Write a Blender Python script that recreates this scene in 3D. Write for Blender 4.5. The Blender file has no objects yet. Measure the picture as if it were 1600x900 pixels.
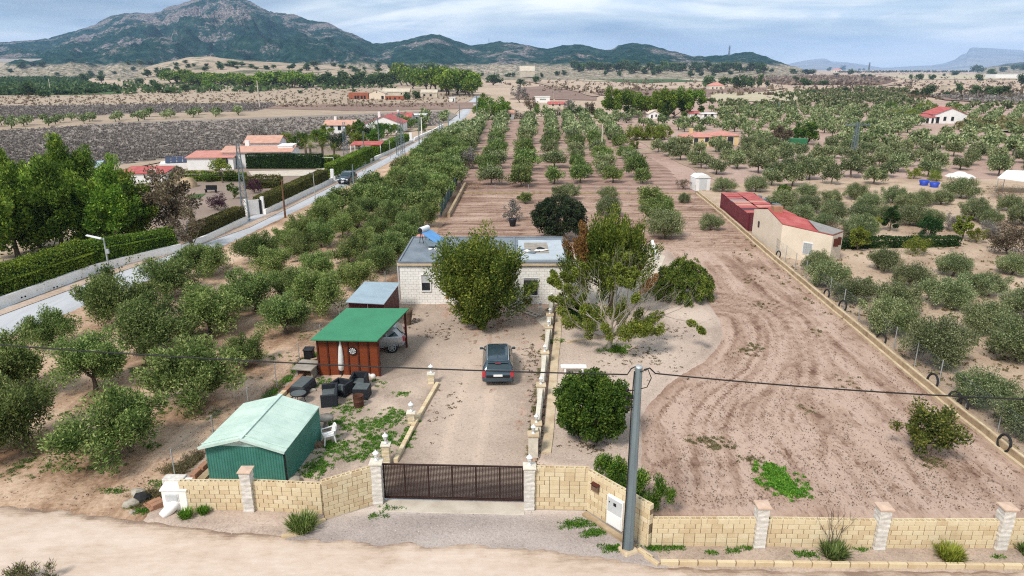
import bpy, bmesh, math, random
import numpy as np
from mathutils import Vector, Matrix
from mathutils.geometry import tessellate_polygon
random.seed(7)
R = math.radians
SC = bpy.context.scene
COL = SC.collection

# ------------------------------------------------------------------ camera, sky, sun, exposure
CAM_H, PITCH, FPX = 17.0, R(17.6), 1080.0
cam_d = bpy.data.cameras.new('camera')
cam_d.sensor_width = 36.0
cam_d.lens = FPX / 1600 * 36.0
cam_d.clip_start, cam_d.clip_end = 0.5, 60000
cam = bpy.data.objects.new('camera', cam_d)
cam.location = (0, 0, CAM_H)
cam.rotation_euler = (R(90) - PITCH, 0, 0)
COL.objects.link(cam)
SC.camera = cam

SUN_EL, SUN_AZ = R(48), R(215)      # high soft sun behind the left shoulder of the view
world = bpy.data.worlds.new('World')
SC.world = world
world.use_nodes = True
wt = world.node_tree
wt.nodes.clear()
def wn(t, **k):
    n = wt.nodes.new(t)
    for a, b in k.items(): setattr(n, a, b)
    return n
sky = wn('ShaderNodeTexSky', sky_type='NISHITA', sun_disc=False, sun_elevation=SUN_EL, sun_rotation=SUN_AZ)
sky.air_density, sky.dust_density = 1.0, 1.5
tc = wn('ShaderNodeTexCoord')
sep = wn('ShaderNodeSeparateXYZ'); wt.links.new(tc.outputs['Generated'], sep.inputs[0])
zc = wn('ShaderNodeMath', operation='MAXIMUM'); wt.links.new(sep.outputs[2], zc.inputs[0]); zc.inputs[1].default_value = 0.0
za = wn('ShaderNodeMath', operation='ADD'); wt.links.new(zc.outputs[0], za.inputs[0]); za.inputs[1].default_value = 0.11
dx = wn('ShaderNodeMath', operation='DIVIDE'); wt.links.new(sep.outputs[0], dx.inputs[0]); wt.links.new(za.outputs[0], dx.inputs[1])
dy = wn('ShaderNodeMath', operation='DIVIDE'); wt.links.new(sep.outputs[1], dy.inputs[0]); wt.links.new(za.outputs[0], dy.inputs[1])
cb = wn('ShaderNodeCombineXYZ'); wt.links.new(dx.outputs[0], cb.inputs[0]); wt.links.new(dy.outputs[0], cb.inputs[1])
def cloud_noise(scale, detail, rough, dist, off, sx=1.0):
    mp = wn('ShaderNodeMapping'); wt.links.new(tc.outputs['Generated'], mp.inputs[0])
    mp.inputs['Location'].default_value = off; mp.inputs['Scale'].default_value = (2.6, 2.6, 15.0)
    n = wn('ShaderNodeTexNoise'); wt.links.new(mp.outputs[0], n.inputs['Vector'])
    n.inputs['Scale'].default_value = scale; n.inputs['Detail'].default_value = detail
    n.inputs['Roughness'].default_value = rough; n.inputs['Distortion'].default_value = dist
    return n
def ramp(stops, src):
    r = wn('ShaderNodeValToRGB'); wt.links.new(src, r.inputs[0])
    e = r.color_ramp.elements
    e[0].position, e[0].color = stops[0][0], (*stops[0][1], 1)
    e[1].position, e[1].color = stops[-1][0], (*stops[-1][1], 1)
    for p, c in stops[1:-1]:
        x = e.new(p); x.color = (*c, 1)
    return r
n1 = cloud_noise(0.8, 9, 0.5, 0.6, (8.15, 6.2, 1.88), 0.6)
n2 = cloud_noise(2.4, 10, 0.55, 0.4, (0.4, 7.7, 0), 0.6)
r1 = ramp([(0.36, (1.8, 2.25, 2.8)), (0.44, (2.6, 3.1, 3.6)), (0.50, (3.6, 4.0, 4.25)), (0.555, (5.2, 5.3, 5.25)), (0.68, (6.1, 6.05, 5.9))], n1.outputs[0])
r2 = ramp([(0.36, (0.66, 0.76, 0.88)), (0.50, (0.95, 0.98, 1.0)), (0.64, (1.14, 1.12, 1.09))], n2.outputs[0])
mul = wn('ShaderNodeMix', data_type='RGBA', blend_type='MULTIPLY'); mul.inputs[0].default_value = 1
wt.links.new(r1.outputs[0], mul.inputs[6]); wt.links.new(r2.outputs[0], mul.inputs[7])
# towards the horizon the cloud sheet thins to a pale milky band
hz = wn('ShaderNodeMapRange'); wt.links.new(sep.outputs[2], hz.inputs[0])
hz.inputs[1].default_value = 0.0; hz.inputs[2].default_value = 0.045; hz.inputs[3].default_value = 0.6; hz.inputs[4].default_value = 0.0
mh = wn('ShaderNodeMix', data_type='RGBA'); wt.links.new(hz.outputs[0], mh.inputs[0]); wt.links.new(mul.outputs[2], mh.inputs[6])
mh.inputs[7].default_value = (4.5, 4.85, 4.85, 1)
ms = wn('ShaderNodeMix', data_type='RGBA'); ms.inputs[0].default_value = 0.88
wt.links.new(sky.outputs[0], ms.inputs[6]); wt.links.new(mh.outputs[2], ms.inputs[7])
bg = wn('ShaderNodeBackground'); bg.inputs[1].default_value = 0.085; wt.links.new(ms.outputs[2], bg.inputs[0])
wo = wn('ShaderNodeOutputWorld'); wt.links.new(bg.outputs[0], wo.inputs[0])
sun_d = bpy.data.lights.new('sun', 'SUN'); sun_d.energy = 1.5; sun_d.angle = R(12); sun_d.color = (1.0, 0.955, 0.89)
sun = bpy.data.objects.new('sun', sun_d); COL.objects.link(sun)
sd = Vector((math.sin(SUN_AZ) * math.cos(SUN_EL), math.cos(SUN_AZ) * math.cos(SUN_EL), math.sin(SUN_EL)))
sun.rotation_euler = sd.to_track_quat('Z', 'Y').to_euler()
SC.view_settings.view_transform = 'Standard'; SC.view_settings.look = 'None'
SC.view_settings.exposure = 1.32; SC.view_settings.gamma = 1.0; SC.view_settings.use_curve_mapping = False
SC.render.engine = 'CYCLES'
SC.cycles.max_bounces = 5; SC.cycles.diffuse_bounces = 3; SC.cycles.volume_bounces = 1
SC.cycles.transparent_max_bounces = 6; SC.cycles.use_denoising = False; SC.cycles.filter_width = 1.15

# ------------------------------------------------------------------ place on the ground seen at picture point (u, v)
_s, _c = math.sin(PITCH), math.cos(PITCH)
def G(u, v, h=0.0):
    x = (u - 800) / FPX; y = (v - 450) / FPX
    k = (CAM_H - h) / (_s + y * _c)
    return Vector((x * k, k * (_c - y * _s), h))
def Hgt(vb, vt):
    yb = (vb - 450) / FPX; yt = (vt - 450) / FPX
    z = CAM_H / (_s + yb * _c)
    return z * (yb - yt) / (_c - yt * _s)
def Zd(X, Y): return Y * _c + CAM_H * _s          # distance along the view for a ground point
def P2(u, v): g = G(u, max(v, 109.8)); return (g.x, g.y)

# ------------------------------------------------------------------ mesh helpers
class MB:
    def __init__(s): s.v = []; s.f = []; s.sm = []
    def add(s, vs, fs, smooth=False):
        b = len(s.v); s.v += [tuple(q) for q in vs]; s.f += [tuple(b + i for i in f) for f in fs]; s.sm += [smooth] * len(fs); return s
    def box(s, cx, cy, z0, w, d, h, rz=0, bev=0, taper=1.0):
        c, n = math.cos(rz), math.sin(rz)
        def ring(hx, hy, z): return [(cx + x * c - y * n, cy + x * n + y * c, z) for x, y in ((-hx, -hy), (hx, -hy), (hx, hy), (-hx, hy))]
        if bev <= 0:
            s.add(ring(w / 2, d / 2, z0) + ring(w / 2 * taper, d / 2 * taper, z0 + h), [(3, 2, 1, 0), (4, 5, 6, 7), (0, 1, 5, 4), (1, 2, 6, 5), (2, 3, 7, 6), (3, 0, 4, 7)])
        else:
            b = bev
            def oct_(hx, hy, z): return [(cx + x * c - y * n, cy + x * n + y * c, z) for x, y in ((-hx + b, -hy), (hx - b, -hy), (hx, -hy + b), (hx, hy - b), (hx - b, hy), (-hx + b, hy), (-hx, hy - b), (-hx, -hy + b))]
            vs = oct_(w / 2, d / 2, z0) + oct_(w / 2 * taper, d / 2 * taper, z0 + h - b) + oct_(w / 2 * taper - b, d / 2 * taper - b, z0 + h)
            fs = [tuple(range(7, -1, -1)), tuple(range(16, 24))]
            for r in (0, 8): fs += [(r + i, r + (i + 1) % 8, r + 8 + (i + 1) % 8, r + 8 + i) for i in range(8)]
            s.add(vs, fs)
        return s
    def beam(s, a, b, w, h=None):
        a, b = Vector(a), Vector(b); h = h or w; d = (b - a)
        if d.length < 1e-6: return s
        d.normalize(); up = Vector((0, 0, 1)) if abs(d.z) < .95 else Vector((0, 1, 0))
        x = d.cross(up).normalized() * w / 2; y = x.cross(d).normalized() * h / 2
        vs = [p + q for p in (a, b) for q in (-x - y, x - y, x + y, -x + y)]
        s.add(vs, [(3, 2, 1, 0), (4, 5, 6, 7), (0, 1, 5, 4), (1, 2, 6, 5), (2, 3, 7, 6), (3, 0, 4, 7)]); return s
    def tube(s, pts, rad, n=6, caps=True):
        pts = [Vector(p) for p in pts]
        if not hasattr(rad, '__len__'): rad = [rad] * len(pts)
        vs = []; px = None
        for i, p in enumerate(pts):
            d = (pts[min(i + 1, len(pts) - 1)] - pts[max(i - 1, 0)])
            d = d.normalized() if d.length > 1e-9 else Vector((0, 0, 1))
            if px is None: px = d.orthogonal().normalized()
            px = (px - d * px.dot(d)); px = px.normalized() if px.length > 1e-6 else d.orthogonal().normalized()
            py = d.cross(px)
            for k in range(n):
                a = 2 * math.pi * k / n
                vs.append(p + (px * math.cos(a) + py * math.sin(a)) * rad[i])
        fs = [(i * n + k, i * n + (k + 1) % n, (i + 1) * n + (k + 1) % n, (i + 1) * n + k) for i in range(len(pts) - 1) for k in range(n)]
        s.add(vs, fs, True)
        if caps: s.add(vs[:n], [tuple(range(n - 1, -1, -1))]); s.add(vs[-n:], [tuple(range(n))])
        return s
    def lathe(s, prof, n=10, cx=0, cy=0, z=0):
        vs = [(cx + r * math.cos(2 * math.pi * k / n), cy + r * math.sin(2 * math.pi * k / n), z + h) for r, h in prof for k in range(n)]
        fs = [(i * n + k, i * n + (k + 1) % n, (i + 1) * n + (k + 1) % n, (i + 1) * n + k) for i in range(len(prof) - 1) for k in range(n)]
        s.add(vs, fs, True); return s
    def poly(s, pts): s.add(pts, [tuple(range(len(pts)))]); return s
    def slab(s, pts, t):
        """a flat or bent plate: polygon pts (3d) given thickness t downwards"""
        n = len(pts); vs = [Vector(p) for p in pts] + [Vector(p) - Vector((0, 0, t)) for p in pts]
        s.add(vs, [tuple(range(n)), tuple(range(2 * n - 1, n - 1, -1))] + [(i, i + n, (i + 1) % n + n, (i + 1) % n) for i in range(n)]); return s
    def shift(s, d): s.v = [(a[0] + d[0], a[1] + d[1], a[2] + d[2]) for a in s.v]; return s
    def mesh(s, name, m):
        me = bpy.data.meshes.new(name); me.from_pydata(s.v, [], s.f)
        if any(s.sm): me.polygons.foreach_set('use_smooth', s.sm)
        if m: me.materials.append(m)
        me.update(); return me
    def build(s, name, m, parent=None, loc=None):
        o = bpy.data.objects.new(name, s.mesh(name, m)); COL.objects.link(o)
        if parent: o.parent = parent
        if loc is not None: o.location = loc
        return o
def tag(o, label=None, cat=None, group=None, kind=None):
    if label: o['label'] = label
    if cat: o['category'] = cat
    if group: o['group'] = group
    if kind: o['kind'] = kind
    return o
def T(name, label, cat, loc=(0, 0, 0), rz=0, group=None):
    o = bpy.data.objects.new(name, None); COL.objects.link(o); o.location = loc; o.rotation_euler = (0, 0, rz); o.empty_display_size = .3
    return tag(o, label, cat, group)
KIDS = {}
def inst(name, me, parent, loc=(0, 0, 0), rz=0, sc=None):
    o = bpy.data.objects.new(name, me); COL.objects.link(o); o.parent = parent; o.location = loc
    if rz: o.rotation_euler = (0, 0, rz)
    if sc is not None: o.scale = sc
    return o
ORD = 'first second third fourth fifth sixth seventh eighth ninth tenth eleventh twelfth thirteenth fourteenth fifteenth sixteenth seventeenth eighteenth nineteenth twentieth twenty-first twenty-second twenty-third twenty-fourth twenty-fifth twenty-sixth twenty-seventh twenty-eighth twenty-ninth thirtieth thirty-first thirty-second thirty-third thirty-fourth thirty-fifth thirty-sixth thirty-seventh thirty-eighth thirty-ninth fortieth'.split()
ORD += ['forty-' + q for q in ORD[:9]] + ['fiftieth'] + ['fifty-' + q for q in ORD[:9]]

# ------------------------------------------------------------------ numpy noise
def _hash(ix, iy, seed):
    h = (ix.astype(np.int64) * 374761393 + iy.astype(np.int64) * 668265263 + seed * 1442695041) & 0xffffffff
    h = ((h ^ (h >> 13)) * 1274126177) & 0xffffffff
    return ((h ^ (h >> 16)) & 0xffff) / 65535.0
def vnoise(x, y, seed=0):
    ix = np.floor(x); iy = np.floor(y); fx = x - ix; fy = y - iy
    fx = fx * fx * (3 - 2 * fx); fy = fy * fy * (3 - 2 * fy)
    a = _hash(ix, iy, seed); b = _hash(ix + 1, iy, seed); c = _hash(ix, iy + 1, seed); d = _hash(ix + 1, iy + 1, seed)
    return (a * (1 - fx) + b * fx) * (1 - fy) + (c * (1 - fx) + d * fx) * fy
def fbm(x, y, oct=4, seed=0, rough=.5):
    t = 0; a = 1; s = 0
    for i in range(oct):
        t = t + a * vnoise(x * 2 ** i, y * 2 ** i, seed + i * 17); s += a; a *= rough
    return t / s
def sdist(px, py, poly):
    """signed distance to a polygon, positive inside"""
    d = np.full(px.shape, 1e9); ins = np.zeros(px.shape, bool)
    n = len(poly)
    for i in range(n):
        ax, ay = poly[i]; bx, by = poly[(i + 1) % n]
        ex, ey = bx - ax, by - ay; L = ex * ex + ey * ey + 1e-12
        t = np.clip(((px - ax) * ex + (py - ay) * ey) / L, 0, 1)
        d = np.minimum(d, np.hypot(px - ax - t * ex, py - ay - t * ey))
        if ay != by:
            c = ((ay > py) != (by > py)) & (px < (bx - ax) * (py - ay) / (by - ay) + ax); ins ^= c
    return np.where(ins, d, -d)
def linedist(px, py, pts):
    d = np.full(px.shape, 1e9)
    for (ax, ay), (bx, by) in zip(pts[:-1], pts[1:]):
        ex, ey = bx - ax, by - ay; t = np.clip(((px - ax) * ex + (py - ay) * ey) / (ex * ex + ey * ey + 1e-12), 0, 1)
        d = np.minimum(d, np.hypot(px - ax - t * ex, py - ay - t * ey))
    return d
def fast_mesh(name, V, F, m, attr=None, smooth=False, mats=None, mi=None):
    """V (n,3), F (m,k) numpy arrays"""
    me = bpy.data.meshes.new(name); nf, k = F.shape
    me.vertices.add(len(V)); me.vertices.foreach_set('co', np.ascontiguousarray(V, dtype=np.float32).ravel())
    me.loops.add(nf * k); me.loops.foreach_set('vertex_index', np.ascontiguousarray(F, dtype=np.int32).ravel())
    me.polygons.add(nf); me.polygons.foreach_set('loop_start', np.arange(0, nf * k, k, dtype=np.int32))
    try: me.polygons.foreach_set('loop_total', np.full(nf, k, dtype=np.int32))
    except Exception: pass
    if smooth: me.polygons.foreach_set('use_smooth', np.ones(nf, bool))
    if attr is not None:
        a = me.attributes.new('tint', 'FLOAT', 'FACE'); a.data.foreach_set('value', np.ascontiguousarray(attr, dtype=np.float32))
    for q in (mats or [m]): me.materials.append(q)
    if mi is not None: me.polygons.foreach_set('material_index', np.ascontiguousarray(mi, dtype=np.int32))
    me.update(calc_edges=True)
    return me
def link(name, me, parent=None, loc=None):
    o = bpy.data.objects.new(name, me); COL.objects.link(o)
    if parent: o.parent = parent
    if loc is not None: o.location = loc
    return o

# ------------------------------------------------------------------ materials
M = {}
def newmat(name):
    m = bpy.data.materials.new(name); m.use_nodes = True; nt = m.node_tree; b = nt.nodes['Principled BSDF']; M[name] = m
    return m, nt, b
def nnoise(nt, scale, detail=5, rough=.55, stretch=(1, 1, 1), rot=0, dist=0, off=(0, 0, 0), obj=False):
    g = nt.nodes.new('ShaderNodeTexCoord') if obj else nt.nodes.new('ShaderNodeNewGeometry')
    mp = nt.nodes.new('ShaderNodeMapping'); nt.links.new(g.outputs['Object' if obj else 'Position'], mp.inputs[0])
    mp.inputs['Scale'].default_value = stretch; mp.inputs['Rotation'].default_value = (0, 0, rot); mp.inputs['Location'].default_value = off
    n = nt.nodes.new('ShaderNodeTexNoise'); nt.links.new(mp.outputs[0], n.inputs['Vector'])
    n.inputs['Scale'].default_value = scale; n.inputs['Detail'].default_value = detail; n.inputs['Roughness'].default_value = rough; n.inputs['Distortion'].default_value = dist
    return n
def nramp(nt, src, stops, interp='LINEAR'):
    r = nt.nodes.new('ShaderNodeValToRGB'); nt.links.new(src, r.inputs[0]); e = r.color_ramp.elements; r.color_ramp.interpolation = interp
    def c4(c): return (*c, 1) if hasattr(c, '__len__') else (c, c, c, 1)
    e[0].position, e[0].color = stops[0][0], c4(stops[0][1]); e[1].position, e[1].color = stops[-1][0], c4(stops[-1][1])
    for p, c in stops[1:-1]: x = e.new(p); x.color = c4(c)
    return r
def nmix(nt, fac, a, b, blend='MIX'):
    m = nt.nodes.new('ShaderNodeMix'); m.data_type = 'RGBA'; m.blend_type = blend
    for i, q in ((0, fac), (6, a), (7, b)):
        if hasattr(q, 'is_linked'): nt.links.new(q, m.inputs[i])
        elif i == 0: m.inputs[0].default_value = q
        else: m.inputs[i].default_value = (*q, 1)
    return m.outputs[2]
def nbump(nt, b, h, strength=.5, dist=.05, prev=None):
    n = nt.nodes.new('ShaderNodeBump'); nt.links.new(h, n.inputs['Height']); n.inputs['Strength'].default_value = strength; n.inputs['Distance'].default_value = dist
    if prev is not None: nt.links.new(prev, n.inputs['Normal'])
    nt.links.new(n.outputs[0], b.inputs['Normal']); return n.outputs[0]
def simple(name, c, c2=None, scale=3, rough=.8, metal=0, bump=0, bscale=None, bdist=.02, stretch=(1, 1, 1), spec=.3, var=.12, detail=5, obj=False):
    m, nt, b = newmat(name)
    c2 = c2 or tuple(q * (1 - var * 2) for q in c)
    n = nnoise(nt, scale, detail, .6, stretch, obj=obj)
    r = nramp(nt, n.outputs[0], [(.32, c2), (.62, c)])
    nt.links.new(r.outputs[0], b.inputs['Base Color'])
    b.inputs['Roughness'].default_value = rough; b.inputs['Metallic'].default_value = metal; b.inputs['Specular IOR Level'].default_value = spec
    if bump:
        n2 = nnoise(nt, bscale or scale * 4, 4, .6, stretch, obj=obj); nbump(nt, b, n2.outputs[0], bump, bdist)
    return m
def leafmat(name, dark, mid, light, trans=.3, rough=.6, rnd=.25, hue=None):
    """foliage: each leaf carries its own tint, each plant its own overall shade"""
    m, nt, b = newmat(name)
    a = nt.nodes.new('ShaderNodeAttribute'); a.attribute_name = 'tint'
    r = nramp(nt, a.outputs['Fac'], [(0, dark), (.46, mid), (.92, light)])
    oi = nt.nodes.new('ShaderNodeObjectInfo')
    mr = nt.nodes.new('ShaderNodeMapRange'); nt.links.new(oi.outputs['Random'], mr.inputs[0]); mr.inputs[3].default_value = 1 - rnd; mr.inputs[4].default_value = 1 + rnd
    hs = nt.nodes.new('ShaderNodeHueSaturation'); nt.links.new(r.outputs[0], hs.inputs['Color']); nt.links.new(mr.outputs[0], hs.inputs['Value'])
    m2 = nt.nodes.new('ShaderNodeMapRange'); ml = nt.nodes.new('ShaderNodeMath'); ml.operation = 'FRACT'
    mm = nt.nodes.new('ShaderNodeMath'); mm.operation = 'MULTIPLY'; nt.links.new(oi.outputs['Random'], mm.inputs[0]); mm.inputs[1].default_value = 7.31
    nt.links.new(mm.outputs[0], ml.inputs[0]); nt.links.new(ml.outputs[0], m2.inputs[0]); m2.inputs[3].default_value = .487; m2.inputs[4].default_value = .513
    nt.links.new(m2.outputs[0], hs.inputs['Hue'])
    nt.links.new(hs.outputs[0], b.inputs['Base Color']); b.inputs['Roughness'].default_value = rough; b.inputs['Specular IOR Level'].default_value = .25
    tr = nt.nodes.new('ShaderNodeBsdfTranslucent'); nt.links.new(hs.outputs[0], tr.inputs[0])
    mx = nt.nodes.new('ShaderNodeMixShader'); mx.inputs[0].default_value = trans
    nt.links.new(b.outputs[0], mx.inputs[1]); nt.links.new(tr.outputs[0], mx.inputs[2])
    nt.links.new(mx.outputs[0], nt.nodes['Material Output'].inputs[0])
    return m

leafmat('olive_green', (.034, .066, .012), (.122, .188, .038), (.37, .42, .15))
leafmat('olive_silver', (.042, .070, .022), (.152, .190, .068), (.44, .46, .25))
leafmat('pine_leaf', (.034, .085, .009), (.12, .21, .02), (.32, .41, .055))
leafmat('dark_leaf', (.012, .026, .010), (.030, .050, .020), (.075, .10, .04))
leafmat('lush_leaf', (.024, .066, .009), (.072, .145, .016), (.20, .28, .035))
leafmat('yellow_leaf', (.06, .085, .012), (.16, .20, .022), (.33, .36, .06))
leafmat('poplar_leaf', (.035, .070, .010), (.105, .150, .018), (.30, .31, .05))
leafmat('weeping_leaf', (.018, .045, .006), (.06, .105, .012), (.19, .24, .035))
leafmat('conifer_leaf', (.035, .075, .010), (.12, .175, .018), (.36, .40, .06))
leafmat('rust_leaf', (.09, .04, .014), (.20, .095, .028), (.34, .20, .06))
leafmat('purple_leaf', (.022, .006, .014), (.055, .015, .032), (.12, .04, .07))
leafmat('brown_leaf', (.07, .052, .032), (.17, .125, .075), (.30, .24, .15))
leafmat('grey_twig', (.11, .095, .085), (.24, .215, .19), (.40, .37, .33))
leafmat('vine_twig', (.17, .145, .125), (.27, .235, .205), (.38, .335, .29))
leafmat('almond_leaf', (.14, .10, .08), (.25, .18, .14), (.36, .28, .22))
leafmat('weed_leaf', (.04, .11, .012), (.10, .25, .02), (.24, .40, .05))
leafmat('dry_grass', (.10, .09, .03), (.22, .19, .08), (.36, .31, .16))
leafmat('hedge_leaf', (.034, .080, .008), (.12, .20, .018), (.30, .38, .045), rnd=.05)
leafmat('hedge_dark', (.008, .030, .006), (.022, .062, .012), (.05, .11, .02), rnd=.05)
leafmat('hedge_brown', (.055, .06, .012), (.12, .115, .028), (.21, .19, .05), rnd=.05)
leafmat('far_leaf', (.025, .060, .018), (.070, .125, .035), (.16, .21, .08))
simple('bark', (.16, .12, .085), (.06, .045, .035), 6, .95, bump=.6, stretch=(1, 1, .3))
simple('bark_pale', (.34, .30, .24), (.18, .15, .115), 5, .9, bump=.4)
simple('block_cream', (.64, .52, .34), (.59, .47, .29), 3.5, .9, bump=.5, bscale=30, bdist=.01)
simple('block_sand', (.60, .47, .30), (.52, .39, .23), 2.5, .9, bump=.5, bscale=30, bdist=.01)
simple('block_light', (.67, .56, .38), (.61, .50, .32), 4, .9, bump=.5, bscale=30, bdist=.01)
simple('mortar', (.20, .15, .09), (.14, .10, .06), 5, .95)
simple('block_white', (.66, .62, .56), (.50, .46, .41), 5, .9, bump=.5, bscale=26, bdist=.015)
simple('cap_terracotta', (.62, .45, .34), (.52, .36, .26), 4, .8)
simple('cap_white', (.70, .64, .53), (.55, .50, .41), 5, .85, bump=.3)
simple('hole_shadow_clay', (.20, .16, .11), (.13, .10, .07), 5, .95)
simple('whitewash', (.90, .87, .83), (.82, .77, .71), 1.6, .85, bump=.25, bscale=14)
simple('wall_white', (.78, .76, .74), (.70, .67, .64), .9, .85, bump=.15, bscale=9)
simple('wall_cream', (.70, .60, .48), (.64, .54, .42), .7, .9, bump=.2, bscale=6)
simple('wall_pale', (.55, .48, .38), (.44, .37, .28), .3, .9)
simple('wall_yellow', (.66, .50, .27), (.60, .45, .24), .5, .9)
simple('brick_red', (.36, .12, .065), (.26, .085, .05), .6, .9, bump=.3)
simple('house_block', (.84, .81, .76), (.74, .71, .66), 2.2, .9, bump=.4, bscale=25, bdist=.01)
simple('house_mortar', (.60, .56, .51), (.50, .47, .42), 3, .95)
simple('roof_tile', (.56, .33, .25), (.46, .24, .175), 1.2, .85, bump=.5, bscale=6, bdist=.05)
simple('roof_pink', (.56, .26, .21), (.46, .19, .15), .8, .85, bump=.4, bscale=5, bdist=.04)
simple('roof_red_paint', (.38, .065, .06), (.48, .14, .12), .9, .7, bump=.3, bscale=7)
simple('roof_grey', (.20, .23, .26), (.13, .155, .18), .8, .55, bump=.15)
simple('roof_membrane', (.46, .50, .53), (.38, .42, .45), .9, .5)
simple('sheet_blue', (.36, .45, .50), (.30, .38, .43), 1.5, .45, metal=.2)
simple('corrugated_grey', (.30, .28, .26), (.22, .20, .18), 2, .7)
simple('maroon_metal', (.11, .022, .025), (.075, .015, .018), 1.5, .55)
simple('red_metal', (.15, .028, .036), (.105, .02, .026), 1.2, .6, bump=.2)
simple('shed_green', (.060, .21, .165), (.042, .165, .125), 1.6, .5, spec=.4)
simple('shed_roof', (.54, .66, .57), (.42, .55, .47), 1.2, .55)
simple('shed_trim', (.56, .67, .59), (.40, .53, .46), 2, .5)
simple('carport_green', (.045, .23, .115), (.035, .195, .095), .9, .6)
simple('timber_red', (.22, .050, .014), (.14, .028, .009), 4, .55, stretch=(.3, 1, 6), obj=True)
simple('timber_dark', (.085, .020, .010), (.06, .014, .008), 4, .6)
simple('gate_brown', (.034, .015, .012), (.022, .010, .008), 5, .5)
simple('concrete', (.36, .32, .27), (.24, .205, .165), 1.8, .95, bump=.3)
simple('concrete_pale', (.58, .51, .42), (.46, .39, .31), 1.2, .95, bump=.2)
simple('kerb_clay', (.40, .20, .12), (.28, .16, .10), 2.5, .95, bump=.4)
simple('wall_old', (.44, .33, .21), (.24, .165, .095), 1.4, .95, bump=.4)
simple('sill_pale', (.60, .48, .33), (.44, .33, .21), 2, .95, bump=.3)
simple('steel_pole', (.20, .25, .27), (.145, .185, .205), 3, .5, metal=.35, stretch=(1, 1, .15))
simple('steel_light', (.48, .50, .50), (.38, .40, .40), 4, .5, metal=.4)
simple('wood_pole', (.17, .085, .045), (.11, .055, .03), 4, .9)
simple('white_paint', (.80, .79, .77), (.73, .72, .70), 3, .5)
simple('white_plastic', (.82, .81, .79), (.77, .76, .74), 2, .45)
simple('grey_panel', (.55, .56, .56), (.48, .49, .49), 2, .5)
simple('rattan', (.022, .026, .032), (.014, .017, .022), 12, .6, bump=.4, bscale=60)
simple('cushion', (.10, .115, .115), (.075, .088, .09), 4, .85)
simple('black_plastic', (.016, .016, .018), (.011, .011, .013), 4, .5)
simple('rubber', (.022, .021, .021), (.014, .014, .014), 5, .85)
simple('rust', (.105, .042, .024), (.065, .026, .016), 5, .9, bump=.3)
simple('stone', (.42, .37, .30), (.27, .23, .18), 3, .95, bump=.5, bscale=9)
simple('terracotta', (.42, .15, .065), (.34, .12, .05), 3, .8)
simple('tile_pink', (.56, .39, .28), (.47, .32, .22), 3, .85)
simple('log_wood', (.20, .13, .08), (.10, .06, .04), 8, .95)
simple('solar_blue', (.02, .035, .085), (.015, .025, .06), 2, .2, spec=.6)
simple('heater_blue', (.12, .32, .62), (.09, .26, .52), 1, .3)
simple('cable', (.016, .015, .015), (.010, .010, .010), 4, .6)
simple('shade_net', (.05, .10, .09), (.04, .08, .07), 4, .9)
simple('green_net', (.035, .16, .07), (.025, .12, .05), 3, .9)
simple('canvas_white', (.74, .72, .68), (.64, .62, .58), 2, .8)
simple('blue_plastic', (.03, .07, .42), (.02, .05, .33), 2, .5)
simple('wood_stump', (.16, .11, .07), (.08, .05, .035), 5, .95)
def carpaint(name, c):
    m, nt, b = newmat(name); b.inputs['Base Color'].default_value = (*c, 1); b.inputs['Metallic'].default_value = .45; b.inputs['Roughness'].default_value = .32
    b.inputs['Coat Weight'].default_value = .7; b.inputs['Coat Roughness'].default_value = .06
    n = nnoise(nt, 2.2, 5, .6); r = nramp(nt, n.outputs[0], [(.35, .28), (.7, .46)]); nt.links.new(r.outputs[0], b.inputs['Roughness'])
carpaint('paint_blue', (.045, .075, .10)); carpaint('paint_silver', (.42, .43, .44)); carpaint('paint_dark', (.03, .05, .075))
def glassy(name, c, rough=.08):
    m, nt, b = newmat(name); b.inputs['Base Color'].default_value = (*c, 1); b.inputs['Roughness'].default_value = rough; b.inputs['Specular IOR Level'].default_value = .8
glassy('glass_car', (.012, .035, .042)); glassy('glass_dark', (.02, .025, .028), .12); glassy('lamp_red', (.45, .02, .03), .25); glassy('lamp_clear', (.7, .7, .7), .2)
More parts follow.
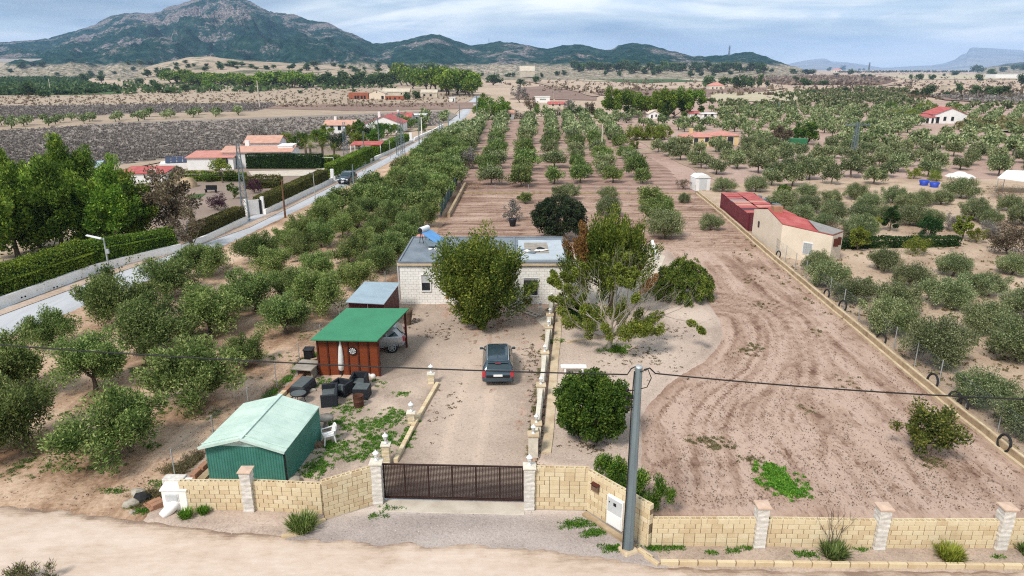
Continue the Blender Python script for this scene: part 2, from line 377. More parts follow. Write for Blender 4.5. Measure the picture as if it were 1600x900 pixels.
# ------------------------------------------------------------------ soils
def soilmat(name, cols, fine=6.0, speck=.35, speck_c=(.10, .065, .045), bump=.5, stretch=(1, 1, 1), rot=0, big=.18, tint=True, speck_scale=3.2, tint_w=.75, bdist=.05, rough=.95, speck_th=.60):
    """cols: dark..light, driven by the sheet's own tint (furrows, tracks, damp) plus grain"""
    m, nt, b = newmat(name)
    nb = nnoise(nt, big, 6, .6, off=(3, 5, 0)); nf = nnoise(nt, fine, 6, .7, stretch, rot)
    def math_(op, a, c, cl=False):
        q = nt.nodes.new('ShaderNodeMath'); q.operation = op; q.use_clamp = cl
        for i, z in ((0, a), (1, c)):
            if hasattr(z, 'is_linked'): nt.links.new(z, q.inputs[i])
            else: q.inputs[i].default_value = z
        return q.outputs[0]
    v = math_('ADD', math_('MULTIPLY', nb.outputs[0], .55), math_('MULTIPLY', nf.outputs[0], .75))
    if tint:
        a = nt.nodes.new('ShaderNodeAttribute'); a.attribute_name = 'tint'
        v = math_('ADD', math_('MULTIPLY', math_('SUBTRACT', v, .65), 1.0), math_('ADD', math_('MULTIPLY', math_('SUBTRACT', a.outputs['Fac'], .5), tint_w), .5), True)
    else:
        v = math_('ADD', math_('SUBTRACT', v, .65), .5, True)
    n = len(cols); r = nramp(nt, v, [(.15 + .7 * i / (n - 1), c) for i, c in enumerate(cols)])
    ns = nnoise(nt, speck_scale, 7, .72, stretch, rot, off=(9, 2, 0)); rs = nramp(nt, ns.outputs[0], [(speck_th - .035, 0.0), (speck_th + .06, 1.0)])
    col = nmix(nt, math_('MULTIPLY', rs.outputs[0], speck), r.outputs[0], speck_c)
    nt.links.new(col, b.inputs['Base Color']); b.inputs['Roughness'].default_value = rough; b.inputs['Specular IOR Level'].default_value = .15
    if bump:
        p = nbump(nt, b, nf.outputs[0], bump, bdist); nbump(nt, b, ns.outputs[0], bump * .7, bdist, p)
    return m

soilmat('soil_field', [(0.158, 0.089, 0.061), (0.284, 0.179, 0.129), (0.387, 0.265, 0.200), (0.474, 0.341, 0.268)], fine=6, speck=.75, speck_c=(.17, .10, .07), bump=.9, stretch=(1, .45, 1), rot=0, speck_scale=3.4, tint_w=.85, speck_th=.585)
soilmat('soil_pale', [(0.186, 0.106, 0.062), (0.353, 0.228, 0.148), (0.528, 0.370, 0.258), (0.636, 0.467, 0.340)], fine=4, speck=.5, speck_c=(.17, .11, .06), bump=.7)
soilmat('soil_right', [(0.208, 0.133, 0.086), (0.346, 0.243, 0.170), (0.467, 0.346, 0.249), (0.536, 0.410, 0.306)], fine=4, speck=.3, speck_c=(.16, .11, .07), bump=.6)
soilmat('gravel_pink', [(0.261, 0.197, 0.158), (0.413, 0.319, 0.258), (0.543, 0.428, 0.348), (0.644, 0.527, 0.434)], fine=12, speck=.55, speck_c=(.17, .13, .10), bump=.6, speck_scale=5, bdist=.03)
soilmat('gravel_drive', [(0.197, 0.144, 0.111), (0.339, 0.260, 0.204), (0.483, 0.374, 0.296), (0.589, 0.454, 0.353)], fine=12, speck=.55, speck_c=(.17, .14, .115), bump=.6, speck_scale=5, bdist=.03)
soilmat('gravel_grey', [(0.150, 0.119, 0.100), (0.310, 0.256, 0.227), (0.460, 0.390, 0.350), (0.580, 0.494, 0.435)], fine=16, speck=.4, speck_c=(.13, .11, .10), bump=.7, speck_scale=7, bdist=.03)
soilmat('dirt_track', [(0.273, 0.188, 0.138), (0.411, 0.303, 0.223), (0.536, 0.414, 0.323), (0.606, 0.483, 0.392), (0.660, 0.541, 0.453)], fine=3.0, speck=.10, speck_c=(.42, .34, .26), bump=.2, stretch=(.4, 1, 1), rot=-.03, tint_w=.5, big=.3)
soilmat('asphalt_pale', [(.34, .345, .36), (.43, .435, .45), (.50, .505, .52), (.56, .56, .57)], fine=2.2, speck=.2, speck_c=(.30, .30, .31), bump=.1, stretch=(1, .1, 1), tint=True, rot=.13)
soilmat('roadside', [(.24, .17, .12), (.38, .28, .21), (.50, .39, .31), (.56, .46, .38)], fine=3, speck=.35, tint=False)
soilmat('soil_base', [(0.240, 0.166, 0.113), (0.380, 0.280, 0.203), (0.520, 0.399, 0.297), (0.600, 0.484, 0.378)], fine=.5, big=.012, speck=.25, speck_c=(.17, .14, .09), bump=.2, tint=False, speck_scale=.35)
soilmat('soil_orchard', [(0.175, 0.103, 0.075), (0.286, 0.182, 0.141), (0.397, 0.270, 0.215), (0.461, 0.336, 0.283)], fine=.7, big=.05, speck=.25, speck_c=(.17, .12, .08), bump=.2, speck_scale=.6)
soilmat('soil_brown', [(.12, .075, .055), (.20, .13, .10), (.28, .19, .15), (.34, .25, .2)], fine=.25, big=.02, speck=.3, speck_c=(.09, .06, .05), bump=.1, tint=False, speck_scale=.3)
soilmat('soil_vine', [(0.158, 0.125, 0.105), (0.229, 0.189, 0.160), (0.299, 0.249, 0.210), (0.405, 0.335, 0.277)], fine=.35, big=.03, speck=.4, speck_c=(.09, .072, .065), bump=.1, tint=False, speck_scale=.45)
soilmat('soil_far', [(0.227, 0.161, 0.111), (0.341, 0.257, 0.185), (0.422, 0.328, 0.240), (0.487, 0.387, 0.293)], fine=.12, big=.006, speck=.3, speck_c=(.19, .165, .11), bump=.05, tint=False, speck_scale=.14)
soilmat('soil_hill', [(0.202, 0.146, 0.096), (0.331, 0.254, 0.180), (0.442, 0.344, 0.252), (0.515, 0.413, 0.308)], fine=.05, big=.01, speck=.85, speck_c=(.07, .085, .045), bump=.4, tint=False, speck_scale=.03, speck_th=.53)
soilmat('soil_dry', [(.30, .25, .16), (.42, .355, .24), (.50, .43, .30), (.56, .50, .37)], fine=.2, big=.02, speck=.3, speck_c=(.18, .17, .09), bump=.05, tint=False, speck_scale=.2)
soilmat('green_crop', [(.035, .075, .018), (.055, .105, .030), (.08, .13, .045), (.13, .17, .08)], fine=.4, big=.03, speck=.5, speck_c=(.02, .045, .012), bump=.3, tint=False, speck_scale=.25)

def struct(o): o['kind'] = 'structure'; return o

def relief_sheet(name, poly, cell, z, mat, relief=None, tintf=None, edge=.35, escale=.9, edge_up=.3, grow=.4):
    P = np.array(poly); x0, y0 = P.min(0) - grow - cell; x1, y1 = P.max(0) + grow + cell
    nx = int((x1 - x0) / cell) + 1; ny = int((y1 - y0) / cell) + 1
    gx, gy = np.meshgrid(x0 + np.arange(nx) * cell, y0 + np.arange(ny) * cell)
    rj = np.random.default_rng(len(name) * 7 + nx)
    gx = gx + rj.uniform(-.25, .25, gx.shape) * cell; gy = gy + rj.uniform(-.25, .25, gy.shape) * cell
    sd = sdist(gx, gy, poly) + (fbm(gx * escale, gy * escale, 4, 5) - .5) * 2 * edge
    rel = relief(gx, gy, sd) if relief else 0
    gz = np.maximum(np.minimum(z + rel, sd * edge_up), -.12)
    V = np.stack([gx, gy, gz], -1).reshape(-1, 3)
    i = np.arange(nx * ny).reshape(ny, nx)
    F = np.stack([i[:-1, :-1], i[:-1, 1:], i[1:, 1:], i[1:, :-1]], -1).reshape(-1, 4)
    keep = (gz[:-1, :-1] > -.1) | (gz[:-1, 1:] > -.1) | (gz[1:, 1:] > -.1) | (gz[1:, :-1] > -.1)
    F = F[keep.ravel()]
    t = tintf(gx, gy, sd) if tintf else np.full(gx.shape, .5)
    tf = ((t[:-1, :-1] + t[1:, 1:]) / 2).ravel()[keep.ravel()]
    used = np.unique(F); remap = np.full(len(V), 0); remap[used] = np.arange(len(used))
    me = fast_mesh(name, V[used], remap[F], M[mat], attr=tf, smooth=True)
    return struct(link(name, me))

def flat_sheet(name, pts, z, mat, jit=0.0, step=None, seed=1):
    rng = random.Random(seed); out = []
    n = len(pts)
    for i in range(n):
        a, b = Vector((*pts[i], 0)), Vector((*pts[(i + 1) % n], 0)); L = (b - a).length
        k = max(1, int(L / step)) if step else 1
        for q in range(k):
            p = a.lerp(b, q / k)
            if jit: p = p + Vector((rng.uniform(-jit, jit), rng.uniform(-jit, jit), 0))
            out.append((p.x, p.y, z))
    tris = tessellate_polygon([[Vector(p) for p in out]])
    me = bpy.data.meshes.new(name); me.from_pydata(out, [], [tuple(t) for t in tris]); me.update()
    bm = bmesh.new(); bm.from_mesh(me); bmesh.ops.recalc_face_normals(bm, faces=bm.faces)
    if sum(f.normal.z for f in bm.faces) < 0: bmesh.ops.reverse_faces(bm, faces=bm.faces)
    bm.to_mesh(me); bm.free(); me.materials.append(M[mat])
    return struct(link(name, me))

# the one big ground sheet
mb = MB(); S_ = 26000.0
mb.add([(-S_, -300, -.13), (S_, -300, -.13), (S_, S_, -.13), (-S_, S_, -.13)], [(0, 1, 2, 3)])
struct(mb.build('ground', M['soil_base']))

ROAD_R = [P2(-150, 570), P2(0, 525), P2(200, 450), P2(370, 372), P2(540, 290), P2(640, 234), P2(700, 203), P2(728, 180), P2(741, 162), P2(749, 150)]
ROAD_L = [P2(-150, 520), P2(0, 484), P2(300, 380), P2(500, 282), P2(600, 236), P2(688, 197), P2(716, 180), P2(731, 162), P2(743, 150)]
def pave_t(x, y, sd):
    return .5 + .25 * (fbm(x * .5, y * .06, 3, 9) - .5) - .25 * np.exp(-np.maximum(sd, 0) * 1.5)
relief_sheet('paved_road', ROAD_L + ROAD_R[::-1], .6, .02, 'asphalt_pale', None, pave_t, edge=.12, edge_up=.5, grow=.2)

DR_TOP = [P2(-300, 772), P2(0, 791), P2(100, 800), P2(220, 813), P2(320, 828), P2(450, 839), P2(600, 847), P2(720, 851), P2(800, 852), P2(880, 863), P2(960, 874), P2(1030, 884), P2(1120, 893), P2(1700, 897)]
def dr_t(x, y, sd):
    s = .64 + .22 * (fbm(x * .2, (y - x * -.06) * 1.1, 5, 3) - .5)
    return s + .03 * np.sin((y + x * .05 - 17.3) * 3.6) - .10 * np.exp(-((y + x * .05 - 20.6) / .16) ** 2) - .10 * np.exp(-((y + x * .05 - 19.1) / .16) ** 2) - 1.1 * np.exp(-np.maximum(sd, 0) * 3.2) * (.4 + fbm(x * 1.5, y * 1.5, 3, 7)) + .06
relief_sheet('dirt_road', [(-40, 11)] + DR_TOP + [(40, 11)], .16, .05, 'dirt_track', lambda x, y, sd: .02 * (fbm(x * .5, y * 2, 3, 8) - .5), dr_t, edge=.28, escale=1.6)

APRON = [P2(470, 812), P2(520, 806), P2(590, 786), P2(600, 780), P2(820, 780), P2(920, 795), P2(985, 845), P2(1040, 868), P2(1040, 892), P2(440, 850)]
relief_sheet('gravel_apron', APRON, .14, .035, 'gravel_grey', lambda x, y, sd: .02 * (fbm(x * 3, y * 3, 3, 2) - .5),
             lambda x, y, sd: .25 + .5 * fbm(x * .35, y * .9, 4, 21) + .45 * np.exp(-((y - 23.9) / .35) ** 2), edge=.2)
VERGE_R = [P2(1010, 850), P2(1700, 852), P2(1700, 893), P2(1030, 884)]
relief_sheet('verge', VERGE_R, .14, .045, 'gravel_drive', lambda x, y, sd: .03 * (fbm(x * 3, y * 3, 3, 2) - .5), lambda x, y, sd: .2 + .5 * fbm(x * 1.2, y * 2, 4, 4), edge=.1)
VERGE_L = [P2(225, 800), P2(290, 785), P2(505, 800), P2(500, 812), P2(440, 838), P2(330, 828), P2(230, 815)]
relief_sheet('verge', VERGE_L, .14, .04, 'gravel_pink', lambda x, y, sd: .03 * (fbm(x * 3, y * 3, 3, 2) - .5), lambda x, y, sd: .15 + .6 * fbm(x * 1.2, y * 2, 4, 4), edge=.1)

FENCE = [P2(275, 752), P2(340, 692), P2(400, 640), P2(470, 572), P2(545, 505), P2(620, 438), P2(672, 382), P2(700, 335), P2(716, 292)]
LEFT_SOIL = [P2(-260, 780), P2(0, 790), P2(230, 812)] + [P2(262, 752)] + [(x - .3, y) for x, y in FENCE[1:]] + [P2(722, 240), P2(718, 205)] + [(x + .5, y) for x, y in ROAD_R[6::-1]]
def ls_rel(x, y, sd):
    return .10 * (fbm(x * .9, y * .9, 5, 12) - .5) + .04 * np.sin((x - .135 * y) * 4.0 + 2 * fbm(x * .3, y * .3, 2, 4)) * (fbm(x * .2, y * .2, 2, 6))
TREE_FEET = [P2(u, v) for u, v in ((175, 722), (300, 640), (385, 576), (447, 524), (30, 710), (150, 616), (240, 560), (330, 524), (395, 490), (14, 626), (192, 510), (498, 494))]  # tree feet; the soil tint goes darker in a soft patch around each
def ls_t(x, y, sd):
    feet = 0
    for a_, b_ in TREE_FEET: feet = feet + np.exp(-(((x - a_ - .3) / 2.3) ** 2 + ((y - b_ + .3) / 1.7) ** 2))
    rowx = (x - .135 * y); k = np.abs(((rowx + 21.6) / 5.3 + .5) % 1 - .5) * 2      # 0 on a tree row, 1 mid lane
    return .42 - .36 * np.clip(feet, 0, 1) * (.4 + fbm(x * 1.2, y * 1.2, 3, 4)) + .6 * (fbm(x * .45, y * .45, 5, 31) - .35) + .18 * k + .10 * np.sin((x - .135 * y) * 4.0) - .3 * np.exp(-np.maximum(sd, 0) / .5)
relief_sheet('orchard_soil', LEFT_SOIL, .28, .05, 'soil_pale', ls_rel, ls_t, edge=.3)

# ploughed plot on the right and behind the house
GRAV_EDGE = [P2(1003, 775), P2(1005, 700), P2(1002, 655), P2(1015, 633), P2(1040, 606), P2(1070, 585), P2(1105, 563), P2(1125, 540), P2(1131, 518), P2(1125, 498), P2(1104, 470), P2(1075, 430), P2(1050, 396), P2(1018, 384)]
RW = [P2(1640, 775), P2(1600, 735), P2(1500, 655), P2(1400, 571), P2(1300, 486), P2(1200, 401), P2(1130, 338), P2(1088, 303)]
PLOT = [P2(835, 728), P2(920, 738), P2(1017, 800), P2(1186, 804), P2(1700, 812)] + RW + [P2(722, 303), P2(706, 335), P2(672, 384), P2(640, 425)]
arc = GRAV_EDGE[:10]
wx_s = np.array([p[1] for p in RW][::-1]); rwy = np.array([p[1] for p in RW]); rwx = np.array([p[0] for p in RW])
_o = np.argsort(rwy)
def fl_param(x, y):
    """distance across the direction of work: along the right wall, round the gravel edge, across at front and back"""
    d = linedist(x, y, arc); dw = np.interp(y, rwy[_o], rwx[_o]) - x
    k = np.clip((d - 2.0) / 5, 0, 1); k = k * k * (3 - 2 * k)
    w = (d * (1 - k) + (19.3 - dw) * k)
    return w
def fl_dir(x, y, f, e, seed):
    w = fl_param(x, y); back = np.clip((y - 62) / 6, 0, 1); front = np.clip((26 - y - .12 * (x - 10)) / 3, 0, 1)
    a = fbm(w * f, y * e, 4, seed); b = fbm(x * e, y * f, 4, seed + 5); q = np.maximum(back, front)
    return a * (1 - q) + b * q
def fl_rel(x, y, sd):
    return .10 * (fl_dir(x, y, 2.2, .5, 41) - .5) + .07 * (fbm(x * 2.6, y * 2.6, 4, 43) - .5)
def fl_t(x, y, sd):
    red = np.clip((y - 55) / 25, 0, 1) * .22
    st = fl_dir(x, y, 2.6, .22, 51); st2 = fl_dir(x, y, .8, .10, 57); cl = fl_dir(x, y, 2.4, 1.1, 91)
    w = fl_param(x, y); tr = 0
    for off, wd in ((.9, .13), (2.5, .13), (3.6, .12), (5.2, .13), (9.0, .13), (10.6, .13), (15.5, .14), (17.1, .14)):
        tr = tr + np.exp(-((w - off + .5 * (fbm(y * .08, x * 0, 2, int(off * 9)) - .5)) / wd) ** 2) * np.clip((64 - y) / 8, 0, 1) * np.clip((y - 25) / 3, 0, 1)
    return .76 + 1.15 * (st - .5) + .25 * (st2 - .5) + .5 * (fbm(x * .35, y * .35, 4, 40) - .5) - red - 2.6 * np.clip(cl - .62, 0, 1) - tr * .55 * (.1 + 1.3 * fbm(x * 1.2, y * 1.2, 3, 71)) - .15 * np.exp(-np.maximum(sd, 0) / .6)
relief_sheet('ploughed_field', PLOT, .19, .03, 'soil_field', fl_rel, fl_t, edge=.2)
GRAV = [P2(838, 726), P2(856, 600), P2(868, 520), P2(866, 480), P2(893, 476), P2(903, 400), P2(960, 385)] + GRAV_EDGE[::-1] + [P2(925, 738)]
relief_sheet('gravel_yard', GRAV, .19, .115, 'gravel_pink', lambda x, y, sd: .015 * (fbm(x * 2, y * 2, 3, 2) - .5),
             lambda x, y, sd: .30 + .6 * fbm(x * .25, y * .25, 5, 14) - .2 * np.exp(-((sd - .4) / .3) ** 2), edge=.10, edge_up=.6)
# drive and house yard
DRIVE = [P2(605, 778), P2(622, 715), P2(655, 655), P2(684, 600), P2(684, 560), P2(600, 600), P2(492, 600), P2(492, 560), P2(560, 500), P2(622, 446), P2(640, 425), P2(893, 425), P2(893, 478), P2(864, 480), P2(851, 600), P2(832, 720), P2(822, 780)]
def dv_t(x, y, sd):
    cx = -2.6 + (y - 24) * .06
    worn = np.exp(-((x - cx) / 1.9) ** 2) * np.clip((40 - y) / 4, 0, 1) + np.exp(-(((x + 1.6) / 4.2) ** 2 + ((y - 41) / 3.2) ** 2))
    tracks = .18 * np.exp(-((np.abs(x - cx) - .8) / .22) ** 2) * np.clip((40 - y) / 4, 0, 1)
    return .30 + .45 * (fbm(x * .5, y * .5, 5, 61) - .3) + .30 * worn + tracks
relief_sheet('driveway', DRIVE, .17, .045, 'gravel_drive', lambda x, y, sd: .02 * (fbm(x * 2.2, y * 2.2, 4, 5) - .5), dv_t, edge=.12)
YARD = [P2(262, 768), P2(585, 730), P2(612, 722), P2(648, 655), P2(684, 600), P2(684, 575), P2(600, 596), P2(492, 596), P2(470, 575), P2(340, 695)]
relief_sheet('garden_yard', YARD, .17, .05, 'gravel_drive', lambda x, y, sd: .04 * (fbm(x * 1.6, y * 1.6, 4, 15) - .5), lambda x, y, sd: .10 + .75 * fbm(x * .9, y * .9, 5, 62), edge=.12)
RSOIL = [P2(1655, 775)] + [(x + .4, y) for x, y in RW[1:]] + [P2(1100, 290), P2(1300, 280), P2(1750, 280), P2(2100, 420), P2(2300, 800), P2(1700, 812)]
relief_sheet('orchard_soil', RSOIL, .34, .05, 'soil_right', lambda x, y, sd: .10 * (fbm(x * .9, y * .9, 4, 12) - .5), lambda x, y, sd: .15 + .85 * fbm(x * .3, y * .5, 5, 33), edge=.3)

# middle orchard, striped by the plough across the rows
MID = [P2(722, 300), P2(1088, 302), P2(1010, 240), P2(975, 205), P2(900, 186), P2(752, 186), P2(738, 205), P2(726, 240)]
relief_sheet('orchard_soil', MID, 1.0, .02, 'soil_orchard', None,
             lambda x, y, sd: .52 + .30 * np.sin(y * 2 * math.pi / 3.6 + 3 * fbm(x * .04, y * .04, 2, 9)) + .35 * (fbm(x * .15, y * .15, 4, 19) - .5) - .15 * np.clip((150 - y) / 40, 0, 1), edge=.6)
flat_sheet('track', [P2(715, 237), P2(1180, 241), P2(1180, 233), P2(715, 229)], .06, 'dirt_track', .35, 6)
flat_sheet('track', [P2(752, 190), P2(860, 190), P2(860, 184), P2(752, 184)], .08, 'dirt_track', .4, 5)
flat_sheet('track', [P2(985, 215), P2(1130, 290), P2(1150, 290), P2(1010, 215)], .055, 'dirt_track', .4, 6)
MIDR = [P2(1088, 300), P2(1750, 300), P2(2300, 300), P2(1900, 165), P2(1100, 150), P2(950, 190), P2(1010, 240)]
relief_sheet('orchard_soil', MIDR, 3.0, .0, 'soil_orchard', None, lambda x, y, sd: .70 + .5 * (fbm(x * .05, y * .05, 4, 29) - .5), edge=2)

# far fields, each a patch of its own soil; a few centimetres apart
Zs = [.0]
def far(name, px, mat, jit=2.0, step=25):
    Zs[0] += .035
    flat_sheet(name, [P2(*q) for q in px], Zs[0], mat, jit, step, seed=len(px) + int(Zs[0] * 1000))
far('field', [(-900, 130), (700, 130), (740, 145), (700, 200), (560, 212), (300, 243), (150, 275), (-200, 300), (-900, 300)], 'soil_far')
far('field', [(-700, 212), (0, 206), (180, 192), (400, 184), (560, 178), (700, 172), (712, 180), (690, 196), (620, 200), (560, 214), (440, 226), (300, 243), (150, 262), (-500, 330)], 'soil_vine', 1.0, 15)
far('field', [(-700, 168), (0, 165), (230, 163), (430, 160), (430, 166), (400, 174), (200, 178), (0, 190), (-700, 196)], 'soil_vine', 1.0, 15)
far('field', [(400, 165), (560, 163), (745, 160), (735, 170), (560, 174), (400, 170)], 'soil_brown', 1.5, 15)
far('field', [(-900, 106), (-30, 103), (90, 101), (140, 106), (160, 118), (120, 128), (195, 140), (190, 147), (120, 149), (-900, 150)], 'green_crop', 3, 40)
far('field', [(815, 137), (860, 134), (935, 152), (935, 157), (800, 155)], 'soil_brown', 2, 25)
far('field', [(935, 140), (1200, 137), (1230, 142), (1180, 150), (1000, 152), (930, 149)], 'soil_brown', 2, 25)
far('field', [(1110, 146), (1260, 143), (1400, 152), (1250, 160), (1110, 158)], 'soil_dry', 2, 25)
far('field', [(930, 114), (1190, 112), (1200, 125), (1000, 129), (900, 126)], 'soil_dry', 4, 50)
far('field', [(905, 118), (960, 117), (1100, 127), (1000, 130), (910, 124)], 'green_crop', 4, 50)
far('field', [(1130, 120), (1340, 118), (1400, 126), (1370, 133), (1230, 133)], 'soil_orchard', 5, 50)
far('field', [(1380, 118), (1650, 116), (1650, 124), (1420, 124)], 'soil_dry', 5, 50)
far('field', [(1440, 149), (1750, 144), (1750, 166), (1600, 164), (1480, 157)], 'soil_brown', 2, 30)
far('field', [(1500, 186), (1750, 184), (1750, 210), (1500, 206)], 'soil_dry', 1.5, 20)
far('track', [(800, 122), (840, 128), (912, 143), (935, 151), (925, 152), (900, 144), (835, 130), (795, 123)], 'dirt_track', 1, 30)
far('track', [(1370, 134), (1420, 127), (1428, 128), (1382, 136)], 'dirt_track', 1, 30)
far('field', [(1200, 140), (1290, 150), (1240, 160), (1200, 156)], 'soil_dry', 2, 20)

# ------------------------------------------------------------------ mountains (a height field each, real distance)
def hill_range(name, sil, ynear, yridge, mat, seed, nx=700, ny=90, foot=-1.0, rough=.22, shape=1.5, over=1.12, bump=0):
    us = np.array([p[0] for p in sil], float); vs = np.array([p[1] for p in sil], float)
    t = np.linspace(us[0], us[-1], nx); v = np.interp(t, us, vs)
    tx = (t - 800) / FPX; ty = (v - 450) / FPX
    fwd = _c - ty * _s; drop = -(_s + ty * _c); X_Y = tx / fwd; slope = drop / fwd
    yr = np.interp(t, *yridge) if isinstance(yridge, tuple) else np.full(nx, float(yridge))
    hr = CAM_H + slope * yr
    s = np.concatenate([np.linspace(0, 1, ny), [1.03, 1.1, 1.25]])
    V = np.zeros((len(s), nx, 3))
    for i, q in enumerate(s):
        Y = ynear + (yr - ynear) * q; X = X_Y * Y
        if q <= 1:
            sh = q ** shape; wgt = 4 * q * (1 - q)
            rd = 1 - np.abs(2 * fbm(X / 420 + 5, Y / 420, 5, seed, .55) - 1)
            gul = 1 - np.abs(2 * fbm(X / 150 + 1, Y / 300, 4, seed + 9, .5) - 1)
            h = foot + (hr - foot) * sh + (rd - .78) * wgt * rough * (hr - foot) * 1.5 + (gul - .75) * wgt * rough * .6 * (hr - foot)
            h = h + (fbm(X / 24, Y / 24, 3, seed + 3) - .5) * bump * np.clip(q * 3, 0, 1)
            cap = CAM_H + slope * Y * 1.0 - 2
            h = np.minimum(h, np.where(q < .985, cap, h)) if True else h
            h = np.maximum(h, foot)
        else: h = hr - (q - 1) * 4 * np.abs(hr - foot) * .35
        V[i, :, 0] = X; V[i, :, 1] = Y; V[i, :, 2] = h
    n = len(s); idx = np.arange(n * nx).reshape(n, nx)
    F = np.stack([idx[:-1, :-1], idx[:-1, 1:], idx[1:, 1:], idx[1:, :-1]], -1).reshape(-1, 4)
    return struct(link(name, fast_mesh(name, V.reshape(-1, 3), F, M[mat], smooth=True)))

m, nt, b = newmat('mountain')
g = nt.nodes.new('ShaderNodeNewGeometry'); sp = nt.nodes.new('ShaderNodeSeparateXYZ'); nt.links.new(g.outputs['Position'], sp.inputs[0])
nrock = nnoise(nt, .0042, 9, .68, off=(2, 1, 0), stretch=(1, .6, 2.5)); nveg = nnoise(nt, .03, 8, .72); nfine = nnoise(nt, .11, 6, .75)
rv = nramp(nt, nveg.outputs[0], [(.34, (.004, .026, .024)), (.52, (.020, .056, .044)), (.68, (.075, .11, .085))])
rr = nramp(nt, nfine.outputs[0], [(.40, (.035, .055, .045)), (.50, (.19, .165, .16)), (.64, (.36, .31, .29))])
zr = nt.nodes.new('ShaderNodeMapRange'); nt.links.new(sp.outputs[2], zr.inputs[0]); zr.inputs[1].default_value = 40; zr.inputs[2].default_value = 430; zr.inputs[3].default_value = -.06; zr.inputs[4].default_value = .035
ad = nt.nodes.new('ShaderNodeMath'); ad.operation = 'ADD'; nt.links.new(nrock.outputs[0], ad.inputs[0]); nt.links.new(zr.outputs[0], ad.inputs[1])
a2 = nt.nodes.new('ShaderNodeMath'); a2.operation = 'MULTIPLY_ADD'; nt.links.new(nfine.outputs[0], a2.inputs[0]); a2.inputs[1].default_value = .22; nt.links.new(ad.outputs[0], a2.inputs[2])
fr = nramp(nt, a2.outputs[0], [(.60, 0), (.665, 1)])
c1 = nmix(nt, fr.outputs[0], rv.outputs[0], rr.outputs[0])
# pale open slope at the foot, dotted with scrub
rs = nramp(nt, nfine.outputs[0], [(.40, (.10, .11, .06)), (.50, (.34, .28, .205)), (.62, (.50, .43, .34))])
zz = nt.nodes.new('ShaderNodeMath'); zz.operation = 'MULTIPLY_ADD'; nt.links.new(nnoise(nt, .006, 6, .6).outputs[0], zz.inputs[0]); zz.inputs[1].default_value = -46; nt.links.new(sp.outputs[2], zz.inputs[2])
zf = nt.nodes.new('ShaderNodeMapRange'); nt.links.new(zz.outputs[0], zf.inputs[0]); zf.inputs[1].default_value = 0; zf.inputs[2].default_value = 9
c2 = nmix(nt, zf.outputs[0], rs.outputs[0], c1)
nt.links.new(c2, b.inputs['Base Color']); b.inputs['Roughness'].default_value = 1; b.inputs['Specular IOR Level'].default_value = 0
nbump(nt, b, nveg.outputs[0], .9, 14)
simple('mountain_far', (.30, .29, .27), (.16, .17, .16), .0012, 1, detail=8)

SIL = [(-400, 95), (-250, 80), (-150, 75), (-60, 68), (0, 66), (40, 64), (75, 60), (110, 50), (150, 38), (165, 28), (180, 23), (208, 20), (235, 20), (250, 18), (262, 11), (280, 7), (300, 0), (315, -5), (345, -9), (375, -6), (392, 3), (405, 10), (420, 18), (440, 21), (460, 22), (480, 30), (500, 34), (512, 35), (530, 45), (550, 52), (583, 68), (600, 68), (640, 62), (658, 56), (675, 52), (690, 55), (710, 63), (738, 71), (755, 69), (775, 65), (800, 66), (825, 70), (845, 75), (858, 75), (880, 70), (897, 69), (915, 71), (940, 78), (955, 78), (965, 72), (990, 68), (1010, 69), (1040, 77), (1085, 89), (1110, 87), (1140, 86), (1160, 81), (1175, 82), (1200, 90), (1225, 99), (1245, 106), (1262, 109)]
hill_range('mountain', SIL, 1150, ([-400, 300, 600, 1262], [4300, 4300, 3000, 2500]), 'mountain', 3, 900, 110, rough=.46, shape=1.75, bump=10)
MESA = [(1180, 108), (1215, 103), (1232, 100), (1255, 95), (1275, 92), (1287, 91), (1300, 96), (1320, 97), (1350, 101), (1378, 106), (1400, 105), (1430, 103), (1455, 102), (1475, 99), (1492, 93), (1503, 85), (1511, 83), (1514, 76), (1520, 74), (1545, 75), (1570, 77), (1598, 78), (1604, 86), (1640, 90), (1700, 98), (1800, 106)]
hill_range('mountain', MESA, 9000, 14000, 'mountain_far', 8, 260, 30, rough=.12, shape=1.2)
hill_range('hill', [(1528, 108.5), (1545, 105), (1570, 100), (1600, 97), (1660, 92), (1750, 96), (1850, 104)], 2600, 4200, 'mountain', 14, 160, 30, rough=.15, bump=5)
hill_range('hill', [(215, 109), (250, 99), (290, 90), (330, 88), (370, 93), (420, 97), (470, 99), (540, 104), (600, 108)], 700, 1350, 'soil_hill', 24, 160, 24, rough=.45, bump=2.5)

# true ground under a far picture point, slopes included
from mathutils.bvhtree import BVHTree
_V, _F = [], []
for o in COL.objects:
    if o.name.startswith(('mountain', 'hill')):
        b0 = len(_V); _V += [v.co.copy() for v in o.data.vertices]; _F += [tuple(b0 + i for i in p.vertices) for p in o.data.polygons]
_B = BVHTree.FromPolygons(_V, _F)
def G2(u, v):
    x = (u - 800) / FPX; y = (v - 450) / FPX
    hit = _B.ray_cast(Vector((0, 0, CAM_H)), Vector((x, _c - y * _s, -(_s + y * _c))).normalized())
    g = G(u, v) if v > 109.2 else None
    if hit[0] is not None and (g is None or hit[0].y < g.y): return hit[0]
    return g or G(u, 109.5)
